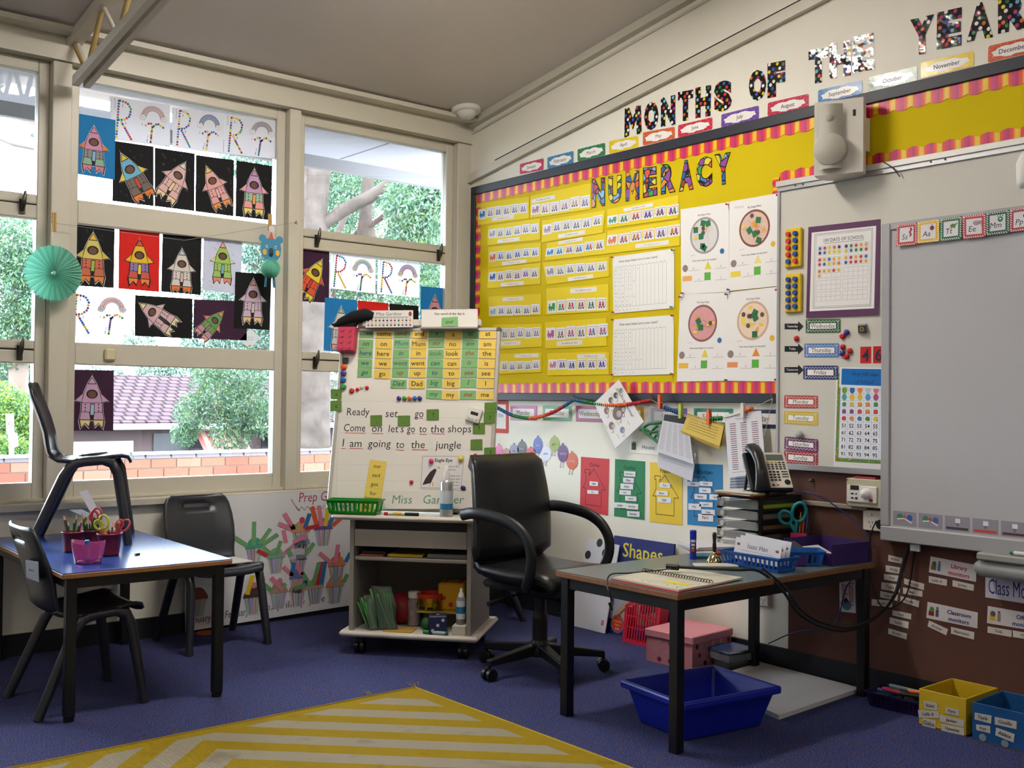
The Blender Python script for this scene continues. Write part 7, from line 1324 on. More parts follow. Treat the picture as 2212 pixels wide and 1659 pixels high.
p0 = tp(.395, .025, BZ+.009); p1 = tp(.515, .012, BZ+.009); g = G(); dv = (p1-p0).normalized(); g.cyl(p0, p0+dv*.035, .0085, '#1f7a42', n=12); g.cyl(p0+dv*.035, p1-dv*.012, .008, '#9aaab0', n=12); g.cyl(p1-dv*.012, p1, .0085, '#1a5a3a', n=12); g.build('green_capped_marker', label='marker with green cap lying at the front of the trolley shelf', cat='marker')
G(TM).box(.2, .34, .02, .12, BZ, BZ+.004, mat('#b08a34', .6)).build('yellow_card', label='yellow card lying flat on the trolley shelf', cat='card')
for a0_, a1_, b0, b1, z0, z1, col, lb in ((.075, .19, .05, .3, .4585, .466, '#b8503c', 'orange red folder on the middle shelf'), (.08, .2, .06, .32, .4665, .482, '#26242a', 'black book on the orange folder'), (.21, .38, .05, .3, .4585, .472, '#b8a028', 'yellow pad on the middle shelf'), (.4, .59, .06, .34, .4585, .478, '#77747a', 'grey papers on the middle shelf')):
    G(TM).box(a0_, a1_, b0, b1, z0, z1, mat(col, .7), .002).build(lb.split()[-5] if False else {'o': 'folder', 'b': 'book', 'y': 'note_pad', 'g': 'paper_stack'}[lb[0]], label=lb, cat={'o': 'folder', 'b': 'book', 'y': 'note pad', 'g': 'paper'}[lb[0]])

# ================================================================ office chair
OC = V((-.88, -1.685, 0)); fa = math.radians(-83); OM = zrot(fa, OC)      # local +x is forward
LEA = mat('#111113', .38, spec=.45, var=.1, bump=.15, scale=40, name='black_leather'); OP = mat('#0e0e10', .45)
t = thing('office_chair', 'black leather office chair with looped armrests on castors', 'office chair', OC)
def cushion(M_, rows, th, name, rx=6):
    return G(M_).shell(rows, th, LEA)
bk = []; cc = [-1, -.96, -.8, -.5, -.2, 0, .2, .5, .8, .96, 1]
for i in range(15):
    v = i/14; z = .955-.47*v; x = -.225+.045*v-.055*math.sin(v*math.pi*.9)*-.4; hw = (.222+.022*math.sin(min(1, v*1.6)*math.pi/2)) * (1 if i not in (0, 14) else .95)
    ed = .03*(1 if i in (0, 14) else 0); bk.append([(x + .045*(1-abs(c)**4) - ed*1.2 + .02*(c*c), c*hw, z) for c in cc])
g = G(OM); g.shell(bk, .07, LEA); g.build('backrest', t)
for z in (.8, .68): 
    pass
st = []
for i in range(13):
    v = i/12; x = -.2+.46*v; z = .475-.012*math.sin(v*math.pi)-(.045 if i == 12 else .012 if i == 11 else 0)+(.02 if i == 0 else 0); hw = .225+.015*math.sin(v*math.pi)
    st.append([(x, c*hw, z + .012*(1-c**4) - (.035 if abs(c) == 1 else 0)) for c in cc])
g = G(OM); g.shell(st, .065, LEA); g.build('seat', t)
g = G(OM); g.box(-.18, .2, -.2, .2, .375, .41, OP, .02); g.build('seat_pan', t)
for sg in (-1, 1):
    y = sg*.265; arm = catmull([(-.25, y-sg*.02, .69), (-.16, y, .705), (-.05, y, .7), (.06, y, .68), (.14, y, .635), (.18, y, .56), (.165, y-sg*.01, .47), (.11, sg*.22, .4)], 5)
    G(OM).tube(arm, .014, OP, n=10, squash=(1.0, 1.9)).build('armrest', t)
G(OM).cyl((0, 0, .1), (0, 0, .24), .034, OP, n=20).cyl((0, 0, .24), (0, 0, .27), .034, OP, r1=.027, n=20).cyl((0, 0, .27), (0, 0, .38), .027, OP, n=20).build('gas_column', t)
G(OM).cyl((.1, -.02, .3), (.1, .02, .3), .03, OP, n=16).box(-.1, .13, -.05, .05, .33, .38, OP, .01).build('tilt_mechanism', t)
G(OM).tube([(.0, -.05, .355), (-.02, -.2, .35), (-.03, -.3, .33)], [.005, .005, .012], OP, n=8).build('height_lever', t)
G(OM).lathe([(.05, .07), (.055, .09), (.04, .13), (.034, .14)], OP, 20).build('base_hub', t)
for k in range(5):
    a = math.radians(72*k) + .62 - fa; d = V((math.cos(a), math.sin(a), 0)); w = V((-d.y, d.x, 0)); g = G(OM)
    g.add([d*.03+w*.024+V((0, 0, .125)), d*.03-w*.024+V((0, 0, .125)), d*.29-w*.017+V((0, 0, .09)), d*.29+w*.017+V((0, 0, .09)), d*.03+w*.024+V((0, 0, .075)), d*.03-w*.024+V((0, 0, .075)), d*.29-w*.017+V((0, 0, .062)), d*.29+w*.017+V((0, 0, .062))], [(0, 1, 2, 3), (7, 6, 5, 4), (0, 4, 5, 1), (1, 5, 6, 2), (2, 6, 7, 3), (3, 7, 4, 0)], OP); lg = g.build('base_leg', t, bevel=.005)
    g = G(OM); c = d*.285; 
    for dx in (-.016, .016): g.cyl(c+w*(dx-.009)+V((0, 0, .0265)), c+w*(dx+.009)+V((0, 0, .0265)), .0265, OP, n=18)
    g.cyl(c+V((0, 0, .03)), c+V((0, 0, .065)), .008, OP, n=8); g.build('castor', lg)

# ================================================================ teacher's desk
t = thing('teacher_desk', 'grey topped desk with worn wooden edge and black metal legs', 'desk', (-.66, -2.53, 0)); DX0, DX1, DY0, DY1 = -1.275, -.055, -2.835, -2.215
DTOP = mat('#5c6664', .3, spec=.5, var=.08, scale=12, name='grey_green_laminate'); DZ = .551
G().box(DX0+.002, DX1-.002, DY0+.002, DY1-.002, .548, DZ, DTOP).build('desk_top', t); G().box(DX0, DX1, DY0, DY1, .527, .548, mat('#7d5230', .5, var=.25, scale=40), .003).build('top_edging', t)
for x in (DX0+.035, DX1-.035):
    for y in (DY0+.035, DY1-.035): G().box(x-.019, x+.019, y-.019, y+.019, 0, .527, BMT, .002).build('leg', t)
for x in (DX0+.035, DX1-.035): G().box(x-.013, x+.013, DY0+.054, DY1-.054, .485, .526, BMT).build('apron', t)
for y in (DY0+.035, DY1-.035): G().box(DX0+.054, DX1-.054, y-.013, y+.013, .485, .526, BMT).build('apron', t)
def qd(*p): return zq(p, 1200, 960, .3436)
# drawer tower
D0 = V((-.31, -2.42, DZ)); DM = zrot(math.radians(-4), D0); W_, L_ = .25, .27; TB = mat('#15110f', .35)
# local: x from front (-) to wall (+), y across
t = thing('drawer_tower', 'black desktop drawer tower with clear drawers', 'drawer unit', D0 + V((.1, .06, 0)))
G(DM).box(0, L_, -.03, W_-.03, .235, .25, TB, .004).build('top_panel', t); G(DM).box(0, L_, -.03, W_-.03, 0.0005, .01, TB).build('bottom_panel', t)
for y in (-.03, W_-.042): 
    for x in (0, L_-.015): G(DM).box(x, x+.015, y, y+.012, .01, .235, TB).build('corner_post', t)
    for k in range(6): G(DM).box(.015, L_-.015, y, y+.012, .01+.045*k-.004, .01+.045*k+.006, TB).build('side_rail', t)
G(DM).box(L_-.015, L_-.003, -.018, W_-.042, .01, .235, TB).build('back_panel', t)
fill = ['#2c4a28', '#5a5650', '#7a5a3a', '#6a6660', '#8aa02a']
for k in range(5):
    z0 = .014+.045*k; dw = G(DM).box(-.014, 0, -.02, W_-.04, z0, z0+.036, PLASTIC, .004).build('drawer', t)
    G(DM).box(.0, L_-.02, -.016, W_-.044, z0, z0+.002, PLASTIC).build('drawer_tray', dw)
    G(DM).box(.006, L_-.03, -.012, W_-.05, z0+.003, z0+.018+.006*(k % 2), mat(fill[k], .7)).build('drawer_contents', dw); G(DM).cyl((-.017, W_-.075, z0+.018), (-.013, W_-.075, z0+.018), .012, mat('#b8b4ae', .4), n=12).build('drawer_handle', dw)
s_ = []
for i, (col, dz, rz) in enumerate((('#8a2a2e', 0, .05), ('#c8c0b8', .004, -.03), ('#b8ac6a', .008, .08), ('#cfc8c2', .012, .0))):
    G(DM @ Matrix.Translation((.09, .09, .2505+dz)) @ Matrix.Rotation(rz, 4, 'Z')).box(-.14, .14, -.11, .1, 0, .003, mat(col, .6)).build('folder_sheet', label=('red folder at the bottom of the pile on the drawers', 'white paper above the red folder on the drawers', 'yellow patterned folder on the drawers', 'white paper on top of the pile on the drawers')[i], cat='paper', group='papers on the drawer tower')
# phone: front faces the viewer, tilted up
PZ = DZ+.2665; Ph = DM @ V((.115, .02, 0)); PO = V((Ph.x, Ph.y, PZ)); pf = V((-.55, -.835, 0)).normalized(); pr_ = V((.835, -.55, 0)); t = thing('desk_phone', 'black desk phone with pale key panel and handset', 'phone', PO); PB = mat('#121214', .35)
tilt = math.radians(52); PU = V((0, 0, 1))*math.sin(tilt) - pf*math.cos(tilt); PM_ = frame_mat(PO + pf*.07 + V((0, 0, .012)), pr_, PU)
G(PM_).box(-.105, .085, 0, .2, -.028, 0, PB, .008).build('phone_body', t); fp = G(PM_).box(-.02, .08, .008, .192, 0, .004, mat('#cdc7ba', .4), .003).build('key_panel', t)
G(PM_).box(-.008, .068, .15, .18, .004, .0055, mat('#5f665c', .2)).build('screen', fp)
for r_ in range(4):
    for k in range(5): G(PM_).box(-.012+.0175*k, -.001+.0175*k, .136-.011*r_, .141-.011*r_, .004, .0062, mat('#c8a83a' if r_ == 0 and k < 3 else '#2a2a2c', .4)).build('line_key', fp)
for r_ in range(4):
    for k in range(3): G(PM_).box(-.012+.017*k, .0+.017*k, .085-.014*r_, .093-.014*r_, .004, .0065, mat('#1c1c1e', .4), .001).build('number_key', fp)
for k in range(3): G(PM_).box(.044, .072, .088-.013*k, .092-.013*k, .004, .006, '#2a2a2c').build('menu_key', fp)
G(PM_).cyl((.06, .036, .004), (.06, .036, .007), .013, mat('#1c1c1e', .4), n=18).build('scroll_wheel', fp); G(PM_).box(-.012, .0, .018, .024, .004, .006, '#1c1c1e').build('function_key', fp); G(PM_).box(.008, .02, .018, .024, .004, .006, '#a82a2e').build('function_key', fp)
hs_ = [(-.065, -.008, .012), (-.065, .01, .03), (-.065, .05, .052), (-.065, .1, .058), (-.065, .15, .052), (-.065, .19, .03), (-.065, .208, .012)]
G(PM_).tube(catmull(hs_, 4), [.018+.008*abs(math.cos(math.pi*i/24)) for i in range(25)], PB, n=12, squash=(1.25, .9)).build('handset', t)
G().tube([PM_ @ V((-.08, .15, -.03)), PO - pf*.09 + pr_*-.08], .007, PB, n=6).build('stand_leg', t); G().tube([PM_ @ V((.07, .15, -.03)), PO - pf*.1 + pr_*.075], .007, PB, n=6).build('stand_leg', t)
G().box(PO.x-.08, PO.x+.04, PO.y-.06, PO.y+.1, PZ-.0115, PZ-.001, PB, .003).build('phone_base', t)
# baskets
def frame_on(px, py, z, ang): return zrot(ang, onz(z, px, py))
bc1 = (onz(DZ, 1560, 1219)+onz(DZ, 1682, 1240))/2; bdir = (onz(DZ, 1682, 1240)-onz(DZ, 1560, 1219)); ba = math.atan2(bdir.y, bdir.x); bl = bdir.length
Mbk = zrot(ba, bc1) @ Matrix.Translation((0, .052, 0)); mesh_basket(Mbk, bl*.96, .095, bl*1.04, .115, .06, '#1450a0', 'blue slotted basket holding name strips on the desk', 'blue_basket', 13, 5)
for k, (dy, lb) in enumerate(((-.025, 'front name strip standing in the blue basket'), (.0, 'middle name strip standing in the blue basket'), (.028, 'rear name strip standing in the blue basket'))):
    fr_ = Fr(Mbk @ V((0, dy, .008)), Mbk.to_3x3() @ V((1, 0, 0)), V((0, 0, 1)) + (Mbk.to_3x3() @ V((0, 1, 0)))*.25); h_ = .105+.006*k
    s = Sheet(fr_, [(-bl*.4, h_), (bl*.42, h_-.012), (bl*.42, .012), (-bl*.4, .02)], d=0, th=.002, raw=True, mt=mat('#cfcfd6', .12, spec=.6)); s.text('Isaac Han', .5, .42, .24, '#44444c', fit=.6, shear=.1); s.disc(.08, .3, .04, '#8a3a34', 2, 8, .6); s.disc(.92, .3, .04, '#8a3a34', 2, 8, .6); s.line([(.15, .55), (.85, .55)], .001, '#44444c'); s.build('name_strip', label=lb, cat='name strip', group='name strips in the blue basket')
Mb2 = zrot(ba+.9, onz(DZ, 1732, 1223)) @ Matrix.Translation((-.01, .04, 0)); mesh_basket(Mb2, .17, .085, .19, .105, .062, '#1256a8', 'second blue basket beside the purple tray', 'blue_basket', 9, 5)
G(Mb2).box(-.06, .06, -.03, .03, .005, .05, mat('#1c1c22', .6)).build('basket_contents', label='dark items filling the second blue basket', cat='stationery')
Mb3 = zrot(ba+.9, onz(DZ, 1703, 1224)) @ Matrix.Translation((.02, .03, 0)); G(Mb3).box(-.055, .055, -.025, .02, 0, .056, mat('#4a1f70', .4), .004).build('purple_holder', label='small purple holder between the blue baskets', cat='holder')
# grey corrugated card
fr_ = Fr(onz(DZ, 1690, 1212) + V((.05, .03, 0)), pr_, V((0, 0, 1))+CF*.35); s = Sheet(fr_, qd((1210, 590), (1500, 610), (1600, 690), (1400, 700)), '#4c4852', d=0, th=.004); s.build('grey_card', label='grey ragged edged card leaning behind the name strips', cat='card')
# pink cup with scissors and pens
pc = onz(DZ, 1728, 1196) + V((-.02, -.01, 0)); pm_ = mat('#a82a56', .4); t = thing('pen_cup', 'pink square pen cup on the desk', 'pen cup', pc); Mc = zrot(.5, pc)
for x0, x1, y0, y1 in ((-.033, .033, -.033, -.03), (-.033, .033, .03, .033), (-.033, -.03, -.03, .03), (.03, .033, -.03, .03)): G(Mc).box(x0, x1, y0, y1, .004, .095, pm_).build('cup_wall', t)
G(Mc).box(-.033, .033, -.033, .033, 0, .004, pm_).build('cup_floor', t)
scissors(pc+V((0, 0, .1))-CR*.018, V((-.35, 0, 1))*1 + CR*-.05, CR, 1.25, '#1f8f96', 'large scissors with turquoise handles in the pink cup', open_=.42)
for i, (dx, dy, lx, ly, L__, col, nm) in enumerate(((.012, .0, .02, .05, .15, '#b82a2a', 'red pen'), (.02, .01, .12, -.02, .165, '#2a4a8a', 'blue pen'), (.005, -.012, .08, .02, .16, '#b83a2a', 'orange red pen'), (.018, -.01, .2, .05, .15, '#1f1f24', 'black pen'), (.0, .015, .06, .0, .175, '#c8a84a', 'yellow pencil'))):
    p0 = pc+CR*dx+CF*dy+V((0, 0, .006)); dv = (V((0, 0, 1))+CR*lx+CF*ly).normalized(); g = G(); g.cyl(p0, p0+dv*(L__-.03), .0045, mat(col, .35), n=8); g.cyl(p0+dv*(L__-.03), p0+dv*L__, .0045, mat(col, .35), r1=.002, n=8); g.build('pen', label='%s standing in the pink cup' % nm, cat='pen', group='pens in the pink cup')
# purple tray
Mt_ = zrot(-.1, V((-.2, -2.675, DZ))); PU_ = mat('#35245e', .45); t = thing('purple_tray', 'purple plastic document tray on the desk end', 'tray', Mt_ @ V((0, 0, 0)))
G(Mt_).box(-.1, .13, -.13, .11, .0005, .004, PU_).build('tray_floor', t)
for x0, x1, y0, y1, h_ in ((-.1, .13, -.134, -.13, .085), (-.1, .13, .11, .114, .085), (.126, .13, -.13, .11, .085), (-.104, -.1, -.13, -.03, .05)): G(Mt_).box(x0, x1, y0, y1, .0005, h_, PU_).build('tray_wall', t)
for k in range(3):
    s = Sheet(Fr(Mt_ @ V((0, 0, .006+.003*k)), Mt_.to_3x3() @ V((1, 0, 0)), (Mt_.to_3x3() @ V((0, 1, 0)))+V((0, 0, .32+.02*k))), [(-.09, .1), (.09, .1), (.09, -.015), (-.09, -.015)], '#d2ccc6', d=.0, th=.001, raw=True)
    s.line([(.15, .3), (.3, .2), (.4, .45), (.55, .3), (.7, .5)], .004, '#1c1c20'); s.line([(.2, .7), (.5, .6), (.7, .75)], .004, '#1c1c20'); s.build('drawing_sheet', label=('lowest', 'middle', 'top')[k] + ' drawing sheet propped in the purple tray', cat='paper', group='drawing sheets in the purple tray')
# paper pile
pp = onz(DZ, 1530, 1190); 
for k in range(5):
    G(zrot(-.5+.06*math.sin(k*2.1), pp+V((.05+.006*math.sin(k*1.7), -.03, .0005+.0065*k)))).box(-.16, .12, -.11, .11, 0, .006, mat(('#c6c2c4', '#d0ccce')[k % 2], .7)).build('paper_ream', label=('bottom', 'second', 'third', 'fourth', 'top')[k] + ' layer of the white paper pile on the desk', cat='paper', group='paper pile on the desk')
glue(onz(DZ, 1497, 1208), 1.02, '#1a2fb0', 'large blue capped glue stick standing on the desk', '#1c2f8a')
# bell
p = onz(DZ, 1543, 1216); cylthing('hand_bell', 'brass hand bell with dark wooden handle on the desk', 'bell', p, [('bell_cup', [(.033, 0), (.034, .002), (.029, .012), (.022, .026), (.014, .034), (0, .036)], mat('#b8a878', .18, 1.0)), ('ferrule', [(.008, .036), (.008, .044), (0, .044)], mat('#b8a878', .2, 1.0)), ('handle', [(.006, .044), (.0085, .06), (.0065, .085), (.009, .112), (.0075, .122), (0, .125)], mat('#241510', .3))])
p = onz(DZ, 1530, 1222); G(zrot(-.65, p)).box(-.06, .11, -.05, .02, .0002, .008, mat('#c2bcae', .5), .002).build('white_pad', label='white block of notes in front of the bell', cat='note pad')
for px, py, ang, L__, col, cap, lb in ((1520, 1206, -.7, .1, '#3f8fb0', '#3f8fb0', 'light blue marker lying behind the glue stick'), (1530, 1199, -.7, .12, '#c8c4be', '#b02a24', 'white marker with red end on the desk')):
    p = onz(DZ, px, py)+V((0, 0, .0085)); d = V((math.cos(ang), math.sin(ang), 0)); G().cyl(p-d*L__/2, p+d*L__*.25, .008, mat(col, .4), n=12).cyl(p+d*L__*.25, p+d*L__/2, .0082, mat(cap, .4), n=12).build('desk_marker', label=lb, cat='marker')
# spiral book on a red folder
b_ = [onz(DZ+.004, *p) for p in ((1332, 1247), (1470, 1280), (1630, 1258), (1440, 1224))]
def quadslab(name, pts, z0, z1, m_, **kw):
    g = G(); g.add([(p.x, p.y, z0) for p in pts]+[(p.x, p.y, z1) for p in pts], [(3, 2, 1, 0), (4, 5, 6, 7), (0, 1, 5, 4), (1, 2, 6, 5), (2, 3, 7, 6), (3, 0, 4, 7)], m_); return g.build(name, **kw)
bX = V((-1.245, -2.83)); 
rf = [V((-1.262, -2.84, 0)), V((-.84, -2.82, 0)), V((-.87, -2.5, 0)), V((-1.24, -2.51, 0))]
rf = [V((-1.268, -2.828, 0)), V((-.95, -2.8, 0)), V((-.97, -2.47, 0)), V((-1.262, -2.5, 0))]
quadslab('red_folder', rf, DZ, DZ+.004, mat('#a8222e', .5), label='red folder under the spiral book on the desk', cat='folder')
t = thing('spiral_book', 'open spiral bound picture book on the desk', 'book', (-1.08, -2.65, DZ+.004)); c0 = (rf[0]+rf[1]+rf[2]+rf[3])/4
lf_ = [V((-1.258, -2.822, 0)), V((-1.07, -2.815, 0)), V((-1.08, -2.48, 0)), V((-1.255, -2.505, 0))]; rt_ = [V((-1.055, -2.812, 0)), V((-.87, -2.79, 0)), V((-.88, -2.47, 0)), V((-1.065, -2.48, 0))]
for pts, nm in ((lf_, 'left_pages'), (rt_, 'right_pages')):
    fr_ = Fr((0, 0, DZ+.0045), (1, 0, 0), (0, 1, 0)); s = Sheet(fr_, [(p.x, p.y) for p in (pts[3], pts[2], pts[1], pts[0])], d=0, th=.006, raw=True, mt=mat('#c6c2ae', .3)); rnd = random.Random(5 if nm[0] == 'l' else 6)
    for i in range(16): u, v = rnd.uniform(.1, .9), rnd.uniform(.1, .9); s.line([(u, v), (u+rnd.uniform(-.12, .12), v+rnd.uniform(-.1, .1))], .003, rnd.choice(['#6a7a4a', '#55503c', '#3a3a38', '#8a8a5a', '#4a5a7a']))
    if nm[0] == 'l': s.rect(.42, .55, .62, .9, '#d0c030', 2)
    s.build(nm, parent=t)
g = G()
for i in range(26):
    y = -2.8+.32*i/25; x = -1.063; g.tube([(x+.011*math.cos(a), y, DZ+.010+.011*math.sin(a)) for a in [math.pi*k/5 for k in range(6)]], .0016, mat('#3a3a3c', .3, .8), n=4)
g.build('spiral', t, kind='stuff')
# cables
def zc(px, py, z): return onz(z, px, py)
CB = mat('#101012', .5)
g = G(); g.tube(catmull([zc(1322, 1307, .43)+V((0, 0, -.0)), ondepth(3.78, 1318, 1285), ondepth(3.8, 1311, 1262), ondepth(3.85, 1320, 1243)+V((0, 0, .004)), onz(DZ+.012, 1360, 1238), onz(DZ+.014, 1420, 1232), onz(DZ+.03, 1450, 1228)], 6)[3:], .003, CB, n=6); g.tube([ondepth(3.78, 1316, 1302), ondepth(3.78, 1322, 1318)], .005, CB, n=6); g.build('thin_cable', label='thin black cable looping off the left end of the desk', cat='cable')
main = [onz(DZ+.03, 1452, 1224), onz(DZ+.03, 1520, 1228), onz(DZ+.03, 1590, 1231), onz(DZ+.025, 1640, 1234), ondepth(3.95, 1690, 1275), ondepth(3.95, 1725, 1325), ondepth(4.0, 1770, 1352), ondepth(4.1, 1830, 1362), ondepth(4.3, 1890, 1335), RW.pt(*RW.px(1930, 1290, .1), .1), RW.pt(*RW.px(1950, 1220, .06), .06), RW.pt(*RW.px(1965, 1172, .05), .05)]
G().tube(catmull(main, 8), .0058, CB, n=8).build('black_cable', label='thick black cable sagging from the desk to the interactive board', cat='cable')
G().tube(catmull([p+V((0, 0, .012))+CR*.01 for p in main[3:]], 8), .0045, CB, n=8).build('black_cable', label='second black cable twisted beside the thick one', cat='cable')
G().tube([onz(DZ+.03, 1440, 1224), onz(DZ+.03, 1466, 1226)], .011, CB, n=10).build('cable_connector', label='black cable connector lying over the spiral book', cat='connector')
G().tube(catmull([PO+pr_*.05-pf*.08, RW.pt(*RW.px(1760, 1068, .1), .1), RW.pt(*RW.px(1820, 1105, .06), .06), RW.pt(*RW.px(1870, 1150, .05), .05), RW.pt(*RW.px(1880, 1180, .04), .04), RW.pt(*RW.px(1878, 1215, .03), .03), RW.pt(*RW.px(1830, 1265, .03), .03), RW.pt(*RW.px(1812, 1330, .03), .03), RW.pt(*RW.px(1790, 1358, .05), .05), RW.pt(*RW.px(1720, 1365, .05), .05), RW.pt(*RW.px(1660, 1390, .05), .05)], 6), .0028, mat('#1c2a6a', .5), n=6).build('blue_cable', label='thin blue cable running from the phone down behind the desk', cat='cable')
G().tube(catmull([RW.pt(*RW.px(1893, 1125, .055), .055), RW.pt(*RW.px(1884, 1145, .06), .06), RW.pt(*RW.px(1880, 1165, .05), .05), RW.pt(*RW.px(1878, 1230, .04), .04), RW.pt(*RW.px(1892, 1285, .04), .04), RW.pt(*RW.px(1905, 1310, .04), .04), RW.pt(*RW.px(1930, 1312, .04), .04), RW.pt(*RW.px(1958, 1285, .03), .03), RW.pt(*RW.px(1972, 1220, .03), .03), RW.pt(*RW.px(1976, 1175, .04), .04)], 6), .003, CB, n=6).build('power_lead', label='thin black lead from the wall plug looping under the interactive board', cat='cable')

# ================================================================ things on the floor by the wall
TBM = mat('#12229a', .35, spec=.5, name='blue_plastic'); tc0 = onz(0, 1512, 1580); t = thing('blue_tub', 'deep blue plastic storage tub under the desk', 'storage tub', V((-.925, -2.64, 0)))
BMx = zrot(-.15, V((-.925, -2.64, 0)))
def tub(M_, w0, d0, w1, d1, h, th, m_, t):
    b0 = [(-w0/2, -d0/2), (w0/2, -d0/2), (w0/2, d0/2), (-w0/2, d0/2)]; b1 = [(-w1/2, -d1/2), (w1/2, -d1/2), (w1/2, d1/2), (-w1/2, d1/2)]; e = .02
    ring = lambda L_, z, s_=0: [(x + (s_ if x > 0 else -s_), y + (s_ if y > 0 else -s_), z) for x, y in L_]
    R_ = [ring(b0, 0), ring(b1, h-.03), ring(b1, h-.03, e), ring(b1, h, e), ring(b1, h, 0), ring(b0, th, -th)]
    vs = [p for r in R_ for p in r]; fs = [(3, 2, 1, 0), (20, 21, 22, 23)] + [(k*4+i, k*4+(i+1) % 4, (k+1)*4+(i+1) % 4, (k+1)*4+i) for k in range(5) for i in range(4)]
    return G(M_).add(vs, fs, m_)
tub(BMx, .36, .26, .43, .33, .155, .004, TBM, t).build('tub_shell', t, bevel=.008)
quadslab('white_board', [V((-.645, -2.79, 0)), V((-.05, -2.765, 0)), V((-.02, -2.23, 0)), V((-.5, -2.28, 0))], 0.0005, .018, mat('#c9c5c6', .6), label='white board lying on the carpet under the desk', cat='board')
# leaning books
LB = Fr((-.062, 0, 0), (0, -1, 0), (.085, 0, 1)); 
s = Sheet(LB, [(1.305, .5), (1.72, .5), (1.72, .002), (1.305, .002)], '#1b2468', d=0, th=.012, raw=True); s.rect(.06, .02, .98, .98, '#1b2468'); s.text('Shapes', .5, .2, .15, '#d8c838', fit=.72, off=.01)
s.rect(.02, .42, .98, .86, '#a9b0c2', 2); s.poly([(.02, .86), (.3, .62), (.6, .72), (.98, .5), (.98, .86)], '#b59a80', 3); s.line([(.05, .9), (.45, .6), (.7, .75)], .012, '#7a5a44', 4); s.poly([(.5, .5), (.7, .45), (.8, .7), (.55, .75)], '#3a3434', 4); s.disc(.16, .9, .1, '#c83a2a', 4, 16); s.disc(.16, .9, .115, '#2a7ac8', 3, 16); s.text('Targeting', .16, .88, .022, '#e8d03a', k=5, fit=.16); s.text('Maths', .16, .92, .022, '#e8d03a', k=5, fit=.16); s.text('2010', .16, .96, .022, '#e8e4e0', k=5, fit=.16)
s.build('shapes_big_book', label='large blue Shapes big book leaning against the wall', cat='book')
LB2 = Fr((-.115, 0, 0), (0, -1, 0), (.16, 0, 1)); s = Sheet(LB2, [(1.12, .47), (1.36, .46), (1.33, .002), (1.06, .002)], '#c6c6cc', d=0, th=.006, raw=True)
for u, v in ((.12, .18), (.62, .12), (.4, .02), (.9, .3)): s.disc(u, v, .09, '#1a1a1e', 1, 14)
s.rect(.86, .86, .94, .92, '#b86a7a'); s.build('spotted_poster', label='white poster with black spots leaning by the Shapes book', cat='poster')
# red magazine holder
RM_ = mat('#b81a36', .4); t = thing('magazine_holder', 'red slatted magazine holder leaning by the pink box', 'magazine holder', V((-.17, -1.62, 0))); h0 = V((-.165, -1.5, 0)); hd_ = V((0, -1, 0)); wd_ = V((1, 0, 0))
MH = frame_mat(h0, hd_, V((0, 0, 1)) + V((.12, 0, 0)))
for side in (0, -.06):
    g = G(MH); g.box(0, .02, 0, .18, side, side+.003, RM_); g.box(.215, .235, 0, .31, side, side+.003, RM_); g.box(.02, .215, 0, .02, side, side+.003, RM_)
    g.add([(.0, .18, side), (.235, .33, side), (.235, .31, side), (.0, .16, side), (.0, .18, side+.003), (.235, .33, side+.003), (.235, .31, side+.003), (.0, .16, side+.003)], [(0, 3, 2, 1), (4, 5, 6, 7), (0, 1, 5, 4), (3, 7, 6, 2)], RM_); g.build('side_frame', t)
    for k in range(11):
        x0 = .02+.0178*k; topz = .165+.64*x0; g = G(MH); g.add([(x0, .02, side+.0005), (x0+.008, .02, side+.0005), (x0+.016, topz, side+.0005), (x0+.008, topz, side+.0005), (x0, .02, side+.0025), (x0+.008, .02, side+.0025), (x0+.016, topz, side+.0025), (x0+.008, topz, side+.0025)], [(3, 2, 1, 0), (4, 5, 6, 7), (1, 2, 6, 5), (3, 0, 4, 7)], RM_); g.build('slat', t)
    for zz in (.075, .13): g = G(MH); g.box(.02, .215, zz, zz+.006, side+.0003, side+.0027, RM_); g.build('cross_slat', t)
G(MH).box(0, .235, 0, .004, -.057, 0, RM_).build('floor_panel', t); G(MH).box(0, .004, 0, .17, -.057, 0, RM_).build('front_panel', t); G(MH).box(.231, .235, 0, .32, -.057, 0, RM_).build('rear_panel', t)
# pink spotted box
pb = V((-.185, -1.96, 0)); MP = zrot(.08, pb); t = thing('pink_box', 'pink lidded box with coloured spots', 'box', pb); PB_ = mat('#c07a82', .6)
G(MP).box(-.165, .14, -.13, .13, 0, .135, PB_).build('box_body', t); G(MP).box(-.172, .147, -.137, .137, .115, .15, mat('#cf868e', .55), .004).build('box_lid', t); rnd = random.Random(8)
for i in range(15):
    u, v = -.13+.26*(i % 5)/4*.95+(.02 if i//5 % 2 else 0), .02+.04*(i//5); col = rnd.choice(['#7a2440', '#2a2028', '#9aa08a', '#b08a98', '#5a6a70', '#a82a4a'])
    for f in (0, 1):
        if f == 0 and abs(u) < .115: g = G(MP); g.cyl((-.165, u, v), (-.166, u, v), .011, mat(col, .6), n=14); g.build('spot', t)
        if f == 1: g = G(MP); g.cyl((u+.0, -.13, v), (u, -.131, v), .011, mat(rnd.choice(['#7a2440', '#2a2028', '#8f8f80', '#d09aa0']), .6), n=14); g.build('spot', t)
p = onz(0, 1592, 1440); MQ = zrot(-.15, p+V((-.02, .015, 0))); t = thing('food_container', 'clear plastic food container with blue lid', 'container', p+V((-.02, .015, 0)))
tub(MQ, .12, .1, .145, .125, .075, .003, PLASTIC, t).build('container_shell', t); G(MQ).box(-.05, .05, -.042, .042, .004, .05, mat('#b8b4ac', .7), .004).build('contents', t); G(MQ).box(-.092, .092, -.08, .08, .0755, .088, clear_mat('blue_lid_plastic', (.5, .6, .9), .2, haze=.7, hazecol=lin('#3a5a9a')), .006).build('lid', t)
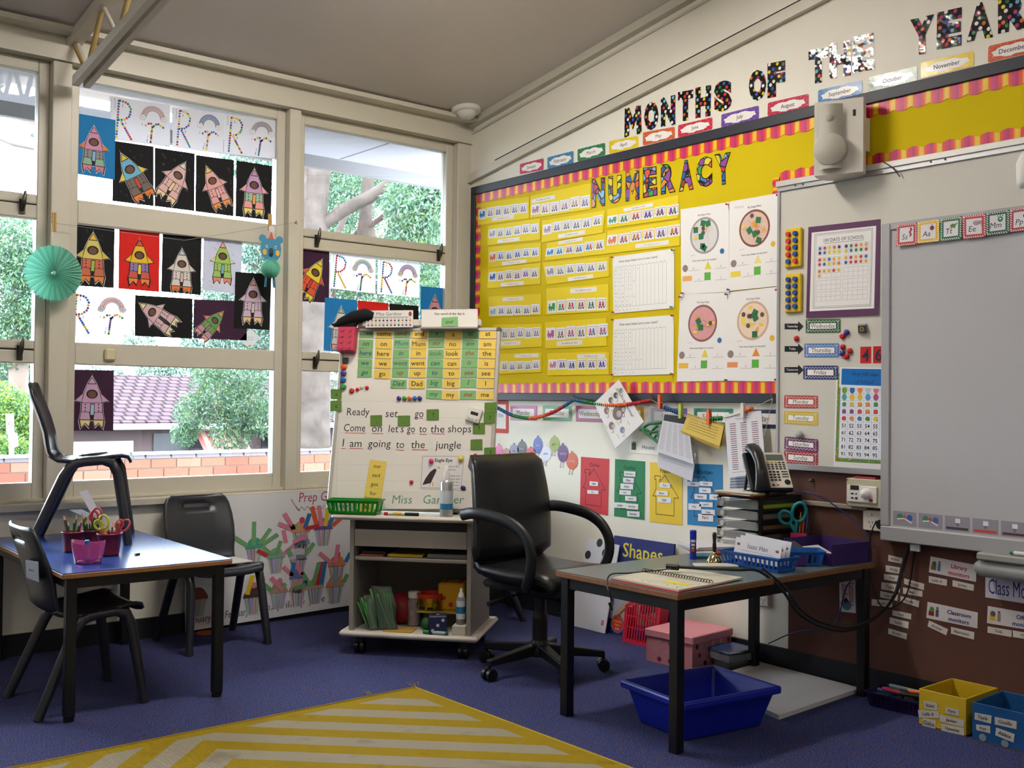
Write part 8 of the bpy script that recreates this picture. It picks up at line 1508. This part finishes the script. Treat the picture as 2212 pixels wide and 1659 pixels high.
# boxes at the right
def open_box(c0, dx, dy, w, d, h, col, inner, label, name):
    ax = math.atan2(dy, dx); M_ = zrot(ax, c0); m_ = mat(col, .55); mi_ = mat(inner, .8); t = thing(name, label, 'box', M_ @ V((w/2, d/2, 0)), 'open name boxes')
    G(M_).box(0, w, 0, d, 0, .004, mi_).build('box_floor', t)
    for a, b, c, e in ((0, w, 0, .006), (0, w, d-.006, d), (0, .006, .006, d-.006), (w-.006, w, .006, d-.006)): G(M_).box(a, b, c, e, .004, h, m_, .001).build('box_wall', t)
    return t, M_, Fr(c0, M_.to_3x3() @ V((1, 0, 0)), (0, 0, 1))
# the front (labelled) sides face -x; w runs along -y
yb_, Myb, Fyb = open_box(onz(0, 1985, 1565), 0, -1, .182, .245, .135, '#c2a41c', '#6a4a20', 'yellow open cardboard box with six name tags', 'yellow_name_box')
bb_, Mbb, Fbb = open_box(onz(0, 2100, 1598), .02, -1, .3, .24, .135, '#0f4c86', '#5a4028', 'blue open cardboard box with name tags and white dots', 'blue_name_box')
def qy(*p): return zq(p, 1780, 1380, .1953)
for nm, c, fr_, own in (('Isaac', (1105, 682, 1250, 708, 1255, 790, 1108, 770), Fyb, 'yellow box, top left'), ('Laila A', (1040, 787, 1272, 800, 1275, 877, 1050, 868), Fyb, 'yellow box, middle left'), ('Gabe', (1095, 872, 1240, 905, 1230, 1008, 1088, 965), Fyb, 'yellow box, bottom left'), ('Paris', (1343, 752, 1497, 785, 1492, 855, 1340, 820), Fyb, 'yellow box, top right'), ('Jaiden', (1283, 838, 1548, 900, 1545, 975, 1280, 915), Fyb, 'yellow box, middle right'), ('Vanessa', (1300, 940, 1548, 985, 1552, 1070, 1298, 1015), Fyb, 'yellow box, bottom right'),
                        ('Tayla', (1668, 815, 1855, 850, 1848, 938, 1665, 890), Fbb, 'blue box, top left'), ('Giselle', (1888, 862, 2132, 912, 2130, 1000, 1890, 945), Fbb, 'blue box, top right'), ('Riya', (1682, 945, 1837, 965, 1840, 1045, 1687, 1008), Fbb, 'blue box, lower left'), ('Abbie', (1905, 980, 2110, 1055, 2098, 1148, 1895, 1065), Fbb, 'blue box, lower right')):
    s = Sheet(fr_, qy(*[(c[i], c[i+1]) for i in (0, 2, 4, 6)]), '#b9b5ae', d=.0006, th=.001); s.text(nm, .48, .7, .48, '#1c1a1e', fit=.84, shear=.1, off=.012); s.build('name_tag', label='white name tag on the front of the ' + own, cat='name tag', group='name tags on the floor boxes')
for x, y, k in ((1755, 1090, 0), (2000, 1158, 1)):
    q = Fbb.px(*qy((x, y))[0]); g = G(frame_mat(Fbb.pt(*q, .0003), Fbb.sx, Fbb.up)); g.lathe([(.013, 0), (.013, .0008), (0, .0008)], mat('#7d8894', .6), 18, smooth=False); g.build('dot_sticker', parent=bb_)
G(Mbb @ Matrix.Translation((.16, .14, .005))).box(-.1, .1, -.08, .1, 0, .03, mat('#a89a88', .7)).build('card_deck', label='pale patterned cards inside the blue box', cat='cards')
# purple basket with markers
pbk = (onz(0, 1875, 1525)+onz(0, 1992, 1552))/2; pd_ = onz(0, 1992, 1552)-onz(0, 1875, 1525); Mpk = zrot(math.atan2(pd_.y, pd_.x), pbk) @ Matrix.Translation((.0, .075, 0))
mesh_basket(Mpk, pd_.length*.95, .13, pd_.length*1.08, .155, .06, '#26124a', 'dark purple slotted basket of markers on the carpet', 'purple_basket', 12, 6)
rnd = random.Random(21); mk = [('#1f8f34', 'thick green highlighter'), ('#2a4a9a', 'blue capped marker'), ('#c83a6a', 'pink highlighter'), ('#2a9a3a', 'bright green marker'), ('#c8502a', 'orange marker'), ('#1f1f24', 'black marker'), ('#c82a3a', 'red marker'), ('#6a9a2a', 'lime marker'), ('#8aa0a8', 'silver marker'), ('#3aa84a', 'light green marker'), ('#d85a7a', 'pale pink marker'), ('#e0702a', 'bright orange highlighter')]
for i, (col, lb) in enumerate(mk):
    a = rnd.uniform(-.5, .5) + (0 if i % 3 else .7); L__ = rnd.uniform(.1, .13); c = V((-.07+.14*(i % 6)/5, -.03+.06*(i//6)+rnd.uniform(-.01, .01), .042+.014*(i % 3))); d = V((math.cos(a), math.sin(a), rnd.uniform(-.12, .12))).normalized()
    G(Mpk).cyl(c-d*L__/2, c+d*L__*.15, .0085, mat(col, .4), n=10).cyl(c+d*L__*.15, c+d*L__/2, .0075, mat('#1c1c20' if i % 3 == 1 else col, .4), n=10).build('marker', label=lb + ' in the purple basket', cat='marker', group='markers in the purple basket')
